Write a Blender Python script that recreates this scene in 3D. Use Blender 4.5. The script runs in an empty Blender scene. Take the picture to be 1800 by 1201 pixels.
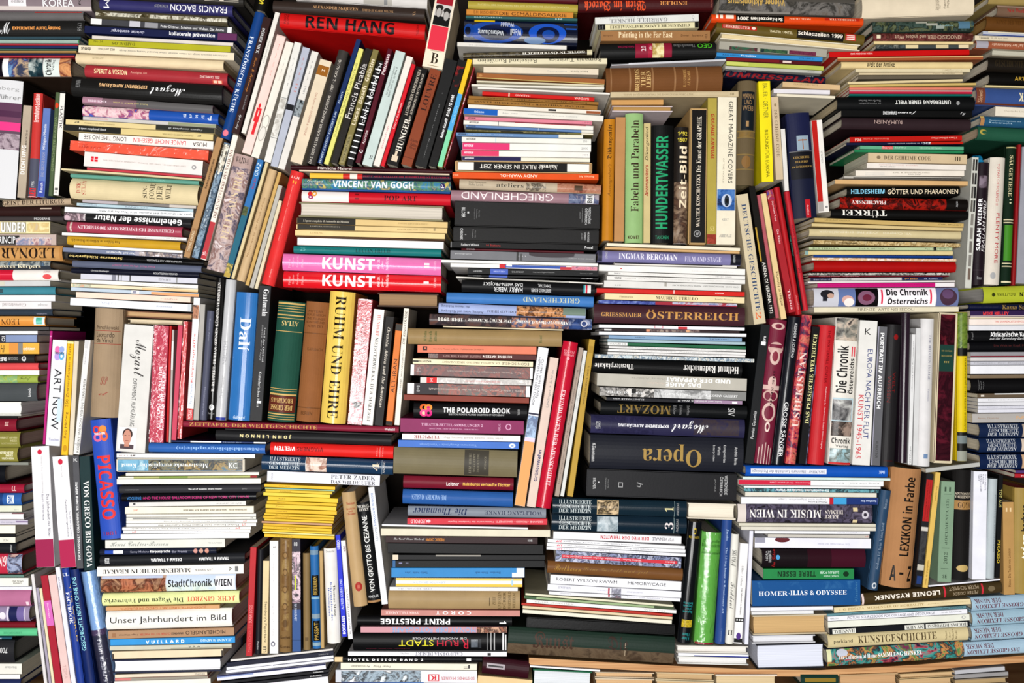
import bpy, math, random, re
random.seed(7)
SC = bpy.context.scene
COL = SC.collection

# ---------------------------------------------------------------- camera, light, exposure
S = 0.0009                       # metres per photo pixel on the plane of the spines
D = 1.575                        # camera to that plane
cam_d = bpy.data.cameras.new('camera'); cam_d.lens = 35; cam_d.sensor_width = 36
cam = bpy.data.objects.new('camera', cam_d); COL.objects.link(cam)
cam.location = (0, -D, 0); cam.rotation_euler = (math.pi/2, 0, 0)
SC.camera = cam
SC.view_settings.view_transform = 'Standard'; SC.view_settings.look = 'None'
SC.view_settings.gamma = 1.0; SC.view_settings.use_curve_mapping = False
SC.view_settings.exposure = 0.35
w = bpy.data.worlds.new('world'); SC.world = w; w.use_nodes = True
w.node_tree.nodes['Background'].inputs[0].default_value = (1.0, .97, .93, 1)
w.node_tree.nodes['Background'].inputs[1].default_value = 0.03

def area(name, loc, tgt, sx, sy, power, col):
    l = bpy.data.lights.new(name, 'AREA'); l.shape = 'RECTANGLE'; l.size = sx; l.size_y = sy
    l.energy = power; l.color = col
    o = bpy.data.objects.new(name, l); COL.objects.link(o); o.location = loc
    dx, dy, dz = (tgt[i]-loc[i] for i in range(3))
    o.rotation_euler = (math.atan2(math.hypot(dx, dy), -dz), 0, math.atan2(dy, dx)-math.pi/2)
    return o
area('window_light', (-.55, -4.0, -.55), (0, 0, 0), 1.9, 1.3, 190, (1.0, .99, .975))
area('ceiling_light', (-.3, -1.8, 2.6), (0, 0, 0), 1.2, 1.2, 6, (1.0, .95, .88))

# ---------------------------------------------------------------- materials
def srgb(h):
    h = h.strip()
    if len(h) == 3: h = ''.join(c*2 for c in h)
    v = [int(h[i:i+2], 16)/255 for i in (0, 2, 4)]
    return tuple(min(.9, (x/12.92 if x <= .04045 else ((x+.055)/1.055)**2.4)**1.16) for x in v)+(1,)
MATS = {}
def N(nt, typ, **kw):
    n = nt.nodes.new(typ)
    for k, v in kw.items():
        if k in n.inputs: n.inputs[k].default_value = v
        else: setattr(n, k, v)
    return n
def base_mat(key, rough, coat=0.0, spec=.10):
    m = bpy.data.materials.new(key); m.use_nodes = True
    nt = m.node_tree; b = nt.nodes['Principled BSDF']
    b.inputs['Roughness'].default_value = rough
    b.inputs['Specular IOR Level'].default_value = spec
    b.inputs['Coat Weight'].default_value = coat
    b.inputs['Coat Roughness'].default_value = .12
    return m, nt, b
def cover_mat(hx, finish):
    k = ('c', hx, finish)
    if k in MATS: return MATS[k]
    rough, coat = {'g': (.3, .3), 'f': (.3, .25), 'm': (.7, 0), '': (.45, 0)}[finish]
    m, nt, b = base_mat('cover_'+hx+finish, rough, coat)
    tc = N(nt, 'ShaderNodeTexCoord'); c = srgb(hx)
    n1 = N(nt, 'ShaderNodeTexNoise', Scale=38.0, Detail=4.0)
    nt.links.new(tc.outputs['Object'], n1.inputs['Vector'])
    mr = N(nt, 'ShaderNodeMapRange'); mr.inputs['From Min'].default_value = .25; mr.inputs['From Max'].default_value = .75
    mr.inputs['To Min'].default_value = .90; mr.inputs['To Max'].default_value = 1.05
    nt.links.new(n1.outputs['Fac'], mr.inputs['Value'])
    mx = N(nt, 'ShaderNodeVectorMath', operation='MULTIPLY'); mx.inputs[0].default_value = c[:3]
    nt.links.new(mr.outputs['Result'], mx.inputs[1]); nt.links.new(mx.outputs['Vector'], b.inputs['Base Color'])
    n2 = N(nt, 'ShaderNodeTexNoise', Scale=(1400.0 if finish == 'm' else 260.0), Detail=3.0)
    nt.links.new(tc.outputs['Object'], n2.inputs['Vector'])
    bp = N(nt, 'ShaderNodeBump', Strength=(.35 if finish == 'm' else .12), Distance=.0006)
    nt.links.new(n2.outputs['Fac'], bp.inputs['Height']); nt.links.new(bp.outputs['Normal'], b.inputs['Normal'])
    MATS[k] = m; return m
def ink_mat(hx, finish=''):
    k = ('i', hx, finish)
    if k not in MATS:
        m, nt, b = base_mat('ink_'+hx, .25 if finish in 'gf' and finish else .45)
        b.inputs['Base Color'].default_value = srgb(hx); MATS[k] = m
    return MATS[k]
def picture_mat(cols, finish, sc):
    sc = round(sc/20)*20 or 20
    k = ('p', tuple(cols), finish, sc)
    if k in MATS: return MATS[k]
    m, nt, b = base_mat('printed_picture', .25 if finish and finish in 'gf' else .42, .1)
    tc = N(nt, 'ShaderNodeTexCoord'); oi = N(nt, 'ShaderNodeObjectInfo')
    mul = N(nt, 'ShaderNodeVectorMath', operation='SCALE'); mul.inputs[0].default_value = (31, 17, 23)
    nt.links.new(oi.outputs['Random'], mul.inputs['Scale'])
    add = N(nt, 'ShaderNodeVectorMath', operation='ADD')
    nt.links.new(tc.outputs['Object'], add.inputs[0]); nt.links.new(mul.outputs['Vector'], add.inputs[1])
    n1 = N(nt, 'ShaderNodeTexNoise', Scale=float(sc), Detail=5.0, Roughness=.62, Distortion=.8)
    nt.links.new(add.outputs['Vector'], n1.inputs['Vector'])
    rp = N(nt, 'ShaderNodeValToRGB'); el = rp.color_ramp.elements
    n = len(cols)
    while len(el) < n: el.new(.5)
    for i, cx in enumerate(cols):
        el[i].position = .30+.40*(i+.5)/n; el[i].color = srgb(cx)
    nt.links.new(n1.outputs['Fac'], rp.inputs['Fac']); nt.links.new(rp.outputs['Color'], b.inputs['Base Color'])
    MATS[k] = m; return m
def page_mat(hx):
    k = ('g', hx)
    if k in MATS: return MATS[k]
    m, nt, b = base_mat('pages_'+hx, .85, 0, .2)
    tc = N(nt, 'ShaderNodeTexCoord'); mp = N(nt, 'ShaderNodeMapping'); mp.inputs['Scale'].default_value = (5, 5, 1700)
    nt.links.new(tc.outputs['Object'], mp.inputs['Vector'])
    n1 = N(nt, 'ShaderNodeTexNoise', Scale=1.0, Detail=3.0); nt.links.new(mp.outputs['Vector'], n1.inputs['Vector'])
    mr = N(nt, 'ShaderNodeMapRange'); mr.inputs['From Min'].default_value = .3; mr.inputs['From Max'].default_value = .7
    mr.inputs['To Min'].default_value = .72; mr.inputs['To Max'].default_value = 1.04
    nt.links.new(n1.outputs['Fac'], mr.inputs['Value'])
    mx = N(nt, 'ShaderNodeVectorMath', operation='MULTIPLY'); mx.inputs[0].default_value = srgb(hx)[:3]
    nt.links.new(mr.outputs['Result'], mx.inputs[1]); nt.links.new(mx.outputs['Vector'], b.inputs['Base Color'])
    bp = N(nt, 'ShaderNodeBump', Strength=.4, Distance=.0004); nt.links.new(n1.outputs['Fac'], bp.inputs['Height'])
    nt.links.new(bp.outputs['Normal'], b.inputs['Normal'])
    MATS[k] = m; return m
def film_mat():
    if 'film' in MATS: return MATS['film']
    m = bpy.data.materials.new('clear_film'); m.use_nodes = True; nt = m.node_tree
    nt.nodes.clear(); out = N(nt, 'ShaderNodeOutputMaterial')
    tr = N(nt, 'ShaderNodeBsdfTransparent'); gl = N(nt, 'ShaderNodeBsdfGlossy', Roughness=.12)
    mixs = N(nt, 'ShaderNodeMixShader'); fr = N(nt, 'ShaderNodeFresnel', IOR=1.5)
    tc = N(nt, 'ShaderNodeTexCoord'); n1 = N(nt, 'ShaderNodeTexNoise', Scale=70.0, Detail=3.0, Distortion=2.5)
    nt.links.new(tc.outputs['Object'], n1.inputs['Vector'])
    bp = N(nt, 'ShaderNodeBump', Strength=.5, Distance=.0025); nt.links.new(n1.outputs['Fac'], bp.inputs['Height'])
    for s in (gl, fr): nt.links.new(bp.outputs['Normal'], s.inputs['Normal'])
    mul = N(nt, 'ShaderNodeMath', operation='MULTIPLY_ADD'); mul.inputs[1].default_value = .7; mul.inputs[2].default_value = .02
    nt.links.new(fr.outputs['Fac'], mul.inputs[0]); nt.links.new(mul.outputs[0], mixs.inputs['Fac'])
    nt.links.new(tr.outputs[0], mixs.inputs[1]); nt.links.new(gl.outputs[0], mixs.inputs[2])
    nt.links.new(mixs.outputs[0], out.inputs['Surface'])
    MATS['film'] = m; return m
def wood_mat():
    m, nt, b = base_mat('pine_wood', .5, .1)
    tc = N(nt, 'ShaderNodeTexCoord'); mp = N(nt, 'ShaderNodeMapping'); mp.inputs['Scale'].default_value = (3, 14, 120)
    nt.links.new(tc.outputs['Object'], mp.inputs['Vector'])
    n1 = N(nt, 'ShaderNodeTexNoise', Scale=1.6, Detail=5.0, Distortion=1.0); nt.links.new(mp.outputs['Vector'], n1.inputs['Vector'])
    rp = N(nt, 'ShaderNodeValToRGB'); rp.color_ramp.elements[0].position = .3; rp.color_ramp.elements[1].position = .72
    rp.color_ramp.elements[0].color = srgb('a87850'); rp.color_ramp.elements[1].color = srgb('d8b083')
    nt.links.new(n1.outputs['Fac'], rp.inputs['Fac']); nt.links.new(rp.outputs['Color'], b.inputs['Base Color'])
    return m

# ---------------------------------------------------------------- lettering: glyph outlines of the built-in font
UML = {'Ä': 'A', 'Ö': 'O', 'Ü': 'U', 'ä': 'a', 'ö': 'o', 'ü': 'u'}
def styled(ch, st):
    if st == 'n': return ch
    up, lo, dg = {'b': (0x1D5D4, 0x1D5EE, 0x1D7EC), 's': (0x1D400, 0x1D41A, 0x1D7CE), 't': (0x1D400, 0x1D41A, 0x1D7CE),
                  'z': (0x1D4D0, 0x1D4EA, 0x1D7CE), 'f': (0x1D56C, 0x1D586, 0x1D7CE)}[st]
    o = ord(ch)
    if 65 <= o <= 90: return chr(up+o-65)
    if 97 <= o <= 122: return chr(lo+o-97)
    if 48 <= o <= 57: return chr(dg+o-48)
    return ch
OFFS = {'n': 0, 'b': .004, 's': -.005, 't': 0, 'z': -.004, 'f': 0}
GL = {}
def need(text, st):
    for ch in text:
        if ch != ' ': GL.setdefault((UML.get(ch, ch), st), None)
def load_glyphs():
    tmp = []
    def curve(body, st):
        c = bpy.data.curves.new('glyph', 'FONT'); c.body = body; c.resolution_u = 2; c.offset = OFFS[st]
        o = bpy.data.objects.new('glyph', c); COL.objects.link(o); tmp.append(o); return o
    hh = curve('HH', 'n'); reqs = {}
    for k in GL:
        s = styled(*k); reqs[k] = (curve(s, k[1]), curve('H'+s+'H', 'n'))
    bpy.context.view_layer.update(); dg = bpy.context.evaluated_depsgraph_get()
    def mesh(o): return bpy.data.meshes.new_from_object(o.evaluated_get(dg))
    def width(o):
        m = mesh(o); xs = [v.co.x for v in m.vertices]; bpy.data.meshes.remove(m); return max(xs)-min(xs)
    w0 = width(hh)
    for k, (a, b) in reqs.items():
        m = mesh(a); vs = [(v.co.x, v.co.y) for v in m.vertices]; fs = [tuple(p.vertices) for p in m.polygons]
        bpy.data.meshes.remove(m); GL[k] = (vs, fs, max(.1, width(b)-w0))
    for o in tmp:
        c = o.data; bpy.data.objects.remove(o); bpy.data.curves.remove(c)
def layout(text, st, italic):
    vs, fs, x = [], [], 0.0
    for ch in text:
        if ch == ' ': x += .30; continue
        g = GL[(UML.get(ch, ch), st)]; k = len(vs)
        vs += [(px+x, py) for px, py in g[0]]; fs += [tuple(i+k for i in f) for f in g[1]]
        if ch in UML and g[0]:
            xs = [p[0] for p in g[0]]; top = max(p[1] for p in g[0])+.07; mid = (min(xs)+max(xs))/2+x
            for dx in (-.13, .13):
                k = len(vs); r = .055
                vs += [(mid+dx-r, top), (mid+dx+r, top), (mid+dx+r, top+2*r), (mid+dx-r, top+2*r)]
                fs.append((k, k+1, k+2, k+3))
        x += g[2]
    if italic: vs = [(px+.22*py, py) for px, py in vs]
    if not vs: return [], []
    x0, x1 = min(p[0] for p in vs), max(p[0] for p in vs); y0, y1 = min(p[1] for p in vs), max(p[1] for p in vs)
    sx, sy = max(1e-6, x1-x0), max(1e-6, y1-y0)
    return [((px-x0)/sx, (py-y0)/sy) for px, py in vs], fs

# ---------------------------------------------------------------- mesh helper
class MB:
    def __init__(s): s.v, s.f, s.mi, s.m = [], [], [], []
    def slot(s, mat):
        if mat not in s.m: s.m.append(mat)
        return s.m.index(mat)
    def add(s, vs, fs, mat):
        k = len(s.v); i = s.slot(mat); s.v += vs
        for f in fs: s.f.append(tuple(a+k for a in f)); s.mi.append(i)
    def box(s, x0, x1, y0, y1, z0, z1, mat):
        vs = [(x, y, z) for x in (x0, x1) for y in (y0, y1) for z in (z0, z1)]
        s.add(vs, [(0, 1, 3, 2), (4, 6, 7, 5), (0, 4, 5, 1), (2, 3, 7, 6), (0, 2, 6, 4), (1, 5, 7, 3)], mat)
    def build(s, name, parent, off=(0, 0, 0), smooth=False):
        me = bpy.data.meshes.new(name); me.from_pydata(s.v, [], s.f)
        for m in s.m: me.materials.append(m)
        me.polygons.foreach_set('material_index', s.mi)
        if smooth: me.polygons.foreach_set('use_smooth', [True]*len(s.f))
        me.update()
        o = bpy.data.objects.new(name, me); COL.objects.link(o)
        o.parent = parent; o.location = off; return o

def sliced(vs, fs, n):
    # cuts flat lettering along the facets of a rounded spine: vs are (u, v) pairs
    ov, of = [], []
    for f in fs:
        poly = [vs[i] for i in f]
        lo, hi = min(p[1] for p in poly), max(p[1] for p in poly)
        for b in range(max(0, int(lo*n)), min(n-1, int(hi*n-1e-9))+1):
            v0, v1 = b/n, (b+1)/n; q = poly
            for lim, sg in ((v0, 1), (v1, -1)):
                r = []
                for i in range(len(q)):
                    p, s = q[i-1], q[i]; dp, ds = sg*(p[1]-lim), sg*(s[1]-lim)
                    if (dp >= 0) != (ds >= 0):
                        k = dp/(dp-ds); r.append((p[0]+(s[0]-p[0])*k, lim))
                    if ds >= 0: r.append(s)
                q = r
                if len(q) < 3: break
            if len(q) >= 3:
                k = len(ov); ov += q; of.append(tuple(range(k, k+len(q))))
    return ov, of

# ---------------------------------------------------------------- the books; their colours include the warm, dim light of the upper rows
TABLE = r'''
@far left pile at the top
-70 -14 160 -12 30|h 8d7f84|mauve-grey hardcover spine with white capitals KOREA|75-130,.38-.8/eee/KOREA;#15-46,0-.95/e9e4e6;20-42,.45-.6/444/KNESEBECK;#-70-160,.78-1/cfc4c0;138-142,.2-.7/333/GE
-70 20 146 20 13.8|h 6f6c6c g|shiny silver-grey spine just above a black lettered spine|#60-143,0-.16/b03028
-70 34.5 147.7 34.5 28.5|h 262524|black hardcover with orange capitals EXPERIMENT AUFKLÄRUNG read upright|22-106,.38-.62/f0a860.b/EXPERIMENT AUFKLÄRUNG;0-18,.12-.85/eee.z/M;136-143,.2-.7/888.k/1756
-70 64 142 64 4.9|m 38505a|teal-grey magazine, topmost of the thin magazines over a chronicle spine|
-70 69.6 139 70.1 5.8|m 9fb3a8|pale mint magazine in the thin magazines over a chronicle spine|#137-139,0-1/3a8a3a
-70 76.1 137.6 77.1 2.9|m a83844|crimson magazine edge under the pale mint magazine|
-70 80.7 136 80.7 3.9|m 2a3560|dark blue magazine lying under the crimson magazine edge|
-70 85.3 135 86.3 2.6|m 4a6a5a|dull green magazine lying under the dark blue magazine|
-70 89.6 134 89.6 2.7|m c09a62|tan magazine lying under the dull green magazine|
-70 93.1 132 94.1 2.8|m 303050|indigo magazine lying under the tan magazine|
-70 97.6 131 97.6 2.9|m b03a44|red magazine, lowest of the thin magazines over a chronicle spine|
-70 101.2 124 101.2 32.8|h 4a3a30 g|thick illustrated spine with crosswise word Chronik above white and red upright books|#-70-124,0-1/c9c5c2;~14-75,0-1/7a9cc0,3a3f78,c8b090,444a60;#-70-4,0-1/181420;#4-14,0-1/eee;~50-75,0-1/1c2c34,2c4850,c8d0cc;#76-104,0-1/d9e0dc;79-90,.04-.92/111.cb/Chronik;91-97,.1-.7/444.c/Verlag;~104-124,0-1/a85838,d8a070,7a3028,e8d0b0
@books standing at the far left edge
-22 138 -35.9 345.8 62|h 2c2624 g|thick white and plum striped upright spine at the far left edge|#138-347,0-1/d8d8da;#178-192,0-1/6a4860;#192-203,0-1/5c3a54;#203-212,.0-1/7a5068;#212-227,0-1/e2488c;#227-260,0-1/6a5464;~232-260,0-1/6a5464,b8a8b0,54404e;150-158,.1-.7/aaa.c/nberg;164-172,.05-.85/888.c/erführer;#310-335,.62-1/4a58a8
41 185 30 347 14.6|p b8aa98|beige upright paperback with white and black vertical lettering|255-306,.3-.8/f4ede6.ub/DICHTUNG;228-266,.25-.45/333.u/DIE VERBORGENE
57.5 163 47.5 346 16.5|h c84440/eee|red and grey upright dictionary spine topped with Lexikon lettering|#278-346,0-1/5a5c6c;165-214,.2-.75/f2dcd8.ub/Fremdwort-Lexikon;330-345,.15-.8/e03030.ub/LEXI;#345-346,0-1/fff;318-328,.3-.65/ccc.u/1996
76 190 65 346 13|p 6a80b8|narrow blue upright paperback with white lettering|218-262,.25-.75/eee.u/Hildegard Hoedin;268-310,.3-.7/aab.u/DAS GROSSE BUCH;#318-345,.1-.9/4a5aa8;321-338,.3-.7/eee.u/Rusch
97 162 84 344 8.2|h 5a6a4c|dark green narrow upright spine with an orange spot near its top|205-300,.2-.7/8a9a70.u/DEMACHTETE ELAVENA;o180-190,.1-.8/d85030
106 160.1 94 343.1 9.1|p 26221f|cream-white upright spine with dotted letters beside the green one|#160-343,0-1/e4e0da;#160-164,0-1/222;186-226,.2-.8/223/PLASTIK;#330-334,.2-.8/666;336-340,.3-.8/888/ff
4 351.9 124 347.9 10.6|h b8a48c|tan spine lettered GEIST DER LITURGIE in brown capitals|2-112,.14-.86/3a2a20.s/GEIST DER LITURGIE
@pile at the far left edge
-50 363.5 106 362.5 16|h 3a2422 g|glossy dark maroon spine under the tan liturgy spine|#70-90,.15-.3/c8b8a8
-50 380.2 111.4 380.2 8.2|h 4a4444 g|thin glossy dark grey spine above a yellow-white spine|60-88,.3-.8/ddd/MODERNE
-50 389.1 88 389.6 20.9|p e6dcb0|pale yellow spine with white block capitals WUNDER|#1-46,.05-.95/a09a86;2-45,.08-.92/fff.b/UNDER;#48-70,.2-.8/cfc08a;~50-86,.1-.9/e6dcb0,d0b880,c8b8a0
-50 412 99 412 18.9|p c2b0a8|spine with white word PRINCIP on a dark patch and flowers|#-50-34,.1-1/3a3838;-2-27,.2-.85/eee/RINCIP;~28-90,.35-1/c8a8a8,7a88a8,d8c0b8,98707c;31-88,.25-.4/eee/VON DER SUCHE NACH DEM GLÜCK
-60 432.1 109 431.6 25.9|h c89a62|tan hardcover with large dark inverted serif letters LEONAR|1-96,.14-.86/2c1c10.us/LEONAR;#104-109,0-1/b88850
-50 459 88 459 14|h 3a4048|dark picture spine lettered Körpers in cream|~-50-88,0-.6/6a84a0,48545c,b0b4b0,2a3034;-48-71,.45-.95/f2e6c8.s/Innere unseres Körpers
-50 474 102 474 19|h e8e2dc|white spine with a red left block and pink emblem|#-50-22,0-1/c82440;#-50-22,.4-.5/e05068;o75-90,.42-.9/d85a5c;76-88,.08-.3/caa/SOWA
-50 494.2 88 493.7 9.2|p c8c8c8|thin light grey spine lying above a teal spine|#0-8,.1-.9/ccc8b8
-50 504.1 97 504.1 13.9|h 4a8a98|teal hardcover spine lying between grey and white ones|#-5-5,.3-.8/405a62
-50 519 97 519 10.7|p ece8e8|plain white spine directly under the teal hardcover|
-50 530.4 90 530.4 12.6|p e2dede|white paperback with faint grey inverted lettering above a slate spine|4-46,.2-.7/b0a8a8.us/Glowstrand;66-83,.2-.65/aaa.u/roupt
-50 544 92 544 10.5|h 3a4450 g|slate-blue spine lying between a white and an orange one|64-82,.6-.85/99a/wallerm
-50 556 79 556 17.5|h d8964a|orange spine with inverted letters LEON and a teal sticker|#-50-60,.0-.5/e0a862;2-34,.25-.85/5a3a1c.us/LEON;&59-78,.1-.88/dff0ec;~63-74,.15-.8/4ab098,88d0c0,3a9080
-50 575 86 575 6|p 505050|thin dark grey spine beneath the orange one with teal sticker|
-50 582 66 582 6|m eee|white magazine lying on a pale blue spine|
-50 589 65 589 13|p 8a98b8|pale blue spine with a dark patch at one end|#-50-10,0-1/34343c;3-9,.2-.9/eee.c/OI
-50 603 69 603 19.5|p e0b050|yellow-orange spine with a grey stripe over a black lettered one|#16-32,0-1/d89850;#32-40,0-1/8a8884;1-8,.2-.85/222.i/Hi;41-62,.35-.65/fff/edition
-50 624 60 624 13.5|h 302e2e|black spine with white letters BE and an ornament|0-11,.25-.8/eee.u/BE;14-31,.25-.7/aaa.u/CARSON COLUMBU;o38-46,.15-.85/ccc;o40-44,.3-.6/302e2e
-50 638.5 67 638.5 11.9|h d85a5c/e8d0c8|coral red spine lying beneath the black one with an ornament|
-50 651.1 69 651.1 8.3|p f0ece6|white spine lying between a coral and a green spine|
-50 660.1 66 660.1 12.9|h a0b058|soft green spine with a handwritten word|~-50-30,0-1/6a9a6a,a8b860,88b080,c0c878;34-54,.2-.7/4a5a30.zi/Teslof
-50 674 64 674 31.5|h 54585a g|thick graphite spine with a white word across its end|49-54,.25-.75/eee.c/knock
-50 707 37 707 24|e f2f2ec e4e4dc|block of white page edges above the maroon volume III|
-50 732 30 732 4|p 1c1818|thin black board lying on the maroon volume III|
-50 736.7 28 736.7 21.8|h 8a2438/c0a8a0|maroon hardcover marked III|8-15,.25-.55/e8c8c0.b/III
-50 760 34 760 26.9|h 8e8a48/cdb8a8|olive hardcover, upper of two matching volumes|-2-30,.3-.45/e0d8b0/SUBJECT KEYED;18-30,.5-.62/e0d8b0/INDEX;2-30,.68-.8/c8c090/NORTH-KERNOW
-50 787.6 30 787.6 24.7|h 96904a/cdb8a8|olive hardcover, lower of two matching volumes|0-23,.25-.42/f0ecd0.b/KEYED KEYED;10-23,.48-.62/f0ecd0.b/INDEX;3-23,.68-.82/f0ecd0.b/NORTH-KERN
-50 813 50 813 4.9|p 8a8c84|thin grey-green spine above the glossy black one at the left edge|
-50 818.7 8 818.7 29.8|h 1a1c22 g|thick glossy black spine beneath the two olive volumes|
-50 852 42 852 15|h a02440/e8dcd8|crimson spine with small white letters near its end|21-28,.2-.75/e8c8c8.b/LL
-50 868 37 868 20.4|h 3a68a8|blue hardcover with a white square monogram|#-50-4,0-1/2a4a80;#12-24,.15-.88/e0e8f0;14-22,.25-.8/3a68a8.b/BK
-50 889.1 38 889.1 10.9|p d8dac8|pale greenish white spine beneath the blue monogram spine|25-33,.55-.75/aaa/art
-50 902 41 902 11.9|h e8e4e4/f0ece8|white spine with a dark red board above it|#20-41,0-.15/6a2030
-50 914.6 49 914.6 7.9|p cac4d0|lilac-white spine with faint grey text|2-26,.3-.7/99a/the dialogue;#28-49,.2-.5/8a7898
-50 923.5 27 923.5 14.8|p f0ead8|cream spine lying above a thin black one at the left edge|
-50 939 27 939 4.9|p 1e1e20|thin black spine between two cream spines|
-50 944.6 27 944.6 9.8|p e6e2d4|cream spine with faint inverted letters MOL|4-15,.25-.8/999.u/MOL
-50 955.1 28 955.1 18.9|h 24262a|black spine with a small white word across its end|18-21,.15-.85/ddd.c/DUMONT
-50 975 38 975 35|h c03850/8a7a70|thick red and blue figured spine with curved page block|~12-38,0-1/3a4a78,a8b0c8,28304e,c8a8a0;-4-11,.1-.6/f0d8d8.s/N9
-50 1011 42 1011 4.5|p 6a8a80|thin sea-green spine on top of the white lettered one|
-50 1016.2 50 1016.2 14.7|p e4e2da|white paperback with small inverted black capitals near its end|21-41,.3-.5/222.u/SIMON AND;23-39,.55-.72/222.u/SCHUSTER
-50 1031.6 56 1031.6 5.9|p dcdce4|thin bluish white spine over a glossy mauve one|
-50 1038.2 53 1038.2 28.7|h b87898 g|thick glossy mauve spine with a scuffed corner|#45-50,.7-.95/e8d0d8
-50 1067.6 51 1067.6 25.8|h 9a8ca8|lilac spine crossed by a navy band and pale rings|#15-29,0-1/282c58;#29-41,0-1/7a6ca0;o-2-10,.35-.85/e0d8e0;#11-14,0-1/d8d0e0;#42-43,0-1/e8e0f0
-50 1094.1 62 1094.1 10.9|h 7a1c28|dark red spine lying on a mint green spine|
-50 1105.6 65 1105.6 13.3|h 68c090/cfd8c8|mint green spine with faint lettering|6-38,.4-.75/4a9a74.u/LIEBESGRÜSSE
-50 1119.6 21 1119.6 6.9|h 285868 d=1|narrow dark teal spine beneath the mint green one|-2-3,.3-.7/cde/ww
-50 1127.2 24 1127.2 38.8|h 2c2c30/8a8480|thick charcoal box spine with number 700|0-13,.3-.55/ddd.u/700
-50 1167 38 1167 18.4|p dedcd4|cream-white spine with a small grey inverted word|8-29,.25-.5/888.u/Brandauer
-50 1186.1 35 1186.1 7.9|p eceae8|white spine lying above the lowest dark blue spine|
-50 1194.6 36 1194.6 15.9|h 26305a|dark blue spine, lowest at the left edge|
@leaning books behind the left pile
88 582 75 781 4.3|p b82a80 d=1.2|magenta upright spine half hidden behind a white book lettered ART NOW|590-600,.3-.7/e8b0d8/L
92.8 597.1 79.9 782.9 25.2|p e0e0e2|white upright spine with big black letters ART NOW|648-754,.2-.72/161c24/ART NOW;o608-620,.45-.8/e878b0;o608-619,.15-.5/98a8d8;o619-633,.4-.8/b8a0d8;o618-632,.12-.48/68b0d8;o622-628,.22-.38/e0e0e2;618-622,.15-.8/3a3050.cb/TASCHEN;#700-740,.05-.35/c8d8e8;770-774,.1-.8/aac.c/Taschen
118.5 600 107.5 799.9 11.4|p f0bc2c|yellow upright paperback about houseplants with grey lettering|603-770,.25-.75/6a5a20.u/Rob Herwig   350 Zimmerpflanzen in Farbe;o782-794,.2-.8/c89a20;#600-604,0-1/fce8a0
130.6 600 120.1 799.9 8|p d8cdb8|cream upright spine between the yellow and white lettered ones|
148.9 597.4 128.9 798.4 10.4|p e4e2de|white upright spine with outlined grey capitals about a vision|665-795,.1-.5/555.u/ROBERT WILSON VISION TERRORIER;#597-612,.3-.9/ccc;616-640,.5-.7/99a.u/hermann;#780-781,0-1/aaa
162.6 541.1 153.7 733.1 49.4|h a8937a/9a8870 v|tall tan linen spine with two small red ornaments|571-578,.1-.85/5a4838.c/Merezhkowski;583-592,.2-.85/4a3a2c.c/Leonardo;593-601,.25-.85/4a3a2c.c/da Vinci;#580-581,.05-.95/a05040;#603-604,0-1/a05040;661-676,.35-.6/a05848.cz/SP;688-694,.3-.65/a05848.cz/d
156.2 739.3 176 950 36.1|h 3a5cb8|tall blue upright spine with big red capitals under a swirl|803-915,.15-.8/d83838.b/PICASSO;o750-764,.5-.88/d84848;o753-761,.6-.78/3a5cb8;o750-763,.2-.55/e0903c;o763-778,.42-.88/d87098;o767-774,.55-.76/3a5cb8;o760-778,.16-.5/e06840;o766-773,.25-.42/3a5cb8;762-766,.28-.82/eee.cb/TASCHEN;936-943,.2-.8/a0386a.c/1881
218.9 569.8 203.2 793.2 51.7|p d8d6d2/d8d4cc|broad white upright spine with a portrait photo stuck at its foot|596-660,.2-.75/3a3634.z/Mozart;664-748,.4-.58/333/EXPERIMENT AUFKLÄRUNG;&750-788,.32-.94/e6e2e2;~750-788,.36-.9/e6e2e2,e4dfe0;#780-788,.4-.86/5a4a50;#774-784,.55-.72/c08a78;o752-772,.46-.8/3a2824;o754-781,.5-.77/c89482;#764-765,.54-.6/3a2824;#764-765,.67-.73/3a2824;#773-774,.58-.69/9a5048
271.2 572 261.2 777 25.9|p b84058 f|wine-red film-wrapped upright book on European theatre|640-752,.3-.52/f0d8dc.us/OTTOMAN EMPIRE;655-755,.08-.3/f0d8dc.us/EUROPEAN THEATRE III;590-740,.8-.9/e0a8b0.u/ottoman empire
297.7 573 291.7 777 4|h c03030|thin red upright board beside the wine-red wrapped book|
302.5 580 296.5 778 3.6|p b8b0ac|thin grey and white upright spine between red ones|#600-650,.1-.9/f0eeea
312.8 572.1 301.2 773.5 8.3|p c85068|rose pink upright spine beside the wine-red wrapped book|
322.6 565.1 311.6 771.1 8|p c03c40 f|glossy red film-wrapped upright spine|
340.5 523.3 327.6 738 11.4|p f0ecea|white upright spine on body language with a portrait at the top|~536-560,.1-1/3a2824,c08c70,6a4838,d0b0a0;586-672,.3-.7/d84848.u/Körpersprache;672-710,.3-.65/6a94c0.u/Samy Molcho;#718-738,0-1/c84040;720-736,.2-.8/eee.u/MOSAIK
352 535 340 738 8.9|p b0aca6|light grey upright spine beside a slate one|
363.6 546.1 349.6 738.1 11.8|h 5c5e70|slate upright spine with faint dark lettering|560-600,.3-.6/8a8ca0.d/Buenos Ayres;680-730,.3-.6/8a8ca0.d/Meisterwerke
379.7 488 363.7 737 13|h 1c1a1a g|black upright spine with long white lettering about sinking suns|496-688,.3-.75/e8e4e0.us/H. RUPPERT: TRIBIAN SONNEN KÖNNEN VERSINKEN;o711-721,.15-.8/eee;713-719,.35-.6/111.c/P;725-728,.1-.9/aaa.c/Pantheon
396.4 491 377.4 738 17.6|h c2c2c4 g|silvery white upright spine with faint lettering and blue foot|#733-738,0-1/3a4898;600-640,.3-.7/a8a8ac/HELDEN;660-700,.35-.7/aaa.u/Otto Mauer
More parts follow.
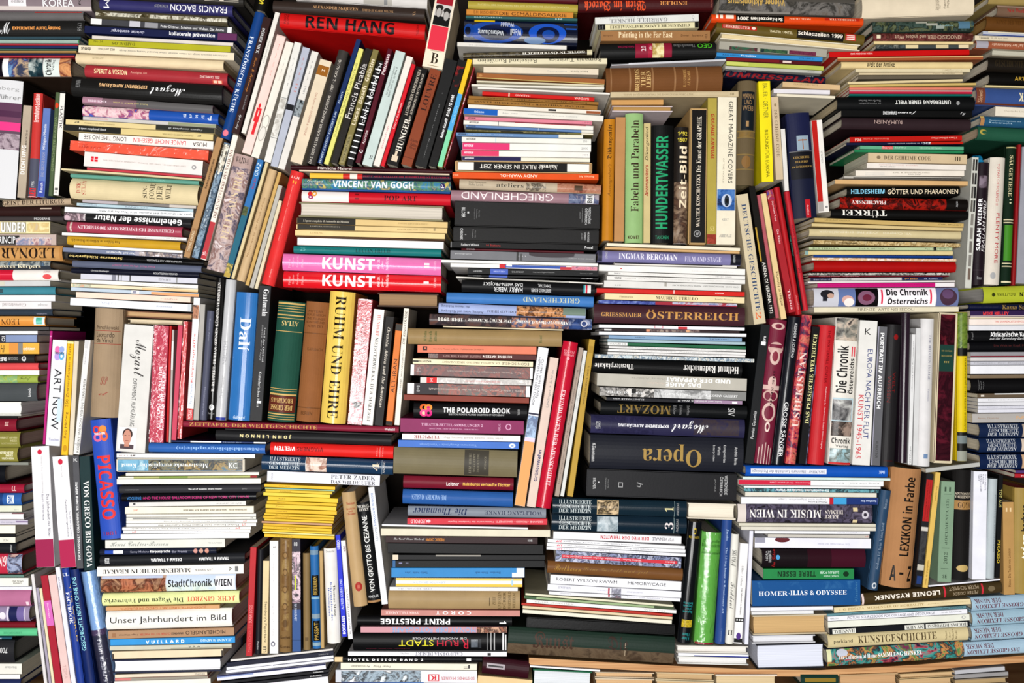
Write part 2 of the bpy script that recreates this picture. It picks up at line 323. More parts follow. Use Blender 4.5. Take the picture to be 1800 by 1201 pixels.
415 513 400 738 37|h 3a78b4 g|blue glossy upright spine with a tall white name|557-615,.2-.72/eef2f6.s/Dalí;730-735,.2-.75/e0ecf4.ci/Gallimard
455.6 502 438.7 739 21.3|p 323234|charcoal upright spine lettered Guatemala in white|508-555,.15-.6/f0f0f0.s/Guatemala;575-635,.2-.36/ccc.s/Land des Quetzal;570-633,.42-.56/aaa.i/Stätte der Maya;653-715,.3-.5/ddd/Künstlerisches Haus;#704-708,.15-.5/fff
487 528 467 739 48|h 2c5a4c v|dark green leather atlas with gold bands and red label|#530-533,0-1/d0b070;#536-537,0-1/d0b070;#540-541,0-1/d0b070;#545-546,0-1/d0b070;#551-553,0-1/d0b070;#557-558,0-1/d0b070;562-571,.15-.75/e0c888.ks/ATLAS;#580-581,0-1/d0b070;#681-682,0-1/d0b070;#685-686,0-1/d0b070;#690-693,0-1/d0b070;=694-723,.0-1/6a3428;698-706,.1-.9/e0c080.ks/BROCKHAUS;710-719,.1-.9/e0c080.ks/DER GROSSE;#725-727,0-1/d0b070;#730-731,0-1/d0b070;#734-735,0-1/d0b070
537 529 519 740 40|h 96653f v|brown leather upright spine with faint dark lettering|544-548,.2-.85/6a4428.c/MEYERS;550-554,.1-.9/6a4428.c/BLAUE GESCH;557-561,.1-.9/6a4428.c/WELTKUNST;563-567,.1-.9/6a4428.c/KUNSTFREUND;570-574,.15-.85/6a4428.c/ALTEN ZEIT;#584-585,0-1/6e4a2c;610-615,.1-.75/7a5434.c/KAULBACH;#715-716,0-1/6e4a2c;722-728,.3-.8/6e4a2c.c/BERLIN
@large leaning pile left of the cookery spines
178 -24 428 -10 19.1|h 33302c|dark brown spine with pale capitals cut by the top edge|360-420,.1-.75/c8c0b0.k/Z I H
175 -3.2 409 8.8 17.7|h 3c3a6c/c8c4c0|dark violet spine with large inverted white capitals and letter M|300-399,.2-.85/fff.uc/FRANCIS BACON;182-192,.1-.9/eee.k/M;272-296,.3-.6/aaa.u/IN THE FACE OF
168 16 400 28 15.9|h 57503c g|crinkled metallic brown spine beneath the violet one|~168-400,.3-.7/57503c,d8d4c4,6a6048,3a3420;330-382,.45-.7/e8e4d8.us/INFERNO-DORE
160 32.1 408 48.1 10.4|p 4c4c50|grey photo-collage spine with white caption text|#160-179,.0-1/e4e2e0;#228-247,.0-1/c4c2c8;#255-278,.1-1/98989c;283-394,.35-.8/eee/Peter Dittmer. Schalten und Walten. Die Amme;#400-408,0-1/ddd
149 45.2 417 59.6 12.4|p 20264c|navy paperback with bold white words about collateral prevention|298-378,.15-.85/fff.b/kollaterale prävention;195-254,.2-.75/dde.u/christian eisenberger;#383-417,0-1/6a3860
162 62 410 75 5.8|m d8d0c8|pale magazine lying on the lime green spine|
156 68.8 405 81.3 10.4|p b4b030|lime green paperback lying under a pale magazine|197-238,.25-.75/6a6820.us/DAIDALOS;165-181,.1-.5/7a7820/No 34
138.4 79 412 92.9 13.2|p e4d8c0|cream paperback with lowercase inverted black word domus|143-160,.25-.7/222.ub/domus;173-202,.25-.55/555.u/882 avril mai;210-400,.3-.6/777.u/architecture interiors design art milano summer colour issue and housing review design
133 93.4 393 105.9 16.1|h e0ceac/d0bc98|plain cream-tan hardcover lying on a red spine|163-182,.3-.55/b8a888.u/ALPTRAUM
149 113 400 128 20.1|h a83840|red hardcover lettered SPIRIT & VISION in cream capitals|166-224,.3-.72/f2dcb0.b/SPIRIT & VISION;230-259,.35-.62/e0a898/Aboriginal Art;352-386,.35-.58/f0d8d0.u/ESSL SAMMLUNG;#374-392,.7-.98/c85848;#376-382,.74-.94/f0c8b0;#384-390,.74-.94/f0c8b0
126 132.7 391 148.2 33.8|h 232221 g|thick black spine with inverted orange capitals and a white signature|175-259,.3-.52/e8c090.ub/EXPERIMENT AUFKLÄRUNG;264-326,.18-.75/f4f4f4.uz/Mozart;134-142,.18-.6/999.k/WIEN 1756
145 169 374 185 13.4|h 8a7078 g|pink to silver metallic spine above the pasta spine|#240-374,0-1/6a6868;#145-180,0-.8/b08898;155-188,.4-.65/e8d8e0.b/GESCHICHTE;200-260,.45-.65/d8c888.u/kunst und kultur in wien
145 184.8 384 199.8 18.2|h 2c5cae g|bright blue cookbook spine with inverted white word Pasta|~145-262,.0-1/d8a0b0,e8d0d0,a85878,3a6ac0;322-372,.25-.7/e0e8f4.u/P a s t a
146 204.5 380 218.5 6.3|p c8c4c0|thin light grey spine beneath the blue pasta spine|156-190,.2-.7/d89898.u/PERFORME POSTIC;#296-380,.2-1/989c80
115.9 209.6 377.9 226.1 8.8|p dcca98|cream paperback with a black right half|#274-378,0-1/35352e;296-356,.25-.7/ccc.ui/l'opera completa di;148-202,.4-.65/8a7a50.u/CLASSICI ALBERTO CORTINA;131-140,.3-.6/444.i/a
112 218.8 375 235.7 10.8|p d8c690|cream paperback with a black left half|#111-213,0-1/282824;139-187,.25-.7/ddd.is/L'opera completa di Bosch;286-340,.4-.65/8a7a50.u/CLASSICI ALBERTO CORTINA;347-354,.3-.6/444.i/a
139 233 375.4 248.5 14|p ece4de|white paperback with inverted black and red capitals about a long time|148-222,.2-.75/222.u/LONG TIME NO SEE;235-327,.2-.75/d83848.u/LANGE NICHT GESEHEN;339-364,.25-.75/222.u/MUSA
124 246.6 367 264.6 17.2|p e4664e/e89880 f|orange-red spine wrapped in crinkled clear film|140-178,.2-.7/b84838.zi/Korea
149 266.3 357 282.8 25.6|p e6deda/e8e0d8|thick white paperback with a red emblem and thin grey text|#161-173,.3-.65/d83040;#166-167,.3-.65/fff;#161-173,.46-.49/fff;183-328,.45-.55/a8a098.u/ZEIT UND MÜHE . UND DIE TONNE . DONNIE SUPERMERTEN;o338-346,.35-.65/999;o340-344,.42-.58/e6deda
153 294.5 355 309 3.9|p c04450|thin pinkish red spine under the thick white paperback|
107.9 295.7 354.9 314.2 3.5|p d8caa4|cream board edge jutting out to the left above a teal spine|
123.9 305 349.9 318 6.5|h 6aa090|pale teal spine lying on a thick yellowed spine|230-290,.3-.7/8ac0b0/FRITZ WOTRUBA
123 312.1 348 325.1 35|h dccda8 v|thick yellowed ragged spine with crosswise word SINFONIE|135-142,.2-.75/b85850.cs/DIRK;144-151,.1-.8/b85850.cs/STILEN;252-259,.2-.8/5a5240.cs/SIN-;263-272,.05-.85/5a5240.cs/FONIE;276-286,.15-.85/5a5240.cs/DER;292-301,.05-.8/5a5240.cs/WELT
145 351 345 362 5|p 8a8480|thin grey spine under the thick yellowed ragged spine|#145-207,0-1/b8b0b4;#298-345,0-1/c8c0b8
135 356.5 340 367.5 4.9|m b8ccd4|light blue magazine lying on a white quarterly|140-170,.3-.7/889/KUNSTFORUM;220-260,.3-.7/889/BAND 238
113.9 363.6 339.9 373.1 8.9|p eceef0|white quarterly with inverted bold black text about autumn 2016|170-338,.25-.75/222.ui/Spike Art Quarterly 849 Autumn 2016 "Net Art and After"
112.9 373.1 336 386.1 13.4|h 2a2a2c g|black spine with bold white inverted words about nature's secrets|~112-150,0-1/d0b8c0,6a5a60,988890,e0d8d8;166-320,.1-.9/f4f4f4.ub/Geheimnisse der Natur
117 389.2 320 399.2 17.7|h a8485c|raspberry red spine about a universe in 100 symbols|137-306,.3-.65/f0dce0.us/GEHEIMNISSE DES UNIVERSUMS IN 100 SYMBOLEN;123-127,.05-.95/eed.kb/Ullmann;308-318,.4-.6/d8a0a8.u/SARMA
109 408.5 328 418 5|p ece8e4|white booklet lying on a mustard spine|240-320,.4-.7/888/KURZFÜHRER DURCH DIE BURGEN
118 414.6 317 425.1 14.7|h c8a032|mustard yellow spine about Austrian castles in thin brown type|126-211,.3-.75/6a5018.us/Von Schloss zu Schloss in Österreich
130 430.7 321 440.7 4.5|p eceae6|white thin spine under the mustard spine|
111 434.9 321 446.4 7.6|p 8088a0|grey-blue spine with white lettering over a black and gold one|188-240,.2-.8/eee.u/Daniel Spoerri;#238-280,0-1/a8a4b0;~245-321,0-1/c8c4c8,5a5868,a89890,e0dce0
119 445.5 358 458.5 8.6|h 121214 g|glossy black spine with gold inverted lettering about black kings|122-215,.1-.75/f0d890.us/Schwarze Königreiche;258-320,.3-.7/bbb.u/WINFRIED ARTBAUER
127 457.6 354 467.6 11.3|h 666c80|slate spine with pink inverted text|198-272,.35-.65/b86890.u/Franz West  Wo ist mein Achter?
125 470.9 350 479.4 8.6|h 1e2030 g|black-blue glossy spine with tiny white captions|160-192,.25-.65/ddd/Christian Eisenberger;270-312,.3-.7/ddd.u/GRAYSON KONSTELLATION
142 481 347 489 9.8|p cfcfd8|pale lilac-grey spine with dark upright strokes|#197-204,0-1/888894;#207-209,0-1/666;#213-214,0-1/777;#228-230,0-1/444;279-300,.3-.7/888.u/LUPE ALICE;#310-312,0-1/999
125.9 490.7 347.9 501.2 6.4|p f0ece4|white booklet spine, upper of the cream bundle over grey-blue edges|250-326,.5-.8/aaa/kunsthistorisches museum
125 498.4 348 508.4 5.6|p e8d8bc|cream booklet spine with orange tint at one end|~128-160,.1-.9/d8c8b8,a8c0a8,e0a890;#250-348,.4-1/e8c090
124.9 504.7 349.9 516.2 6.1|p c0ccd8|pale blue booklet spine ending in orange|#231-245,0-1/eeece8;#266-350,.2-1/e8a878;#233-240,.2-.9/99a
133.9 513.2 334.9 522.2 9.8|p f0d4c4|peach paperback lying above the lowest white one|283-312,.4-.65/b8a098/naufus
124 523.5 336.5 535 13|p eceef2|white paperback, lowest of the pile above a tan linen spine|178-204,.3-.65/b0b4c8.u/1 a Park;275-304,.35-.7/8890a8.i/skyquestbook;#330-337,0-1/c8ccd0
218 546 338 551.9 11|e c8a880 7a5440 d=2.5|brown-edged page block lying across the wine-red and white upright books|
225 561 321.7 564 7.7|e e0d4bc d8c8a8 d=2|cream page block lying on the white and red upright books|
@diagonal books left of the red monograph
448 19 386.2 241.3 17.3|h 1f4a86/c8bca8|long blue leaning cookbook spine lettered in white capitals|62-195,.25-.75/dfe8f4.s/FRANZÖSISCHE KÜCHE;o226-237,.25-.85/e08090
463.5 29.1 406.5 233.1 14.4|p 3c2524|dark brown leaning spine with white and gold lettering|48-92,.3-.75/ddd.s/DÉSIRÉE NICK;100-160,.3-.75/c08040.iz/Gute & Erlösung;165-190,.25-.45/999/Geschichte des Menschen;200-225,.3-.7/ddd.z/Opel verlag
483.8 20.8 424 233 8.6|p e0dcd4|white leaning spine next to the dark brown one|70-110,.4-.6/999/THEATERTEXTE
487 60 425.1 267.7 17|p ecd0c8|pale pink leaning catalogue with a red standing figure|#59-62,0-1/d8b8b0;75-130,.4-.5/d89088/N A C H;~0-1,0-1/fff,fff;o180-188,.45-.7/d83038;#188-212,.25-.8/d83038;#212-234,.3-.62/d83038;#192-202,.45-.55/f0d0c8
503 72 441.4 274.8 14.3|p e4ded4|cream-white leaning catalogue with overlapping grey rings|100-140,.4-.5/999/J A C O;o200-225,.05-.95/b8b4ac;o202-223,.15-.85/e4ded4;o220-246,.05-.95/b8b4ac;o222-244,.15-.85/dcd8d0
@leaning books beside the pictorial dynasty spine
381.3 240.6 322.5 451.1 11.5|p b08c64|brown cardboard leaning spine with word Retroprospective|278-330,.25-.7/4a3420.ub/Retroprospective;#400-442,.15-.85/a07c58;405-440,.3-.7/e8d8b8.u/DANIEL CHUNG
394 250 337 452 11.3|p 7088a0|leaning spine covered in blue-grey carved stone faces|~252-300,0-1/e8e4d8,2c2a24,d8d0c0;~300-450,0-1/6a8098,94a8b8,3a4c60,c0ccd4;#252-305,.35-.65/ece4d4;256-302,.4-.6/444.u/Das heilige Land
409.5 236.4 352.5 455.4 9.9|p ece4d8|white leaning spine with brown capitals and red foot|#389-454,0-1/b84048;262-382,.2-.75/7a4a40.us/DIE KUNSTWERKE DES VATIKANS;440-448,.2-.9/f0d8d8.c/sh
411.8 268.6 361.6 472.4 34.3|h b8a09a g|broad leaning spine printed with a crowd scene and name in capitals|273-284,.15-.85/2c2422.cs/VAJDA;~290-472,0-1/b8a09a,5a5468,c8b4b0,8a6a64,e0d4d4;296-416,.25-.65/d8c4a4.us/FELIX AUSTRIA
453 279.1 393 486 11.5|p 3a78b0|blue leaning paperback with a rock in a sea scene|#372-486,0-1/2c6c80;~362-378,.2-1/3a4a30,6a7048,2c4a50;285-308,.25-.8/dff0ff.u/GRAZ;312-330,.3-.6/a83858.u/BILD;~462-478,0-1/c8b060,4a5a40,e0d0a0;#478-486,0-1/b8a050
466.5 284.8 406 489 6|p d4c49c|cream leaning spine beside the blue rock paperback|
472 296 415 492 15|h cbb08a|beige leaning spine with faint brown lettering|345-450,.35-.6/9a7a50.ui/Meisterwerke der Plastik Afrikas
489 302 431 501 6.3|p c8a668|narrow ochre leaning spine|
489.3 325.1 438.3 505.1 7.7|p b8b4ac|thin grey leaning spine behind the ochre one|
490 352 447 507 6.2|p d8ccb0|thin cream leaning spine next to the red slipcase spine|
511 298.2 458.6 498 23.2|h d83c3c|broad bright red leaning spine with small white lettering|307-311,.2-.8/f0e0d8.c/LUI;315-320,.3-.6/f0b040.c/II;322-420,.45-.58/f0a8a0/Österreichische Kunsttopographie Band;470-484,.4-.5/f0c0b8/Schroll
@pile under the history timetable spine
301 774.5 467.9 777.5 2.5|p 2c3c68|navy and white thin spine above a bright blue one|#335-389,0-1/e4e8ee;393-424,.3-.7/bcd/Museum Essl;#446-468,0-1/eee
261 779 466 782 16|h 3c6cb0 g|bright blue glossy spine with faint white inverted lettering|310-456,.25-.7/98bce8.us/Musikbibliographie(n)
205 797.2 448 798.7 7.2|p eceae8|white magazine spine with small red word near its end|209-235,.4-.7/966.u/1 1 3 4 30;230-238,.3-.75/222.ub/art;300-430,.45-.6/bbb/zeitschrift fuer kunst
204.2 806.5 430 806.5 23.1|s 6a8aa4/d8d0c0 g|cream-edged slipcase spine with a landscape and inverted white title|~206-260,.05-.95/88b8d0,6aa0bc,b8d4dc;~260-428,.05-.95/4a6478,8a8468,2c3844,a8905c,5a7a88;212-366,.25-.7/eef2f2.us/Meisterwerke europäischer Kunst;#402-420,.2-.85/8a8c84;404-418,.3-.75/eee/KC;#204-206,0-1/e0d4c4;#428-430,0-1/d8cbb8
221 831.6 455 830.1 5.5|p e0dcd6|thin white spine resting on the greenish one below a slipcase|
207 838.3 452 836.3 3.5|m b8bc7c|thin greenish spine with a red tip|#440-452,0-1/a02830;#207-235,0-1/e0dcd0;#280-330,0-1/8aa050
205.2 842.5 458 841 9.5|p e6e2da|white paperback lying above two black spines|
209 855 458 852.5 12.9|h 3c3c40|dark charcoal spine with small bold white centred title|331-390,.4-.62/eee.b/The Art of Gugging: Johann Hauser;221-244,.45-.6/888/HOFFMANN;426-434,.4-.6/888/BRU
213 869.1 450 866.1 13.8|h 16161c g|black glossy spine with pink and blue lettering about ballroom voguing|223-248,.35-.75/4a90d0/VOGUING;251-438,.35-.7/d03888/AND THE HOUSE BALLROOM SCENE OF NEW YORK CITY 1989-92
227 883.5 432 881 7.5|p dcdad6|white booklet with faint italic title beneath the ballroom spine|380-425,.35-.7/999.ui/the arts;#234-238,.2-.6/444
220 891.8 446 889.8 12.1|p efe6d2|cream paperback with a small red mark and black inverted line|234-242,.35-.65/d84848.ui/art;322-434,.4-.62/333.ub/ZEITVERGLEICH - MALEREI UND GRAFIK AUS DER DDR
222 904.6 450 903.1 4.8|p e2dfd8|grey-white magazine under the cream paperback with red mark|
222 910.1 450 908.6 4.3|p dedcd4|off-white magazine with a broken dark line along it|#233-330,.4-.7/777;440-446,.3-.7/444/a
222 915.1 452 913.6 5.3|p eeece6|white art monthly with a red word near the right end, upper of two|427-434,.1-.9/d03838.ui/art;288-415,.3-.7/888/Max Ernst Biennale Tony Cragg Landschaftsmaler
222 921.1 450 919.6 5.4|p f0eee8|white art monthly with a red word near the right end, lower of two|425-432,.1-.9/d03838.ui/art;278-420,.2-.8/555.u/Modest Europas Expo Picasso Mona Kustodiev Blei
215 927.5 441 926 4.9|p eeece8|white art monthly with long grey text above a red-marked one|414-422,.1-.9/d03838.ui/art;230-404,.3-.7/777.u/Heute Gainsborough Max Ernst Die Villa in Gauguin
217 933.1 440 931.6 5.1|p f2f0ee|white art monthly with a red word near the left end|232-240,.1-.9/d03838.ui/art;246-410,.3-.7/99a.u/Verrocchio Monet Gauguin Munch Kandinsky Sammlung Basel
212.4 939.4 438 937.4 8.6|p f0f0f0|plain white paperback lying on a handwritten-titled spine|
185 950 395 947.5 14.5|p dcdcd4|white-grey spine with a handwritten grey title|193-296,.2-.75/8a8e88.zi/Henri Cartier-Bresson;366-390,.4-.55/999/THAMES
175 966.5 380 963 10.4|h 262a3c g|navy-black spine with three small round faces|184-200,.25-.75/3a5ab0/;#184-199,.2-.75/3858b0;#199-216,.2-.75/e8e8e8;229-262,.3-.75/aab/Samy Molcho;264-299,.25-.8/eee.b/Körpersprache;302-329,.3-.75/aab/der Promis;o340-347,.1-.9/d09a90;o350-357,.1-.9/c8a090;o360-367,.1-.9/d09888
175 978.9 430 972.9 15.6|h 2a2b2f|black spine with inverted white words on trauma twice|349-402,.35-.7/eee.ub/TRAUM & TRAUMA;265-319,.35-.7/eee.ub/DREAM & TRAUMA;184-192,.2-.85/ddd.kb/BILDCHE
170.6 997 428 992 16.5|p e8e4de|white hardcover about a church in Kraków in inverted black capitals|180-335,.3-.75/222.us/MARIENKIRCHE IN KRAKAU;342-374,.4-.65/777.us/JAN SAMEK;402-407,.2-.7/333.k/A;#413-419,.2-.75/777
176 1014.1 414 1009.6 28.9|h c4a898|city picture spine with bold black words StadtChronik WIEN|~176-290,.15-1/8a4830,c08060,5a2c1c,b89070;#178-285,.02-.16/c0c8dc;#291-414,0-1/c8d4e4;~291-380,.5-1/c8d4e4,dce4dc,b8c8c8;#378-412,.1-.95/e8e6ec;295-407,.25-.72/161618.bc/StadtChronik WIEN
178.7 1045 420 1040 21.5|h e0e4a8|pale lime hardcover with inverted black and red lettering on carriages|183-322,.3-.8/2a2818.us/Die Wagen und Fuhrwerke;328-413,.3-.75/d05a48.us/J.CHR. GINZROT
186 1067.5 386 1063.5 6.6|p d0a478|narrow orange-tan ragged spine above the thick white century book|212-362,.15-.8/b86840.u/JUGENDSTIL UND ART DECO IN EUROPA
185.3 1076.7 407 1070.2 32.3|h e8e6e0/d8d8d0|thick white rounded spine lettered Unser Jahrhundert im Bild|193-397,.3-.72/26262a/Unser Jahrhundert im Bild
190 1110 411 1103.5 14|p b08e70|brown paperback with inverted black capitals and red subtitle|326-396,.25-.72/2a1c18.uc/MICHELANGELO;301-322,.4-.65/4a342c.ub/DRAWINGS;246-300,.4-.65/c05040.u/CLOSER TO THE MASTER;209-242,.4-.65/6a5040.u/Hugo Chapman;#197-203,.3-.8/a07858
194 1124.5 413 1119 11|p 3f98d2|sky blue paperback with white capitals and smaller inverted name|256-324,.3-.8/eef6fa.b/V U I L L A R D;352-407,.25-.75/d8ecf8.us/JEANINE WARNOD
193 1136.3 407 1131.8 7.7|p c6c4b4|ragged grey-white spine beneath the sky blue paperback|331-352,.3-.7/444/V R A;#300-407,.65-.9/a8a490
197 1146 392 1141 13|p e0d0b4|worn cream spine with dark tattered ends|#197-200,.3-1/4a3a30;#389-392,.2-1/3a3430
197.2 1160.5 388 1156.5 23.7|e f0f0f2 2c3048|wide block of white page edges between dark blue boards|
202 1186.4 364 1181.4 6|p dcd0bc|cream spine below the wide white page block|342-360,.3-.7/777/thames
202 1193.1 366 1188.1 4.3|p c8807c|thin pinkish red ragged spine under a cream one|#230-366,0-1/9a9488
201.1 1198.2 370 1193.2 9.8|p e4e0d8|lowest white spine cut by the bottom edge, under the pinkish one|
@white and plum upright volumes at the lower left
54.1 785.5 64 998 32|p e6e4e6/c0b8b4|larger white and plum upright volume with a red dot|#949-998,0-1/a02c58;o791-800,.4-.65/c82848;803-868,.4-.5/bbb.d/Gerhard Paul Universitätsverlag;870-945,.12-.3/667.d/Das Jahrhundert der Bilder;870-915,.42-.52/889.d/Band II: 1949 bis heute
91.8 803.3 106.7 998.9 27.3|p e8e6e8/c0b8b4|smaller white and plum upright volume with a red dot|#950-1000,0-1/b02c58;o808-818,.35-.65/c82848;820-840,.4-.5/bbb.d/Peter Lenz;880-945,.3-.42/667.d/Deutsche Kulturgeschichte;900-945,.1-.2/99a.d/Das Bild der Gegenwart
127 801.1 135 999.6 11.3|p 5a5a5e|narrow grey upright spine with white capitals about colour|848-898,.35-.7/eee.db/IMMER BUNTER;900-985,.35-.7/ddd.ub/INCREASINGLY COLOURFUL;806-812,.2-.8/ddd.c/K
139.1 803 148 1003.1 18.9|p 223c3e|dark green upright spine with large white serif capitals|846-998,.22-.72/f4f4f0.s/VON GRECO BIS GOYA
54 1010 79 1215 5.6|p d8d4d4|white leaning spine at the bottom left beside lilac ones|
63.2 1033.7 88.2 1219.7 4.6|p a8a0b0|lilac-grey leaning spine with small text|1060-1120,.3-.6/778/BIBLIOTHEK DER KUNST
68.7 1034.9 93.7 1219.9 4.8|p ded4b4|thin cream leaning spine beside the red one with pink band|
71.2 1012.8 99.2 1219.8 12.5|p a8283c|red leaning spine with a bright pink band|#1057-1101,0-1/d070b8;1061-1088,.4-.6/f0d8e8/Baldumar
84.3 1012 113.3 1220 13.7|p dcc0bc|pale pink leaning spine with ghostly lettering|1170-1195,.3-.7/c8a8a4/TEMA
97 998 128 1220 8.2|p dcdce8|narrow white leaning spine next to the blue factbook|1015-1038,.4-.65/556/BELGIEN
107 1000.4 136.9 1219.9 12.7|h 2c4898|bright blue leaning spine lettered FACTBOOK in white|1008-1014,.1-.9/e8f0ff.cs/CL;1042-1098,.3-.8/eee.s/FACTBOOK;1030-1130,.05-.2/dcc070/THE WORLD
120.6 1002.6 152.5 1219.9 16.5|h 1c3068|navy leaning spine with pale cyan capitals about history|1016-1084,.35-.8/a8e8f0.uc/NICHT OHNE UNS;1087-1145,.35-.8/a8e8f0.uc/GESCHICHTE
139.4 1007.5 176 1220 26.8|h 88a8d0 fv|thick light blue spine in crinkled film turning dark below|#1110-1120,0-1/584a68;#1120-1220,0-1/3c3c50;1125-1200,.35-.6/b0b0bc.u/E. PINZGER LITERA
@books framing the red monograph
520 -26 752 -10 23|h d0ccc8|pale grey spine with dark marks lying on a dark brown fashion spine|#640-690,0-1/b0aca4;#676-682,.3-1/888
480 -1 747 14 20.5|h 3c302a|dark brown fashion monograph with thin copper capitals|550-630,.3-.62/c09870.s/ALEXANDER McQUEEN;637-692,.38-.58/b08c68.s/EDITED BY CLAIRE WILCOX;726-731,.35-.7/b08c68.cs/VA
492.6 20.9 748 41.6 25.4|h c81c1c D=27|large red monograph with huge black capitals lying above leaning spines|538-694,.08-.92/1c1014.b/REN HANG;500-504,.1-.75/701010.k/DIAN;505-509,.1-.8/701010.k/HANSON;733-737,.1-.85/701010.c/TASCHEN
454 -34 443 15 24|h 14120f|black leaning spine with a yellow letter at the very top|-4-4,.25-.6/d8c840.kb/S
767 -14 742.2 116 36.6|p e8dcc8|cream leaning spine with portraits of two men and a pink block|#-14-5,.1-.9/a02030;#5-42,.1-.9/c8c4c0;o8-30,.52-.86/8a8480;o12-36,.12-.46/8a8480;#26-42,.1-.9/141414;o6-16,.5-.88/2a2622;o10-20,.12-.48/2a2622;o12-28,.58-.8/b0aca8;o16-32,.18-.42/b0aca8;#43-85,.08-.92/d83c50;90-108,.3-.66/3a3020.cs/B;#86-87,.2-.75/a09478;#112-113,.2-.75/a09478
518 73.3 464 283.4 12.6|p dedcd6|white leaning catalogue with thin drawn lines|100-150,.4-.55/999/J A C O B;#170-171,0-1/888;#240-241,0-1/888;~172-238,.1-.9/dedcd6,b0aca4,dedcd6
532.3 82.1 475.3 291.1 13.4|p b4b8c4|blue-grey leaning catalogue with a black strap band|100-140,.4-.55/c08888/B A R B A;#182-192,0-1/1c1c20;145-160,.3-.6/c09090.c/III
548.3 89.1 488.3 295.1 12.7|p dcd8d2|white leaning catalogue with a small grey photograph|105-140,.4-.55/888/S A R A;~174-203,0-1/4a545c,a0a8ac,20262a;150-163,.3-.6/999.c/1981
563 103 510.1 283.3 22|p dccdb6|cream leaning paperback with an ochre head band|#113-130,.05-1/9a6420;160-235,.38-.55/b08070/Die Kunst der SWEEPER & SWINE;119-123,.35-.6/e8d8c0.c/M
595 86 536.2 285.2 18|h 46423f/3a4a48|dark grey leaning spine numbered second catalogue|103-285,.3-.65/cfc8be.u/DAS ZEITALTER KAISER FRANZ JOSEPHS · 1987 · 2. KATALOG
627 68 558 286 8.7|p 1c3666|navy leaning paperback with tiny white words|160-180,.3-.7/cde.u/Mozart;195-285,.3-.7/cde.u/ERNEST KONZERT KONZERT 3-00
631.2 84.4 569.2 287.4 8.7|p dcd880|pale yellow leaning paperback with thin dark capitals|110-240,.3-.7/6a6840.u/TILLMAN KAISER  THE TRUTH AND THE ABSTRACT BLUES;250-260,.2-.8/8a8850
643 84 581 285 12.9|p 2c2824|black leaning spine with large thin white lettering|110-206,.12-.92/d8d4d0.u/Francis Picabia;232-280,.2-.8/e0dcd4;234-278,.3-.7/333.u/HATJE CANTZ
656 86 595 288 11|p 847a4c|olive-khaki leaning paperback with cream lettering|103-218,.2-.85/e0d4b8.ub/Lucas  Bosch  Gelatin;#235-285,.2-.8/9a9068;238-282,.3-.7/5a5438.u/SCHIRMER
664 106 609 288.9 11.1|p 201e1e|black leaning spine with white cross stripes|110-215,.1-.6/eee.u/CONT A POSITIVE LTH;#120-122,0-1/eee;#132-134,0-1/eee;#144-146,0-1/eee;#156-158,0-1/eee;#168-170,0-1/eee;#180-182,0-1/eee;#192-194,0-1/eee;#204-206,0-1/eee;#216-218,0-1/eee;#226-228,0-1/eee;#236-238,0-1/eee;#246-248,0-1/eee;#256-258,0-1/eee;#266-268,0-1/eee;#276-278,0-1/eee
681.7 85.2 624.7 285.2 8.8|p 5a1428|maroon leaning paperback with white names|94-130,.2-.85/e8d8d8.ub/Pistoletto;228-252,.2-.8/e8d8d8.u/Accroche;262-268,.1-.9/eee.c/Q
696 88 636.4 288.5 18|p c4d0cc|pale grey-green leaning spine with two lines of small black capitals|115-165,.55-.7/333/CONTINUING DIALOGUES;115-168,.3-.45/333/A TRIBUTE TO IGOR ZABEL;270-276,.2-.5/444.c/JJ
715 98 656 290 12|p e8dcd4|white leaning spine beside a thin bright red one|220-260,.4-.7/c89098.u/zwischen
724 112 669 291 7|p d02030|thin bright red leaning paperback|180-225,.2-.8/f0d8d8.u/Diary of the moment
732 116 679 287 22|p 171412|black leaning reference spine about myths with white capitals|205-262,.12-.6/e8e0d4.us/HUNGER;120-200,.5-.75/c8beb0.us/LEXIKON DER GRIECHISCHEN;125-210,.15-.38/c8beb0.us/UND RÖMISCHEN MYTHOLOGIE;#262-272,.35-.55/d8c8b0;#270-280,.2-.7/d8c8b0
756.8 119.5 705 288 20|p 8e4a2e|rust brown leaning spine lettered LOUVRE|128-192,.25-.75/3c1c14.us/LOUVRE;242-248,.1-.8/4a2418.c/Die Entdeckung;249-254,.1-.7/4a2418.c/Paläste;255-260,.1-.7/4a2418.c/führung;#274-275,0-1/6a3420
784.2 102.1 729.2 290.1 21.7|p 262626|wide charcoal leaning spine with faint white line of text|180-275,.4-.48/888/Kunst und Kultur;#160-162,.45-.5/666
806 104 753 291 15|p 1e1c1c|black leaning spine lettered ROAD TO WAR with red scribbles|~115-150,.1-.9/1e1c1c,1e1c1c,a02828;165-202,.25-.6/eee.ubi/ROAD TO WAR;206-240,.25-.6/eee.ubi/Rainer Ganahl
821.9 103.2 769 292 8.9|p e8c030|leaning paperback in yellow, sky blue and mint blocks|#164-228,0-1/58a8d8;#228-292,0-1/88d0a8;185-215,.3-.7/a8d0e8.u/die arbeit
832 118 780 293 3|p 902c34|dark red leaning paperback with small white words|130-200,.3-.7/c88888.u/rosa;172-182,.2-.8/eee.u/KZ!;250-280,.2-.8/f0d8d8.ub/Startkapital
@pile on the pink and red art volumes
510.9 290.4 795.1 297.9 6.8|h 3e1018|dark maroon spine lettered Flämische Malerei in white|559-618,.15-.85/ece0d8/Flämische Malerei
526 298.5 790 305.5 2.5|p d8c8b0|thin cream edge under the dark maroon spine|
544 303.7 793 308.7 9.3|h 241c30|dark spine with yellow and red-white blocks on caricature|#544-603,0-1/e8bc48;#603-615,0-1/c83830;#615-628,0-1/ece0d4;#628-637,0-1/c83830;637-790,.25-.7/a83048.us/KARIKATUR IN ÖSTERREICH DIE LETZTEN ZEHN JAHRE
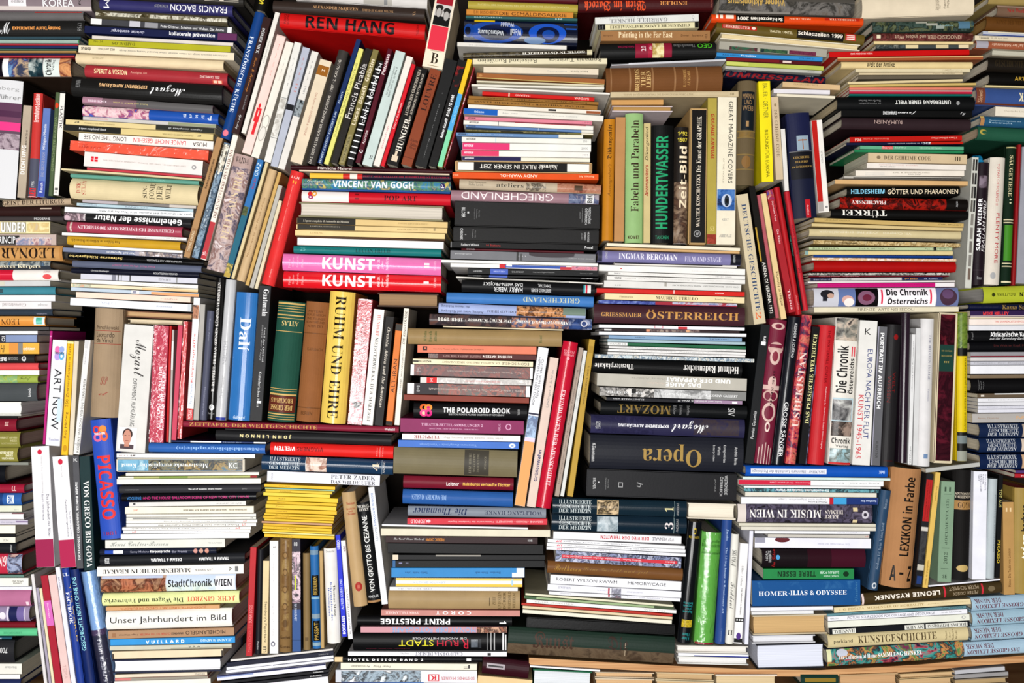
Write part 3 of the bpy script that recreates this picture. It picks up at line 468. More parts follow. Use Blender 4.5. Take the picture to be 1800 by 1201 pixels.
531 313.5 792.3 319.5 16.8|h 3a7ca8|floral blue spine with white capitals above the pop red one|~530-793,0-1/3a7ca8,4a88a8,6a9468,2c5c80,c8b868;585-727,.12-.82/e8f0f8.bc/VINCENT VAN GOGH;o773-783,.2-.85/3a2c68;775-781,.3-.7/ddd.c/P;540-568,.15-.4/cdd.i/Gerhard
531 331 791 338 2.5|p 2c5a98 d=.3|thin blue edge lying on the white and red pop spine|
530 335.3 791.9 341.3 18.7|h c81c30|spine with white left third and red rest lettered POP ART|#530-613,0-1/e8e0dc;675-733,.25-.75/4a0c14.s/POP ART;o541-549,.02-.5/d83838;o548-557,.0-.5/e0a038;o551-555,.12-.36/e8e0dc;o542-551,.4-.75/a03068;o544-548,.5-.65/e8e0dc;624-631,.15-.7/801020.k/II
526 355 780 363 26|e d8d0c4 8a8468|thick block of wavy white page edges with patterned boards|
522 382.5 787 390.5 10.4|p d8be88|cream paperback with a long black left block, upper of two similar|#522-625,0-1/2c2822;533-614,.3-.75/c8c0b0.is/L'opera completa di Antonello da Messina;700-753,.35-.6/a89060.us/CLASSICI DELL'ARTE RIZZOLI
521 394.1 786 401.6 8.7|p dcc490|cream paperback with a long grey-black left block, lower of two similar|#523-624,0-1/3a362f;545-598,.2-.45/a8a090.s/L'OPERA COMPLETA;698-753,.35-.6/a89060.us/CLASSICI DELL'ARTE RIZZOLI;762-766,-.8-.6/4a3c20.k/1110
519 404.3 782 410.8 9.5|p e4cc98|plain cream-yellow spine with a few faint capitals|545-568,.3-.6/b09868.s/LUSTUNG
521 414.6 782 421.6 2.4|p 5a3c20|thin brown edge between a cream and a white spine|
523 417.7 780 425.2 12.8|p f0e8e4|plain white spine above the teal one|
516 432 776 438.5 12|h 207c7c|teal spine with dark thin capitals above the pink volume|625-686,.2-.75/134c4c.s/LUCIAN FREUD;528-537,.15-.7/70b0b0/25;572-596,.3-.5/165858/Phaidon
497 445.5 775.5 455 29|h e07cb4 g|pink thick volume with huge white letters KUNST and numeral II|567-659,.13-.85/fff.b/KUNST;663-668,.15-.75/f4d0e4.cb/des 20.;671-675,.2-.75/f4d0e4.cb/Jahr-;678-683,.02-.8/f4d0e4.cb/hunderts;#746-755,.3-.42/fff;#746-755,.48-.6/fff;763-767,.15-.75/f0c0dc.c/TASCHEN;507-511,.35-.85/f0c0dc.c/Malerei;514-518,.2-.8/f0c0dc.c/Skulptur;522-526,.1-.8/f0c0dc.c/Fotografie;530-534,.3-.8/f0c0dc.c/Medien
498 476.5 776 485.5 28|h d8202c g|red thick volume with huge white letters KUNST and numeral I|567-659,.13-.85/fff.b/KUNST;663-668,.15-.8/f8d0d0.cb/des 20.;671-675,.2-.8/f8d0d0.cb/Jahr-;678-683,.0-.8/f8d0d0.cb/hunderts;#745-754,.38-.5/fff;763-767,.1-.75/f4c0c0.c/TASCHEN;507-511,.35-.85/f0b0b0.c/Malerei;514-518,.2-.8/f0b0b0.c/Skulptur;522-526,.1-.8/f0b0b0.c/Fotografie;530-534,.3-.8/f0b0b0.c/Medien
664 515 770.5 517 24|e a88c6c 4a3424 d=2|brown aged page block with dark boards under the red art volume|
@books standing on the timetable of history
579 511 561.1 742.9 44|h e4c868 gv|broad pale gold upright spine lettered RUHM UND EHRE|519-734,.3-.72/2c2010.s/RUHM UND EHRE
630 525 611 745 25.1|p b8404c f|red shrink-wrapped upright spine with a black vase at its foot|560-690,.3-.62/7a2030/MICHELANGELO;#525-528,.1-.9/d8c8c8;#708-716,.25-.7/241818;#705-710,.15-.8/3a2020;733-741,.3-.75/f0c0c0.c/UNESCO
657.6 543.1 636.7 746.3 18.4|p ece8e2|white upright spine on a hundred master paintings|553-590,.3-.6/c87070.s/HUNDERT;592-740,.3-.6/555.s/MEISTERWERKE DER MALEREI
678 556 658.1 747.5 15|p 1e1a18|black upright spine on ocean and continent arts with an M emblem|575-716,.3-.72/d0c8bc.is/Oceania, Africa and the Americas;717-731,.1-.9/e8e4dc;718-730,.15-.85/1e1a18.cs/M
696 569 678 747 11.3|p d8803c|orange upright spine lettered ALT-IRAN with black foot|631-690,.2-.75/3a1c0c.u/ALT-IRAN;#569-581,0-1/3a3834;#740-747,0-1/1c1614
710.2 542.1 693.2 747.1 9|p e8e2d6|cream-white upright spine with thin capitals about a wide street|546-605,.3-.75/3a3838.ui/DIE RINGSTRASSE;614-693,.3-.65/666.u/SCHIEFER WANZENBÖCK
@pile below the timetable spine
321.9 740.1 701 750.5 10.4|h 8e2c42|long raspberry spine lettered ZEITTAFEL DER WELTGESCHICHTE in gold|333-558,.2-.8/c8a060.s/ZEITTAFEL DER WELTGESCHICHTE;676-694,.25-.7/eee/Weltbild
396 753.3 690 763.3 2.2|p 201818|very thin dark edge between raspberry and black spines|
379 756.1 688 766.1 17.8|h 2a2a2c|black cloth spine with widely spaced inverted cream capitals|422-512,.25-.65/f0e0a8.ub/J O H N  L E N N O N
475 778 691.5 785.5 21.5|h d82c28|bright red spine with white and dark inverted words on worlds|483-519,.28-.62/fff.ub/WELTEN;522-568,.28-.62/8a1414.ub/WAGNERS;662-664,.1-.85/f4b0a8.c/Bilder;667-669,.1-.9/f4b0a8.c/Geschichte;672-674,.1-.9/f4b0a8.c/Text
460 801 690.9 810 25.5|h 24405c g|navy blue medical history spine marked 4 above a white theatre spine|474-528,.06-.32/ccd4d8.s/ILLUSTRIERTE;474-527,.37-.6/ccd4d8.s/GESCHICHTE;473-527,.66-.92/ccd4d8.s/DER MEDIZIN;~537-574,.02-.98/d8c0b0,e8d8cc,a07868,c8a090;#537-538,0-1/ccc;655-667,.2-.75/e8d8c0.xs/4;#671-672,0-1/8a9aa8;673-677,.1-.9/ccc.c/ANDREAS
470 828 668 836 18.7|p e4e4ec|white theatre biography with two lines of black thin capitals|582-660,.1-.48/222.s/PETER ZADEK;582-660,.6-.95/333.s/DAS WILDE UFER;477-480,.2-.8/888.k/KIWI
@yellow magazines under the white theatre spine
465 851 589 856 5.2|m e8bc30|topmost bright yellow magazine under the white theatre spine|490-510,.25-.7/8a6a20/Wie kam das Gelb
466 857.4 588 861.9 2.4|m 78b0b0|yellow-pile magazine with a light turquoise spine|#466-588,.6-1/c8c060
467 860.5 584 865 4.3|m e0c040|yellow magazine directly under the turquoise one|492-512,.3-.7/9a7a20/sommer
463 865.3 580 869.8 5.9|m e4cc50|paler yellow magazine jutting furthest out at left under the turquoise pair|
471 872.4 594 876.9 7.5|m e2c23c|thick yellow magazine jutting out at the right of its pile|490-502,.3-.6/9a7a20/Rabit
469 880.5 592 885.5 4.9|m dcb82c|narrow yellow magazine beneath the one that juts out right|487-502,.3-.6/8a6a20/Männer
467 886.1 591 891.1 7.2|m e6c444|yellow magazine fourth above the fanned gap|485-500,.3-.6/9a7a20/Musik
467 895.1 592 899.1 6.3|m dfb830|yellow magazine resting on the fanned gap of its pile|485-505,.35-.65/9a7a20/Meisterwerk
465 902 588 907 3.9|m e2bc34|yellow magazine just under the fanned gap|485-507,.3-.7/8a6a20/Kurland
463 906.6 587 911.6 4.3|m dcb42c|second yellow magazine under the fanned gap|483-510,.3-.7/8a6a20/deutsche
465 911.6 586 916.6 3.8|m e4be38|yellow magazine resting on the tan-pink one|
460 916.1 584 921.1 3.3|m c8a080|tan-pink magazine among the yellow ones|
463 920.2 584 925.7 3.8|m d8b030|yellow magazine directly beneath the tan-pink one|
462 924.6 583 930.1 4.8|m e2bc34|yellow magazine with several dark words, third from the pile's foot|480-520,.3-.7/8a6a20/Arbeitswelt heute
461 930.1 583 935.6 3.7|m e4c03c|yellow magazine lying on the cream-edged one|
463 934.7 588 940.2 2.6|m e8dc98|pale cream-edged magazine near the foot of the yellow pile|
465 938.5 588 943.5 5.5|m e4be38|lowest bright yellow magazine over standing spines|484-515,.3-.6/9a7a20/Ein Versuch mit Stil
@books standing under the yellow magazines
440 962 432 1153.5 11|p b83038|red narrow upright paperback with pale condensed capitals|1064-1095,.25-.75/e89898.u/SUPER LOOS;1098-1146,.25-.7/d86868.u/MAIN ECHOUTE
453 966 448 1151 9.2|h 24242a|black narrow upright spine beside the red one|1128-1142,.3-.65/bbb/Phaidon
462.4 986 459.4 1149 10.9|p dcc8a0|pale cream upright paperback with black handwritten-like title|1058-1130,.2-.7/2c2418/Steinberg's Paperback;1137-1147,.2-.7/333/m
474 951 474 1149.2 15|p e6e4e4|white upright spine with a small ring emblem near its foot|975-1118,.55-.65/b8b8c0/Die Welt der Fische und Vögel Enzyklopädie;960-964,.3-.6/555.c/66;o1128-1137,.35-.85/667;o1130-1135,.45-.75/e6e4e6
491 946.7 490 1147.2 21|h 8a6e48 v|brown upright spine tooled with oval ornaments|~950-1110,.2-.8/8a6e48,7a5c38,a08658;o970-983,.3-.7/6a5030;o972-981,.36-.64/96784e;o1000-1013,.3-.7/6a5030;o1002-1011,.36-.64/96784e;o1030-1043,.3-.7/6a5030;o1032-1041,.36-.64/96784e;o1060-1073,.3-.7/6a5030;o1062-1071,.36-.64/96784e;o1090-1103,.3-.7/6a5030;1118-1124,.1-.9/5a4028.c/Goethes;1135-1140,.1-.9/5a4028.c/Kunst
513 947.4 514 1145.7 15|p 3c3844|black and pink collage upright spine with blue foot|~970-1060,0-1/2c2830,e0c8d0,38343c,c0a0b0;#1072-1147,0-1/3c5c90;1062-1092,.45-.75/c8d0e0/NA MARGRABY;#1012-1038,.55-.68/c8d040;953-960,.35-.75/ddd.c/88;#1125-1126,0-1/2c4a78
532 973 533 1143 11.8|h 8a7450|drab tan upright spine with a tiny label near the foot|=1121-1127,.25-.7/6a5638
544.2 961 549.2 1141 14.3|h 3470a8|blue upright leather spine with two black title labels|#968-976,0-1/7a94a8;=1012-1048,.05-.85/16140f;1014-1046,.2-.7/c8a850.us/DER KORAN;#1050-1054,0-1/8ab0c8;#1080-1088,0-1/8a9ca8;=1092-1127,.05-.85/16140f;1095-1125,.2-.7/c8a850.u/PASSAT;#1130-1136,0-1/90a8b4
561.2 969 564.2 1140 5.8|p b89c6c|thin tan upright spine between blue leather and white|
568 965 575 1132 22.5|h e2dfda|wide white upright spine with black and blue lines of text|1030-1085,.2-.35/333.s/Thomas Mann;1024-1092,.42-.58/4a68b0.s/Bekenntnisse des;1034-1084,.65-.8/4a68b0.s/Hochstaplers;968-972,.15-.8/999.c/Deutsche
589.6 941 601.6 1120 8.3|p 2838c8|vivid blue narrow leaning spine with white capitals|950-966,.2-.8/eee.u/UBBO;1018-1072,.25-.75/d0d8f8.u/ALFRED KUBIN UND;1083-1115,.2-.8/fff.ub/BOOTLEGS
599.2 950.9 612.2 1123.9 7.8|p eceaec|white narrow leaning spine with small black capitals on glory and misery|1036-1116,.3-.65/222/GLANZ UND ELEND DER FR;~960-970,.1-.6/444,8a6a70,ccc
599.5 866.8 621.5 1067.8 23.7|h bca078|beige linen leaning spine with red lettering and a red round emblem|884-889,.1-.7/a83828.cs/Winckelmann;894-898,.1-.75/a83828.cs/Geschichte;899-902,.3-.6/a83828.cs/und;903-907,.1-.75/a83828.cs/Charakter;o1025-1041,.2-.72/a83830;#1030-1036,.35-.55/c06858
625.8 884.9 645.8 1060.9 23.2|h 181a1c|black leaning spine with bold white capitals reading upward|908-1042,.3-.68/f4f4f0.u/VON GIOTTO BIS CEZANNE;889-894,.05-.95/e4e0d8.cs/MICHAEL;895-900,.1-.85/e4e0d8.cs/LEVEY;1048-1052,.1-.85/ddd.c/KINDLER;#1057-1061,0-1/a8845c
647 857.3 671 1063 10.9|p e4e4e6|white leaning spine with pale blue then grey capitals on beauty|868-925,.35-.7/5a80b8/BOBBI BROWN;928-953,.35-.7/8a98a8/BEAUTY;#870-960,.95-.98/ccc
@slanted magazines at the bottom
405.1 1159.8 585.1 1140.3 3.5|m d8d4d0|white magazine edge behind the dark blue slanted one|
398 1165.4 586 1144.4 7.5|m 24263a|dark blue-black slanted magazine, topmost above white ones|560-577,.4-.7/bbb/Ludwig
398 1173.6 586 1152.6 4.8|m e4e4ec|white slanted magazine directly under the dark blue-black one|
397 1179.2 586 1158.2 4.8|m e8e8f0|second white slanted magazine under the dark blue-black one|#480-586,0-.15/667
381 1187.5 572 1166.5 10|m dcdce8|white slanted magazine with a navy upper stripe|#381-572,0-.3/2c3058;#381-445,.3-.5/8a98c0
388 1199 578 1177 5|m 18181e|black slanted magazine, upper of two with white captions|550-568,.2-.7/ccc.b/Stadtarchive
395 1204.5 577 1183.5 4.8|m 1c1c24|black slanted magazine, lower of two with white captions|545-565,.2-.7/ccc.b/Die Bauherrin
425.1 1206.5 576.1 1189.5 13.5|p e4e4ea|white plastic-sided spine under the black slanted magazines|432-463,.1-.3/999/ZEITREISE
@pile between the standing rows at the centre
717.2 577.3 987.9 582.2 27.5|h a08860|tall tan cloth spine lying across with green crosswise words at both ends|745-750,.15-.8/5a6840.cs/Wilhelm;754-759,.15-.85/5a6840.cs/Busch;763-768,.15-.85/5a6840.cs/Album;948-953,.3-.8/6a7048.cs/Band
734 606.1 943 609.6 13.8|p dc8468|salmon paperback with a small black emblem|762-850,.4-.56/5a3020/Staatliche Museen zu Berlin · Publikationen 2014/2015;#743-751,.2-.7/3a1c1c;#746-749,.35-.5/dc8468
753 620.9 942.6 624.4 9.1|p 5c2c2a|dark maroon paperback about beautiful cats in inverted white capitals|849-900,.25-.75/f0e8e0.ub/SCHÖNE KATZEN;779-846,.3-.7/b89890.us/DARLENE ARDEN & NICK MAYS;~753-770,.1-.9/2c1c1c,7a5a50,3a2828
726 630.5 937 636 9.3|p eadfc0|cream paperback with inverted lettering beneath the cats spine|882-930,.25-.75/3a3020.u/EGON SCHIELE;777-878,.3-.65/6a5c40.u/DA ALLIEVO A MAESTRO  SERGE SABARSKY;737-758,.3-.65/222.ub/MAZZOTTA;#726-736,.35-.6/222
722 640.4 937 646.9 19.6|p 4a2828|dark red abstract spine with white ends, upper of a matching pair|~728-932,0-1/3a2428,6a3028,4a2c2c,8a3c2c,2c2024;#722-728,0-1/eee;#932-937,0-1/eee;786-920,.4-.6/b8a8a0.u/Hans Tietze: Lebendige Kunstwissenschaft;733-739,.3-.65/ccc.c/[=]
739 663 934 668 10|p d8d4d0|black and white drawing spine with a red square|#750-768,0-1/d02828;~770-930,.05-.95/d8d4d0,a8a4a0,dcd8d4;818-880,.35-.65/c05050.u/THE BERLIN PICKUP COLLECTIONS;756-761,.2-.75/eee.c/[x]
716 673 932 679 19.5|p 443030|dark red abstract spine with white ends, lower of a matching pair|~728-926,0-1/3c2c30,7a3828,44524c,a04830,2c2024,5a2c2c;#716-728,0-1/e8e4e4;#728-770,0-1/383034;#925-932,0-1/eee;754-920,.4-.6/c8b8b0.u/Erica Tietze-Conrat: Die Frau in der Kunstwissenschaft;733-738,.25-.75/ccc.c/[=]
710 693.5 930 699.5 10|p 8a4030|plain red-brown spine lying on the black photography one|
727 708.5 927 712 26.4|h 18171a|black photography spine with bold white capitals and a pink-orange swirl|779-897,.26-.6/f0f0f0.b/THE POLAROID BOOK;789-887,.66-.78/ccc/SELECTIONS FROM THE POLAROID COLLECTIONS OF PHOTOGRAPHY;o738-752,.06-.52/e87840;o742-748,.18-.4/18171a;o746-760,.08-.5/f0a050;o750-756,.2-.38/d83888;o738-752,.42-.9/e85890;o742-748,.55-.78/f8d0b0;o747-760,.4-.9/d83888;o751-756,.55-.75/18171a;910-914,.3-.7/bbb.c/TASCHEN
704 735.1 921 740.1 23.9|p 8c2860|magenta spine on theatre bill collections with small white capitals|741-849,.32-.52/e0b8d0.s/THEATER-ZETTEL-SAMMLUNGEN 2;755-841,.65-.78/d8a8c4.s/BESTÄNDE, ERSCHLIESSUNG, FORSCHUNG;o889-899,.25-.7/d8a8c4;o890.5-897.5,.31-.64/8c2860;876-880,.25-.8/d8a8c4.c/VERLAG
707 762.5 915 766.5 10.4|p ece6e2|white paperback with a dark red inverted word on carpets|728-773,.2-.75/982838.usb/TEPPICHE;780-884,.3-.7/999.us/Farben, Muster, Symbolik, Herkunft, Bewertung, Pflege
700 773.6 912 777.6 12.3|p 4a78c4|medium blue paperback with a white round emblem near its end|738-838,.35-.7/90b0e0.u/Tinnemann-Zweig/Linda + Vom Design;o895-906,.2-.85/e4ecf4;o898-903,.35-.7/90a8d0
692.3 786.4 910 793.3 46.7|h 7d745a/a89878|very thick drab linen spine with a dark crosswise label|=817-860,.02-.98/4c4840;825-829,.15-.9/8a8474.ks/IHRER ZEIT;832-836,.15-.85/8a8474.ks/KREUZZUG;839-843,.15-.85/8a8474.ks/DAS GOLDENE;852-856,.25-.75/8a8474.ks/KÖNIGE
709 837 903 842 21|h 7c2034|wine red spine with white and yellow condensed lettering on daughters|785-807,.4-.72/f0e8e4.b/Leitner;814-897,.4-.75/e8c060.b/Habsburgs verkaufte Töchter
708 861 902 867 25|h 3464a4|steel blue spine with thin inverted capitals below the wine red one|724-785,.3-.65/a0bce0.us/DIE NACKTEN MASKEN
@leaning books beside the dark opera pile
946.7 610.1 904.7 888.1 18.3|p e4e4e8|white and orange leaning spine with black capitals and a blue band|630-698,.3-.52/222/COSIMA VON BONIN;628-712,.6-.82/222/HIPPIES USE SIDE DOOR;#725-728,0-1/3a3a50;~730-768,0-1/7aa0c8,38507c,a0b8d4;#769-775,0-1/dce;#775-888,0-1/e4a468
967 628 926 890 15.5|p d8c4b8|pale pink-beige leaning spine with a bold blue word near the foot|649-715,.25-.6/888.u/Lindinger + Schmid;790-845,.3-.7/1c2c6c.ub/Größenwahn
990.9 599.1 942 891.1 26.1|h c0203c g|crimson leaning spine on inventions of mankind in white capitals|683-852,.3-.6/f0d0d4.s/ERFINDUNGEN DER MENSCHHEIT;614-619,.15-.85/e8a8b0.c/EDITION;620-624,.15-.85/e8a8b0.c/SEEMANN;o626-631,.4-.6/e8a8b0
1018 611 975 872 8|p a8988c|grey-beige leaning spine with small dark text beside the crimson one|650-850,.35-.65/5a4a44.u/Der Traum der Kunst in der Kunst der Frauenbewegung
1026 616 985 872 6.4|p d4d4d0|thin white leaning spine between grey-beige and gold ones|640-720,.4-.6/999/Die Malerei der Gotik
1035.9 596.1 996.9 872.1 10.4|p b89840|gold leaning paperback with dark capitals on a Tuscan century|643-712,.3-.65/4a3810/IL QUATTROCENTO TOSCANO;#608-620,.1-.9/a88830
@tall pile at the top centre
826 -13 1015.8 -7 12|h 5a1420|dark red spine at the very top resting on an olive-yellow one|
823 0 1016 7 14|h b0a048|olive-yellow spine with faint inverted lettering at the top centre|840-1000,.4-.6/d0c890.u/GLASMALEREI UND BILDERBUCH AUS DER SAMMLUNG DES MUSEUMS
820 16 1008 22 9.6|p c88a40|orange paperback with dark art-nouveau capitals on a painting gallery|878-996,.15-.9/4a2410/DIE GEMÄLDEGALERIE;833-876,.2-.75/7a4820/E.H. BUSCHBECK
819 27.4 1015 32.4 4.4|p 3c6868|thin dark teal spine on top of the blue swirling one|834-882,.25-.7/b8ccc8/KUNSTVEREIN;976-988,.2-.8/dee/o o o
816 32.5 1016 38.5 40|h 101830 g|thick black spine with glowing blue swirls and white inverted words|o824-920,.06-1.0/1c4c9c;o842-904,.2-.9/122048;o854-892,.4-.8/0e1630;o930-996,.1-.98/2058b8;o944-984,.25-.95/101c40;o954-976,.4-.8/1c4c9c;o816-834,.2-.8/1c4890;o818-828,.35-.7/101830;#992-1014,.1-.16/2a60b8;#995-1014,.3-.36/2a60b8;#834-870,0-.1/d8b820;o922-960,.72-1/7088a8;841-886,.42-.7/e0e4e8.uc/Weltanschauung;898-917,.4-.68/e0e4e8.uc/Weltall;881-904,.1-.3/e0e4e8.uc/Weltbild
804 74 996 80 7.1|p dcd8d0|white paperback jutting out left beneath the blue swirl spine|824-886,.5-.7/aaa/EINE GEGENWART WIRD MUSIK
814.1 92.6 1041.1 86.6 9.2|h 3a3020 g|dark brown wrinkled jacket spine on Gothic art in white capitals|~814-920,.1-.9/3a3020,6a6048,2a2418,807868;918-1028,.25-.75/e8e4d8.us/GOTIK IN ÖSTERREICH;#1032-1041,0-1/d0c8a8
830.9 102.9 1067 102.4 10.1|p ddd4b8|cream spine with inverted bold travel lettering on Romania|840-943,.1-.75/2c2818.u/Reiseland Rumänien;965-1057,-.02-.6/2c2818.u/Romania Turistica
850 117 1052 121 10.7|p dcd0bc|cream paperback with one short inverted name at its right end|1003-1033,.35-.65/443.u/Harun Farocki;962-996,.4-.65/aaa.u/Rotbuchverlag
838.1 127.8 1062.9 139.3 9.5|p a0683c|scuffed brown paper spine sloping down to the right|#838-1063,.85-1/c8b878;o842-848,.3-.7/b88858
838 141.4 1062 149.4 3.1|p d4ccb4|thin cream spine beneath the scuffed brown one|
828.9 147.7 1062 153.2 4|m dcd8cc|white magazine on a dark curling one|
840 152.7 1072 163.2 3.3|m e4e0d8|white-edged magazine sagging to the right above a red Italian spine|
848 160.5 1045 171.5 6.6|p c82420|red paperback with white inverted lettering ITALIANO|906-932,.3-.8/f0d0c8.u/ITALIANO;1010-1035,.2-.8/f0d0c8.u/RAVENNA;#894-896,0-1/e8d8c0
824 168.2 1052 179.2 5.3|p 9a7038|brown paperback with dark capitals, upper of two alike|850-1032,.3-.8/4a3010.u/ROLAND ANHEISSER * FLANDERN UND BRABANT
822 174.1 1050 185.6 7.7|p a0763c|brown paperback with dark capitals, lower of two alike|834-1028,.3-.7/4a3010.us/ROLAND ANHEISSER * DAS DEUTSCHE ELSASS
823 183.2 1056 194.2 6.5|p e4dcd0|white booklet with a brown patch below the brown paperbacks|#1031-1056,.3-1/9a5c38;#964-978,.3-.8/222
815.3 190.1 1061 203.4 10.2|m e0dcd2|white magazine with a bright blue block at its left end|#813-875,0-1/1a64b4;834-851,.3-.7/c8d8e8.b/frieze;884-910,.4-.6/999/No. 180;928-1015,.4-.6/999/Contemporary Art and Culture
817 204.7 1041 213.2 5.8|m d88898|pink art magazine with a small black masthead|822-836,.2-.7/222.b/ARTFORUM;1024-1040,.3-.8/a06070/1998
815 211.1 1043 221.6 7.4|m e4e0d8|white art magazine between a pink and a blue one|825-841,.2-.7/222.b/ARTFORUM;#876-877,0-1/888;#905-1030,0-.12/b03040
819 219.4 1043 229.9 4.1|m 6a88b4|slate blue art magazine with small black masthead above an olive one|822-836,.2-.7/222.b/ARTFORUM;#1022-1043,0-1/dcd8cc;#946-946.7,0-1/bcd
818.9 227.7 1042.9 234.7 2.8|m 7a7448|olive landscape-picture magazine between two blue ones|~819-1000,0-1/7a7448,5a5838,8a8058,44482c;#880-920,.3-1/2a2818;#1022-1043,0-1/ddd4c0
801.9 232.7 1025 237.6 5.8|m 7090b8|grey-blue art magazine jutting out furthest left of its pile|805-819,.25-.75/222.b/ARTFORUM;823-902,.3-.6/b0c4d8/2000 BEST OF THE YEAR    ART AND CULTURE;#982-1025,0-1/e0dccc
812 240.4 1039 244.4 9.1|m e4e2da|white art magazine with a thin blue upright line|820-836,.2-.6/222.b/ARTFORUM;#871-872,0-1/88b8d0;1024-1034,.3-.7/999/2001
813 250.5 1039 254.5 12.1|m e6e4de|white art magazine with a hot pink left part and white masthead|#813-896,0-1/d84078;816-832,.25-.6/f8e8f0.b/ARTFORUM;1022-1034,.4-.7/999/2000
811 263.8 1037 267.3 10.3|m e6e2dc|white art magazine with a short rose-red left part|#811-877,0-1/d84870;816-832,.25-.6/f8e8f0.b/ARTFORUM;1024-1034,.4-.7/999/1999
812 275.3 1037 278.3 6.6|m e4e0d0|white art magazine with a dark navy left half|#812-916,0-1/282454;817-833,.2-.6/eee.b/ARTFORUM
800 282.4 1041 286.4 18.6|s 1c1917/c8a878|slipcased black spine with white ends, its cardboard edges showing|#800-804,0-1/a88860;#804-832,.08-.92/e8e4dc;#998-1037,.08-.92/e8e4dc;#1037-1041,0-1/a88860;843-943,.25-.72/ece8e0.u/RILKE IN SEINER ZEIT;947-981,.2-.7/ece8e0.uis/Nalewski:
795.6 302.5 1052 306 10.9|p d85a20|orange paperback with white inverted capitals in its middle|879-945,.25-.7/fff0e0.u/ANDY WARHOL;1018-1044,.3-.65/f8d0b0.u/Business Art;797-806,.35-.65/f0c8a0/1928
807.9 314.3 1056.9 324.8 15.8|h bcae98|beige photo spine lettered ateliers in grey serif letters|873-921,.28-.72/4a4438.s/ateliers;824-855,.2-.45/7a7060.s/Lluis Permanyer;824-850,.48-.7/7a7060.s/Melba Levick;~925-960,.1-1/8a8070,bcae98,5a5248,c8bca8;~980-1057,0-1/a87058,b88870,8a5040;#1010-1024,.2-.75/5a4838
792.8 333.6 1053 341.1 17.8|h a08088|dusty pink spine with tall thin inverted white capitals|811-973,.12-.85/ece0e0.u/GRIECHENLAND;~1000-1053,0-1/68708c,8088a0,505878,a8a0a8;#1030-1044,.05-.95/e0e0e0;1032-1042,.1-.9/444.cb/BdK
800 352.7 1055 359.7 43.8|s 282727|thick black box volume lettered BILDER at its left end, under a pink spine|811-817,.25-.68/ddd.k/BILDER;821-824,.42-.5/ccc.k/I;833-835,.28-.75/888.k/Herausgegeben von;837-839,.3-.7/888.k/Gerda Buxbaum;841-843,.35-.65/888.k/Wien 1986;1036-1041,.1-.8/ddd.k/WELTKOMÖDIE;1030-1035,.15-.85/ddd.k/ÖSTERREICH;1024-1026,.15-.75/999.k/13 JAHRE BÜHNEN;1020-1022,.3-.6/999.k/1936-1979
797 398.5 1053 404.5 25.5|s 262525|black box volume lettered CHRONIK directly under the thick BILDER volume|808-813,.05-.92/ddd.k/CHRONIK;816-819,.5-.55/ccc.k/II;829-832,.1-.8/888.k/Herausgegeben;834-836,.2-.75/888.k/Wien 1986;1034-1038,.1-.9/ccc.k/WELTKOMÖDIE;1028-1032,.15-.75/ccc.k/ÖSTERREICH;1022-1025,.2-.7/888.k/JAHRE
792 424.7 1050.8 430.7 10.5|p 1a191a|thin black spine with small white name and red word|811-842,.25-.65/e0e0e0/Robert Wilson;855-880,.3-.65/b83838/14 Stations;1028-1042,.25-.7/eee/Prestel;#792-794,0-1/888
811 436.3 1026 442.3 3.3|h 5a2028|thin dark red spine between black and grey ones|820-835,.1-.7/ddd/OOOR
792 439.9 1047 446.9 15.1|p 7c7c80|grey paperback with a dark curved shape on its right half|800-830,.35-.45/eee/photographie;o930-1010,.0-.55/4a4448;#930-1010,0-.2/4a4448;912-925,.42-.52/ddd/1 2 3;#908-912,0-1/444;#915-918,.2-1/555;1000-1044,.55-.65/ccc/CREDIT SUISSE GROUP
776.1 456.5 1051 463 5|m e8e6e2|white magazine jutting out left above a red and blue one|
792 462.5 1050 469 6.9|m e4e2e0|white magazine ending in red and blue diagonal shapes|#878-890,0-1/c83038;#888-995,.1-.8/3c5ca8;#890-900,0-.5/eee;#985-1010,.3-1/c04048;~1005-1050,.1-.95/c05868,d890a0,8a5878
822 471.6 1052 476.6 9.9|p 1e1f20|black paperback with a violet-blue label, upper of two alike|#862-893,0-1/5068b8;832-847,.35-.6/ccc/LANDEN;868-888,.35-.6/c8d0f0/BESETZEN;900-921,.35-.6/bbb/DAS ARTEFAKT;937-975,.35-.6/999/Impressum English Overview;1020-1042,.4-.6/888/November 2007
822 483 1052 488.5 3.3|p 1c1c1e|black paperback with a violet-blue label, lower of two alike|#860-892,0-1/5068b8;832-846,.3-.7/ccc/LANDEN;1022-1042,.3-.7/ddd/GEO LIBRARY
801.9 486.2 1059.9 497.7 2|m e0dcd4|thin white magazine with dark line jutting out above a black city-project spine|#850-1000,.4-.7/222
812 491.8 1046 499.8 20.2|h 18181a|black spine on a Vienna project in inverted white condensed capitals|849-919,.05-.42/f0f0f0.uc/DAS WIEN-PROJEKT;869-919,.52-.92/f0f0f0.uc/HARRY WEBER;934-969,.55-.85/ddd.uc/BERTHOLD ECKER;946-969,.15-.42/ddd.uc/TIMM STARL;#1026-1039,.1-.8/d8d8d8;#1026-1029,.1-.8/38a0a8;#1030-1033,.1-.8/c83048
785 514 1043.9 522 17.5|h 4a80bc|sky blue cloth spine with pale inverted capitals over a lilac one|920-1019,.22-.72/c8ccb0.us/GRIECHENLAND
771.1 532.5 1030 542.5 17.7|h a8b4d8|pale lilac spine with inverted text and sunlit temple columns|776-850,.62-.92/444858.uc/Aufstieg, Glanz und Niedergang;776-826,.12-.42/444858.uc/des Hauses Habsburg;857-913,.52-.76/555868.us/GERHARD HERM;~908-995,0-1/b07848,5a3828,d8a070,2c2420;#990-1030,0-.75/78887c
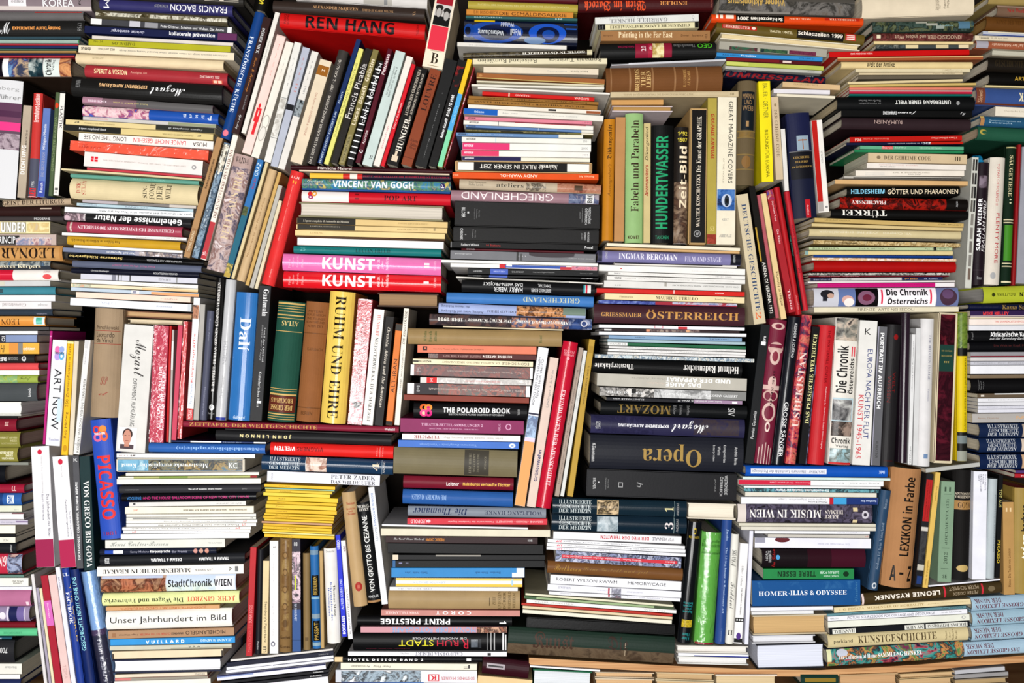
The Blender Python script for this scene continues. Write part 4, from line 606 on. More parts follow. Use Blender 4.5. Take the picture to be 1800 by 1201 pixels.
755 551.8 1041 561.3 19|h 4c4048|dark painting spine with inverted white years 1848-1914|~755-900,0-1/4c4044,3a3438,5c4c4c,6a4c44;~900-1000,.1-1/3c5070,c8906c,4a6080,7a4840;~1000-1041,0-1/40588c,283c68,a0a8c0;770-1000,.22-.62/f0ece4.us/Allmayer-Beck/Lessing · Die K.(u.) K.Armee · 1848-1914;o1021-1033,.15-.75/c8c8d0;o1023-1031,.25-.65/3c5080
779 572.8 990 579.3 2.3|p d8ccb0|thin cream edge lying on the tall tan cloth spine|
@pile on the tall brass-lettered spine
1067 427 1301 436 5.4|p e4dcc8|cream booklet with a wavy edge under the standing art monographs|
1064 434 1300 442 4.3|p cca878|thin tan edge on top of the lilac film spine|
1051.3 440.1 1303 447.1 19.5|h 8480a8|lilac spine on film and stage with white thin capitals|#1051-1059,0-1/3c3c50;#1285-1303,0-1/20202a;1088-1191,.18-.72/eceaf4.s/INGMAR BERGMAN;1204-1268,.32-.78/d0cce0.s/FILM AND STAGE;1064-1068,.1-.75/ccc.c/LONG;1289-1293,.1-.8/ccc.c/ABRAMS
1080 461.6 1295 467.1 3.9|p dcd8d0|white booklet edge between the lilac film spine and a thick white magazine|#1080-1270,0-.4/2c2830
1053 465.5 1310 473 10.8|m e6e4e0|thick white magazine with a tiny red mark at its left|o1090-1094,.45-.6/c84040;1216-1290,.5-.65/c0bcb8/Kunstforum international Kunst und Kultur
1069 477.5 1310 485.5 5.7|m e2e0dc|white magazine with small spaced capitals at its left end|1079-1091,.3-.65/445/SPIKE;1095-1250,.4-.6/c8c4c0/Contemporary art quarterly;1258-1286,.35-.6/888/Nr 21 2009
1067 484.9 1310 491.9 7.6|m e0deda|white magazine with a bold black inverted word at its left end|1080-1092,.2-.65/222.ub/metro;1098-1290,.35-.6/b0aca8.u/Interview Ausstellung Architecture Photography Bilder
1062 493 1303 500.5 12|m d8d6d2|grey-white magazine with sketch lines and inverted capitals|1182-1298,.3-.5/444.u/CHRIS CUNIO · BESSON CHANG EAST · MARMIE CURIOUS MEN IN ART;1081-1091,.55-.75/444/A 4 M;#1168-1172,0-.6/a8a49c
1049 506.5 1309 513.5 7.8|m cc2c24|bright red magazine with a white tick and small white word|#1184-1185.5,0-.8/f0e0dc;1257-1272,.3-.65/f4d8d4.b/artmag
1063 515.3 1309 522.8 10.7|p e4d4ac|cream spine with thin dark capitals under the bright red magazine|1153-1227,.25-.75/4a4030.s/MAURICE UTRILLO;1089-1113,.35-.65/7a6c50.s/Flammarion;1256-1289,.35-.65/8a7c60.s/Jeanine Warnod
1052 527.5 1296 534 5.7|p 383c78|thin blue and red patterned spine under the cream capital one|~1052-1152,0-1/2c3470,4858a0,8090c0;#1152-1182,0-1/a03040;~1182-1296,0-1/8088b0,c0c0d0,a83848;#1180-1296,.7-1/a82c38
1044.2 534.7 1310 540.7 32.8|h 4c2c34|dark plum hardcover with wide gold capitals ÖSTERREICH|1136-1299,.22-.72/c89858.s/ÖSTERREICH;1057-1128,.42-.64/c89858.s/GRIESSMAIER
1053 570.5 1309 576 5.5|m e8e6ec|white magazine with red shapes directly beneath the plum hardcover|#1150-1166,.0-.9/d0a0a8;#1152-1164,0-.7/e8e6ec;#1192-1208,.2-1/c03840
1060 577.5 1300 582 4|m 3c2c30|dark collage magazine between two white ones|#1062-1075,.2-.9/ddd;#1136-1142,0-1/d89878;~1142-1230,0-1/a8988c,58404a,7a6a64;#1206-1212,0-1/d8a880
1053 582.8 1312 586.8 5.5|m eaeaee|white magazine lying on a light blue travel magazine|
1070 589.2 1304 594.7 6.1|m 88a4c0|light blue magazine with two small dark words|1116-1134,.3-.65/3a4c68.s/MERIAN;1247-1281,.35-.65/4a5c78.s/VENEDIG
1068 596.1 1310 601.6 4.8|m a8bcc4|pale blue-grey magazine lying on a green-striped one|
1068 601.6 1311 609.1 5.4|m 286848|dark green magazine with a white left end|#1068-1103,0-1/e4e4e0;1072-1100,.3-.7/444/CULTURE 120
1070 608.2 1311 615.2 3.9|m dcdad8|white text-covered magazine directly under the dark green one|1086-1290,.3-.7/aaa/Musik aus Venedig und Oper neue Bilder aus der Sammlung der Welt
1069 613.4 1311 619.9 4.3|m e2e0de|white text-covered magazine in the middle of three alike|1088-1280,.3-.7/aaa/Oper und Tanz in Europa, Ausstellung der Bilder
1068 618.8 1310 624.8 4|m dedcda|lowest white text-covered magazine above an ornate blue-white edge|1088-1270,.3-.7/bbb/Buch und Theater der Zeit
1046 622.8 1326 631.3 6.1|p a8bcc4|ornate blue and white patterned edge above the black theatre poster spine|~1046-1326,0-1/a8bcc4,d8dcdc,5a7890,e0dcd0,788890
1042.4 629.5 1305 638.5 25|h 141415|black spine on theatre posters in inverted white serif letters|1046-1114,.25-.7/ece8e4.us/Theaterplakate;1202-1299,.28-.78/ece8e4.us/Hellmut Rademacher
1050 656 1313 666 22|p bab6ac|light grey paperback with inverted white capitals on eye and apparatus|1171-1284,.12-.45/f6f4f0.ub/UND DER APPARAT;1171-1233,.52-.85/f6f4f0.ub/DAS AUGE;1110-1168,.22-.36/a09c94.u/Klaus Alberts;1136-1168,.56-.7/d0c0b4.u/Monika Faber
1054 680.5 1312 689.5 15.3|p 8a8a88|black-and-white photo spine with thin white capitals|~1054-1150,0-1/5a5a58,b0aca8,2c2c2c,d8d4d0;~1150-1250,0-1/a8a8a8,d0d0d0,888;1066-1130,.4-.68/eee.s/WILLEM DE KOON;1155-1214,.4-.68/ddd.s/BEGINNING;1241-1297,.4-.68/eee.s/GAGOSIAN GALLERY;#1110-1118,.05-.6/222
1066 698.2 1305 705.2 6.3|p 1c1c24|thin black and mauve spine with small inverted white capitals|#1220-1305,0-1/a088a0;1078-1132,.2-.65/ccc.u/KUNSTHALLE wien;1192-1268,.2-.65/ddd.u/Lebt und arbeitet in Wien III;#1287-1296,.2-.8/eee
1056 706 1314 714.5 22.5|h 16181a|black spine with tall inverted bronze capitals over a navy one|1086-1180,.18-.85/8a7440.us/MOZART;1184-1189,.12-.85/888.k/Bilder;1195-1200,.12-.85/888.k/Dokumente;1208-1213,.12-.85/888.k/Schriften;1280-1292,.2-.8/ccc.k/SIV
1039 729 1310 738.5 32.6|h 343250|navy and brown patterned spine with inverted white letters and signature|~1040-1150,.05-.95/343250,2c2a48,3c3a5c;~1220-1300,.05-.9/343250,4a4044,3c3648;1087-1176,.42-.62/e8e8ec.ub/EXPERIMENT AUFKLÄRUNG;1181-1245,.15-.8/f0f0f0.uz/Mozart;1047-1051,.35-.75/ccc.k/HATJE;1052-1056,.35-.75/ccc.k/CANTZ
1038 764.2 1308 771.7 59.8|h 22242e|very thick dark navy spine with large inverted gold word Opera|1130-1234,.22-.88/a88c50.us/Opera;1271-1277,.2-.72/ccc.k/Komponisten;1262-1267,.25-.5/ccc.k/Werke;1253-1258,.22-.68/ccc.k/Interpreten;1292-1297,.25-.78/ccc.k/András Batta;1041-1048,.25-.78/ddd.k/Könemann
1032 824.5 1296 833.5 47.5|s 1e1e22|thick black volume with crosswise BILDER under the Opera spine|1042-1047,.32-.75/ccc.k/BILDER;1051-1053,.45-.5/ccc.k/I;1063-1066,.3-.75/888.k/Herausgegeben;1068-1070,.35-.7/888.k/Wien 1986;#1087-1095,.45-.65/aaa;#1088-1094,.48-.62/1e1e22;1120-1130,.42-.62/999.ki/h;1275-1282,.05-.8/ccc.k/WELTKOMÖDIE;1267-1273,.1-.85/ccc.k/ÖSTERREICH;1257-1260,.2-.7/888.k/JAHRE
972 876 1208 882.5 27.9|h 1c303c g|dark teal medical history spine marked 1 with a relief picture|983-1040,.08-.32/ccd4d4.s/ILLUSTRIERTE;984-1039,.36-.6/ccd4d4.s/GESCHICHTE;983-1040,.64-.9/ccd4d4.s/DER MEDIZIN;#1050-1088,.05-.97/d0b890;~1051-1087,.07-.95/d0b890,2c241c,e0c8a4,a88860;1169-1184,.35-.65/e0d8a8.xs/1;#1186-1187,0-1/8a9a9a;1190-1194,.1-.9/aaa.c/ANDREAS
970 904.6 1207.7 911.1 28.9|h 182c3a g|dark blue medical history spine marked 3 with a pale figure picture|983-1040,.08-.32/ccd4d4.s/ILLUSTRIERTE;984-1039,.36-.6/ccd4d4.s/GESCHICHTE;983-1040,.64-.9/ccd4d4.s/DER MEDIZIN;#1050-1087,.05-.97/98a8b0;~1051-1086,.07-.95/98a8b0,c8d0d4,788890;1169-1184,.3-.7/e0d8d8.xs/3;#1185-1186,0-1/8a9a9a;1189-1193,.1-.9/aaa.c/ANDREAS
973 934.5 1198 943.5 13|p e4e2e4|white paperback with inverted red capitals about termites|1056-1141,.25-.7/c02838.ub/DER WEG DER TERMITEN;1147-1185,.25-.7/445.u/V'07 VIENNALE
963 947.7 1204 960.2 5.7|m eaeaec|uppermost of three white art issues with a red word at left|978-988,.15-.8/d83050.bi/art;990-1125,.3-.75/556/12/2000 · Verkehr · Kunsthalle Emden · Callas · Sammlung Falckenberg · Blake
962 954.6 1205 966.6 5.8|m eaeaec|middle of three white art issues with a red word at left|979-989,.15-.8/d83050.bi/art;992-1165,.3-.75/556/12/2001 · Zeichnung · Dresden · Sammlung Merzbacher · Kuberg · Neue Sachlichkeit · Museion
961 961.1 1205.8 973.6 5.2|m e4e4e8|lowest of three white art issues with a red word at left|979-989,.15-.8/d87088.bi/art;992-1180,.3-.7/aab/10/2011 Giacometti Kassel Sammlung Malerei Fotografie Moderne
977 967.8 1198 980.3 19|p 4a4c68|dark collage spine crossed by a red stripe with white text|~977-1198,0-1/343648,9098b8,24263a,c0c4d8,5a5c80;#988-1191,.35-.65/c83848;990-1128,.42-.58/f0d8dc.u/Winfried Paulsen · Herzensbilder · Parodien zwischen Kunst und Kitsch;1170-1186,.42-.58/f0d8dc.u/Brandtot
963 986.7 1201 1001.2 21.2|h 7a5430|brown cloth spine with gold ornamental lettering|975-1022,.22-.72/a88440.z/Beethoven;1026-1140,.3-.65/96743a.z/Seine Gestalt und Zeit
968 1010.4 1198 1022.9 16|p e6e6ea|white paperback lettered MEMORY/CAGE in spaced black capitals|978-1085,.28-.62/26262c/ROBERT WILSON RWWM;1104-1171,.28-.62/26262c/MEMORY/CAGE
963 1026.9 1198 1040.4 11.3|p e2e2e8|white art forum paperback with a small red and grey picture, upper of two|981-1004,.25-.6/889.s/KUNSTFORUM;1050-1068,.4-.6/bbc/Das Gartenarchiv;#1069-1072,.1-1/b04858;~1075-1092,.1-1/c8c8d4,7a7a88,dcd8e0;1102-1130,.4-.6/99a/KÜNSTLERGÄRTEN
965 1039.7 1196 1052.2 5.7|p e2e2e6|white art forum paperback with a small red and grey picture, lower of two|984-1004,.25-.65/889.s/KUNSTFORUM;~1075-1092,0-1/c8c8d4,4a4a58,d8a8b0;1102-1165,.3-.6/aab/KUNST DER WILDNIS II;#1069-1072,0-.7/b04858
923.9 1042.8 1183.9 1063.8 3.6|p dcd8c0|cream booklet on green ones slanting down to the right|
922 1048.1 1184 1068.1 3.9|m 9cb088|pale green booklet slanting down above a white text spine|#922-943,0-1/4a6848;#1150-1184,0-1/4a5840
926 1054 1189 1073 5.9|m e8e6e2|white text booklet slanting down above a red edge|940-1008,.3-.7/999/KREUTZER · ZEICHEN TRAUM;1132-1170,.3-.7/aaa/Wien 1982
917 1060 1182 1080 4|m b83c30|thin red booklet slanting down to the right|
919 1065 1182 1085 4.5|p d8c8a8|tan-cream booklet under the thin red slanting one|
919 1071.5 1181 1091 6.6|p e0dccc|lowest off-white booklet of the slanting bundle|
@pile left of the slanting booklets
717 890.3 960 894.8 16.8|h 8c929c|grey spine with large inverted dark blue italic title on choirboys|726-822,.15-.85/26345c.uis/Die Thomaner;852-953,.3-.7/384058.us/WOLFGANG HANKE
716 911.3 962 912.3 10.8|p cc3848|coral red paperback with inverted white text and an emblem|722-750,.2-.8/f0c0c4.ub/LEOPOLD;787-868,.35-.65/f4d0d0.u/Meisterwerke der Fondation Beyeler;872-955,.35-.65/f4d0d0.u/CEZANNE - PICASSO - GIACOMETTI;o750-757,.2-.7/f0c0c4
671.5 921.7 928 927.7 3.2|m dcdce0|white magazine jutting far left under the coral red paperback|
669.9 929.4 967 931.9 12.4|p d8d2be|thick cream paperback reaching furthest out above dark comb bindings|
678 942.6 945 945.6 11.4|p 3a2426|dark maroon score spine with white script and orange capitals|692-746,.25-.65/ddd.z/The Great Piano Works of;749-781,.25-.7/e89830.uc/FREDERIC CHOPIN;928-936,.3-.6/ddd/DOVER
682 954.8 955 957.8 17.4|p 141416|black plastic comb-bound volume beneath the maroon score|
690 975.4 958 975.9 8.8|p 18181a|black comb-bound volume with a pale gap above its middle|#766-845,0-.3/98948c;#690-700,0-1/d8ccb8
690 985.4 957 985.4 12.5|p 121214|black ring binder spine with two tiny bluish marks|#701-707,.3-.5/88a;#713-718,.3-.5/667;#690-695,0-1/3a6a98
688 998.6 922 998.6 16.8|p 3c8cc4|light blue paperback with a torn white right corner|712-752,.4-.6/1c5080.us/Thekla Schild: Leben;835-880,.4-.6/1c5080.us/Bastian Einbruch;#900-922,0-1/d8dce0;#900-908,0-.5/3c8cc4
696 1016.1 918 1017.1 15.3|p e4e4e4|spine striped yellow, white and yellow|#696-918,0-.28/e0c468;#696-918,.68-1/e0c050;726-784,.4-.6/a8b8d0/KLEINE KUNST;#899-902,.1-.8/a8c8e0
685 1032 910 1033 6.4|p e8e8ea|white booklet with small spaced grey capitals above the beige linen one|700-760,.3-.7/889/1930  STEIRISCHER HERBST
682.6 1039.2 914 1040.6 31.9|h a8916c|beige linen hardcover with crosswise worn capitals near the right end|#860-861,.35-.8/5a4a30;866-871,.3-.75/7a6848.cs/ZEIT;875-881,.02-.98/7a6848.cs/UND SEIN;883-889,.05-.98/6a5838.cs/DÜRER;893-898,.02-.98/7a6848.cs/WAETZOLD;901-906,.1-.95/7a6848.cs/WILHELM
670 1072 914 1073.5 10.5|p c48c84|dusty rose spine with inverted white spaced capitals|766-828,.2-.75/f8ecec.ub/C O R O T;678-736,.3-.7/f0d8d4.us/YVON TAILLANDIER
628 1084 900 1085.5 16.3|h 141416|black spine with heavy inverted white capitals on print prestige|669-791,.22-.85/f4f4f4.ub/PRINT PRESTIGE;878-890,.4-.7/f4f4f4.kb/1
634 1102 891 1102.5 10.3|p c898a0|pink spine with light blue inverted capitals about a photo month|688-836,.1-.95/78b0d8.uc/MONAT DER FOTOGRAFIE;#634-690,0-1/c898a0;~838-891,0-1/6a3c30,a87058,3a2420,c8a088
620.6 1113.4 890.4 1113.4 31.6|h 121214|black spine with yellow and red inverted letters STADT and stripes|701-762,.38-.72/e0d840.u/STADT;768-806,.38-.72/c83048.u/RUH;812-823,.35-.88/c83048.u/R;725-820,.25-.35/ddd.u/DIE ANDERE METROPOLE;~828-840,.35-.8/6a7078,3a3e44;#841-846,.3-.85/3a3c40;#856-857,.0-1/999;#862-864,0-1/aaa;#868-870,0-1/bbb;#883-886,.0-1/ddd;#888-890,.1-1/ddd;644-720,.84-.89/883048.u/Das Ruhrgebiet - Neue Heimat - Mitteilung
612 1145.7 890.8 1146.7 7.8|p e4e4e8|white spine with thin grey capitals on a desert|730-813,.1-.85/667.us/CALIFORNIA DESERT;704-719,.2-.6/999/TRISTAN;#857-863,.2-.8/333
588 1155.3 847.6 1155.8 9.2|h 121215|black spine with widely spaced white capitals on hotel design|#588-602,0-1/e0c8a0;612-744,.3-.7/f4f4f4.b/H O T E L  D E S I G N  B A N D  2;#820-828,.2-.75/ddd
599 1165.5 838 1167.5 11.1|p e2dece|cream paperback on antiques with inverted dark lettering|617-686,.3-.68/3a3830.u/Peter Philp · Antiquitäten;815-826,.2-.75/444.u/F
590 1177.8 838.6 1179.3 22.2|p dcdce0|white spine with a black and white portrait frieze and red logo|~600-740,.05-.95/dce4ea,2c2c30,a8b8c4,48484c,eef0f2;#753-772,.3-.85/c83040;#755-770,.36-.8/e8e0e0;757-767,.38-.78/c83040.ub/K;776-834,.5-.72/c04050.uc/SO STANDS IM KURIER;#590-600,0-1/c8ccd4;#600-745,.94-1/4a80c0
@pile over the boxed row at the upper centre right
1016.5 -12 1254 -14 31|h 4a1014|dark red spine with orange gothic inverted lettering at the top edge|1027-1135,.45-.98/d8582c.uf/Wien im Barock;1160-1208,.5-.7/d89858.us/ENDLER;1249-1252,.4-.85/a06050.c/AMALTHEA
1046 30.5 1228 24.5 12.2|p d8d8d4|white spine with thin grey inverted capitals above a landscape spine|1071-1173,.35-.9/888.us/GABRIELE HENKEL;1055-1130,.05-.25/aaa.u/Das Glück ist ein Gefühl;1216-1220,.2-.9/999.k/CH
1050 43.3 1228 38.8 10|p dcd4b0|cream paperback with black ends about Chinese landscape painting in capitals|1072-1212,.25-.75/3a3018.us/CHINESISCHE LANDSCHAFTSMALEREI;#1050-1064,0-1/16140f;#1221-1228,0-1/16140f;1053-1055,.15-.85/999.k/VEB;1058-1060,.15-.85/999.k/MVM
1056 53.9 1248 53.4 18.1|p a07850|tan-brown paperback lettered Painting in the Far East|1087-1182,.12-.85/f0dcb8.s/Painting in the Far East;1061-1077,.4-.6/6a4830/Binyon;1197-1236,.38-.58/5a3c24/Dover   laurence;1239-1243,.3-.75/5a3c24.k/TD
1055 76 1258.7 73 25.8|h 1c1c1c|black lexicon volume with crimson blocks and number 20|#1117-1139,0-1/90203c;#1139-1147,0-1/a82444;#1147-1167,0-1/d8c48c;~1147-1167,0-1/d8c48c,e8dcb0,b09850,c8a870;#1167-1181,0-1/90203c;1127-1135,.22-.58/f0e0e0.c/20;1141-1146,.22-.5/f0c8d0.c/Afri;1226-1252,.1-.42/58b830.u/GEO;1184-1222,.12-.36/777.us/Themenlexikon;1086-1115,.2-.38/a02050.u/Geschichte
1075 112 1275.9 103.5 3.5|m c8c8cc|thin white-edged magazine lying on a thick brown leather volume|#1075-1105,0-.5/333
1065 117 1270 113 44.2|h 7a5230/9a7a50 v|thick brown leather volume lying across with gold crosswise words on animals|#1073-1075,0-1/9a7450;#1106-1109,0-1/9a7450;1116-1124,.1-.95/d8b880.cs/BREHMS;1126-1134,.2-.8/d8b880.cs/TIER;1136-1144,.15-.85/d8b880.cs/LEBEN;#1146-1149,0-1/9a7450;#1185-1188,0-1/9a7450;1201-1206,.15-.85/c09860.cs/ILLUSTRIERTE;1208-1213,.2-.8/c09860.cs/AUSGABE;#1224-1227,0-1/9a7450
1073 161.7 1298.2 160.2 9.7|p c8b898|beige spine with faint framed inverted lettering above standing monographs|1096-1218,.3-.7/9a8a6c.u/HISTORIA MERIDIANS DE TAUROMAQUIE BASEL;#1092-1280,.16-.19/a89878;#1092-1280,.82-.85/a89878;1284-1290,.3-.75/8a7c60.u/III
1075 175.5 1166 175 9|p c89c64|short tan spine beneath the beige framed one|
1076 186 1182 186.5 10|e b8945c d8ccd0|short tan page block with pale pink boards over a green spine|
@row of art monographs in the upper centre
1063 209 1059 423 18.6|h c08428|ochre upright spine with dark gothic word above an outlined name|219-280,.2-.7/2c1c08.uf/Dikkungenist;288-345,.2-.6/8a5c20.ui/Anzengruber's
1082.4 206 1079.4 424 17.4|p b88c5c|brown cardboard upright slipcase back without lettering|
1100.5 199 1099.5 427 30.5|h 98b880|light green upright hardcover lettered Fabeln und Parabeln in dark brown|211-372,.25-.7/3c2418.us/Fabeln und Parabeln;414-420,.2-.85/4a2018.cb/KOMET
1132 217 1131 427 12|p c8b888|cream narrow upright spine with black and red slanted words|223-282,.2-.8/2a2418.ui/Dikungenlied;290-345,.15-.85/a02824.uib/Anzengruber's
1146 220 1144 427 39|h 171717|wide black upright spine with big green hand-cut capitals|238-402,.25-.8/2ca070.ubc/HUNDERTWASSER;414-420,.2-.8/38a078.c/TASCHEN
1187 223 1184 429 24|h 2a2420|black and brown photo upright spine with cream heavy letters Zeit-Bild|~320-429,0-1/6a5040,4a3830,8a7460,a09080;257-365,.1-.65/ecdcc0.ub/Zeit-Bild;231-238,.1-.8/d8c850.cb/1492;242-249,.1-.8/d8c850.cb/1507;#428-429,0-1/bbb
1213 190 1210 430 30.4|s 1a1816/c0a070|boxed black upright spine on graphic art, cardboard edges showing|#190-430,.92-1/b09468;#190-192,0-1/c0a070;#428-430,0-1/b09468;203-303,.3-.6/e4dccc.us/Die Kunst der GRAPHIK;305-400,.35-.58/d8ccbc.us/WALTER KOSCHATZKY;o406-418,.28-.72/aaa;o407-417,.32-.68/1a1816;409-415,.4-.6/ccc.c/W
1244.3 172.3 1242.3 429 16.1|p b0a050|olive upright spine with red slanted capitals on a graphic yearbook|200-280,.25-.65/a83828.bi/GRAPHIS ANNUAL;~412-429,0-1/a04030,8a3828,b05040;398-406,.2-.65/d8c888.c/53
1262.1 170.9 1259.1 430 32.9|p e4dcc8|white upright spine on magazine covers with a blue eye picture|178-322,.18-.42/3a3834/GREAT MAGAZINE COVERS;278-322,.62-.7/a09888/OF THE WORLD;#333-370,.04-.98/24406c;~333-370,.04-.98/1c3058,3a68a8,6a94c8;o341-364,.2-.75/c0c8d8;o343-363,.34-.6/2a3440;o349-357,.4-.53/0c0c10;384-388,.35-.7/999.c/KERY;412-417,.2-.85/888.c/ABBEVILLE
1299.9 140.9 1294.1 325.1 32.4|h 6e6048/b0a078 v|grey-brown old upright volume with a black label MANN UND WEIB|=160-228,.12-.82/1c242c;164-173,.18-.78/a88860.c/MANN;175-183,.28-.7/a88860.c/UND;185-194,.18-.78/a88860.c/WEIB;212-222,.42-.58/a88860.c/1;#229-231,0-1/8a7448;~231-240,.1-.9/6e6048,8a7040;#240-242,0-1/8a7448;#270-272,0-1/8a7448;o273-295,.25-.75/8a6a40;#296-298,0-1/8a7448
@books standing under the headlines spines
1333 143.2 1339 320 20.7|p e8d824|bright yellow upright paperback on education in black and grey capitals|229-312,.25-.6/2c2a14/BILDUNG FÜR EUROPA;147-208,.25-.65/7a7830/BAUER · ORTNER
1355.3 170.7 1364.3 316 13|p cbb89c|beige upright spine with faint brown capitals, standing beside the yellow one|193-276,.3-.7/7a6850.s/DER GEHEIME CODE;o182-188,.35-.65/9a8868
1372.4 227 1379.4 335.9 7.6|p dcd8d4|thin white upright spine between beige and dark blue ones|
1383 199.7 1396.7 384.7 41|h 24284a|wide dark blue upright history spine with a candelabrum picture|#268-388,0-1/1a1a22;#267-268,0-1/888;#240-266,.14-.66/98a8b4;#246-264,.38-.42/a06838;#247-249,.2-.6/a06838;276-280,.16-.84/b89858.cs/GESCHICHTE;284-288,.22-.78/b89858.cs/DER JUDEN;292-296,.08-.92/b89858.cs/IN ÖSTERREICH;#316-388,0-1/20243c;#352-386,.28-.5/b82430;362-380,.35-.43/f0d0d0/Amalthea
1426 212 1439 374 19|p e4e0da|upright spine split into a red and a white lengthwise half|#212-360,.5-1/b8241c;#355-372,.5-1/aaa4a0;266-288,.2-.4/888.u/KÜNSTLER;o363-367,.1-.35/888
@pile above the old volume and the yellow paperback
1265 -12 1503 -6 33|h 5a5650|grey-brown photo spine with gold inverted lettering at the top|~1265-1503,.35-1/5a5650,3a3834,787470,6a6258;1280-1380,.25-.62/c8a860.ub/Wiener Aktionismus;#1265-1390,.9-1/8a8680
1251 24 1518 31.5 13|h d85018|orange spine with black block Schlagzeilen 2001 inverted|#1294-1379,.0-.92/171310;1297-1376,.15-.75/f4ece0.ucb/Schlagzeilen 2001;#1259-1290,.05-.6/f0e0d0;#1263-1266,.05-.6/d85018;#1271-1276,.05-.6/d85018;1388-1425,.25-.5/f0c8a8.u/MATZL / BURIN;#1450-1511,.15-.5/b83020;1458-1505,.2-.46/f0c8a8.us/UEBERREUTER
1260.5 37.9 1520.5 60.4 17.5|h 6a5a28/d8c8a0|olive spine with black block Schlagzeilen 1999 and red labels|#1402-1484,.08-.9/171310;1404-1482,.18-.72/f4ece0.cb/Schlagzeilen 1999;#1270-1331,.15-.58/b82c24;1272-1319,.22-.52/f4e0d0.s/UEBERREUTER;o1322-1329,.22-.52/f4e0d0;1354-1394,.38-.62/f0e4c0/WALTER / MATZL;#1487-1505,.05-.75/c83430;#1489-1503,.2-.3/f0d8d0;#1489-1503,.4-.5/f0d8d0;#1489-1503,.58-.68/f0d8d0
1267 57.5 1512 79 10.5|e dccca4 e4dcc8|long cream page block slanting down right under the olive headlines spine|
1265 72 1454 86.5 14|p a8a498|grey spine with three dark coloured pictures above a bright blue one|~1283-1332,.55-.98/2c4838,6a2840,3a6850,1c2c28;~1337-1385,.55-.98/1c5048,4a6a48,24383c;~1388-1435,.5-.98/5a2840,7a3850,3a2034
1260 92.1 1445.9 100.6 6.9|p 3c8cc4|bright blue paperback with dark and white small lettering|1270-1299,.3-.7/143a5c/AAA edition;1302-1329,.3-.7/e0ecf4.b/TV realities;1404-1430,.35-.7/1c5a8c/VOLUME 2
1277.1 100.5 1444 109 6.2|p 5a1c24|maroon thin spine with a small white label|&1376-1391,.2-.8/dcc8c0;#1277-1370,0-.8/7a2028
1277 107.4 1448 116.4 7.3|p b8c060|lime green thin spine under the maroon one|#1277-1316,.1-.9/c4c870
1275 115.7 1444 124.2 5.3|p b8b8b0|grey-white thin spine under the lime green one|1420-1432,.3-.7/777/Kunst
1274.9 121.7 1451.9 134.2 12.9|h 1a1e34|dark navy spine with big dark red plan lettering|1277-1450,.3-.95/8a1c24.bi/UMRISSPLAN;1276-1312,.08-.2/ddd/Die Sammlung;1416-1430,.08-.2/ddd/künste 2
1375.9 143.3 1476.9 149.3 9.3|p d0b48c|cream-tan short spine sloping above two white ones|1395-1438,.2-.5/a08860/CLASSICI DELL'ARTE
1360 155.8 1459 158.3 7.6|p dcd8dc|white short spine above the dark blue history spine|
1366 164.2 1468 168.7 4.9|p e0d8c4|white-cream short board over the dark blue history spine|
@leaning books around the German history spine
1294 343 1325.8 570.9 21|p cdc0a4|beige leaning spine with big blue capitals and an orange numeral 2|360-548,.3-.68/2c4a70.s/DEUTSCHE GESCHICHTE;550-562,.3-.75/d86830.s/2
1316.1 328.4 1352 559.9 11.2|p 17140f|black leaning spine with a gold lower strip and capitals on an arena|462-552,.25-.75/ece8e0/ARENA DI VERONA 1973;#400-460,.75-1/b8983c
1330.9 342.9 1363.9 559.9 5.9|p b06068|dusty pink leaning spine beside a cream one|
1337.2 341 1373.2 561.9 9.8|p dcc494|cream leaning paperback with handwritten-like dark words near its foot|478-538,.25-.75/4a3818.u/artibus et historiae
1347 335 1387 550 12.3|p a83038 g|glossy red leaning spine with three small white captions|355-390,.3-.6/f0d0d0/Diplomatie Royal;405-430,.3-.6/f0d0d0/Die Räder;510-545,.3-.65/f0d0d0/Tissus;~330-352,.1-1/c8a8a0,a83038,3858a0
1361.6 329.9 1400.6 553.9 9.5|h b02028|dark red leaning spine between glossy red and black|520-545,.3-.6/d89090/Amalthea
1371.3 319.9 1409.3 544.9 2.9|p 181818|thin black leaning spine beside the red one numbered 21|415-450,.2-.8/5a9a88/Die Malerei
1379.5 337.3 1413.2 546.6 8.7|h b82c38|red leaning spine with black lettering and number 21|397-448,.35-.75/5a1018/HANS BOHMUS;472-480,.25-.8/3a0c10.c/21
@pile of the gods and pharaohs spine
1515 -10 1712 -16 40|h dccfb8|large cream-white book with three tiny crosswise words at the top right|1664-1668,.35-.72/5a5040.k/Michael;1658-1662,.35-.75/5a5040.k/Lüthy;1644-1653,.3-.8/8a8070.k/Texte und Bilder
1534 37.5 1712 35 18|h 34443c|dark green painted-scene spine with a pale diagonal streak|~1534-1712,0-1/2c3c34,4a5c54,1c2824,6a7050,30505c;1652-1676,.4-.58/88b0b8/Reiseführer;#1685-1705,.1-.8/5a7c90;#1610-1630,.1-.25/a8a89c;#1628-1648,.25-.5/a8a89c;#1645-1660,.5-.8/98a098
1535 58 1711 57.5 13.5|h 5a2828|dark red patterned spine with pale broken lettering|~1535-1711,0-1/5a2828,7a4440,48201c,8a6050;1573-1690,.3-.8/c8b098.u/KINOGESICHTER und andere Welt;#1541-1548,.2-.7/e0d4b8
1536 72.2 1711 73.2 4.8|p dcc898|cream board edge above a black and white photo strip|
1540 79.2 1703 78.7 6.3|p 4a5050|spine with a row of black and white photographs|#1592-1614,0-1/d8c8a0;#1645-1667,0-1/d0c098;#1685-1703,0-1/dcccaa;~1540-1590,0-1/5a6464,2c3434,8a8c84
1458 91.1 1704 86.6 9.6|p c01818|bright red paperback with one small inverted white line|1495-1534,.3-.6/f0d0c8.u/WIEN MODERN 2002
1472 101.1 1728 98.1 6.2|p a0603c|rusty orange-brown spine reaching far right under the bright red one|#1472-1728,0-.3/d0b080
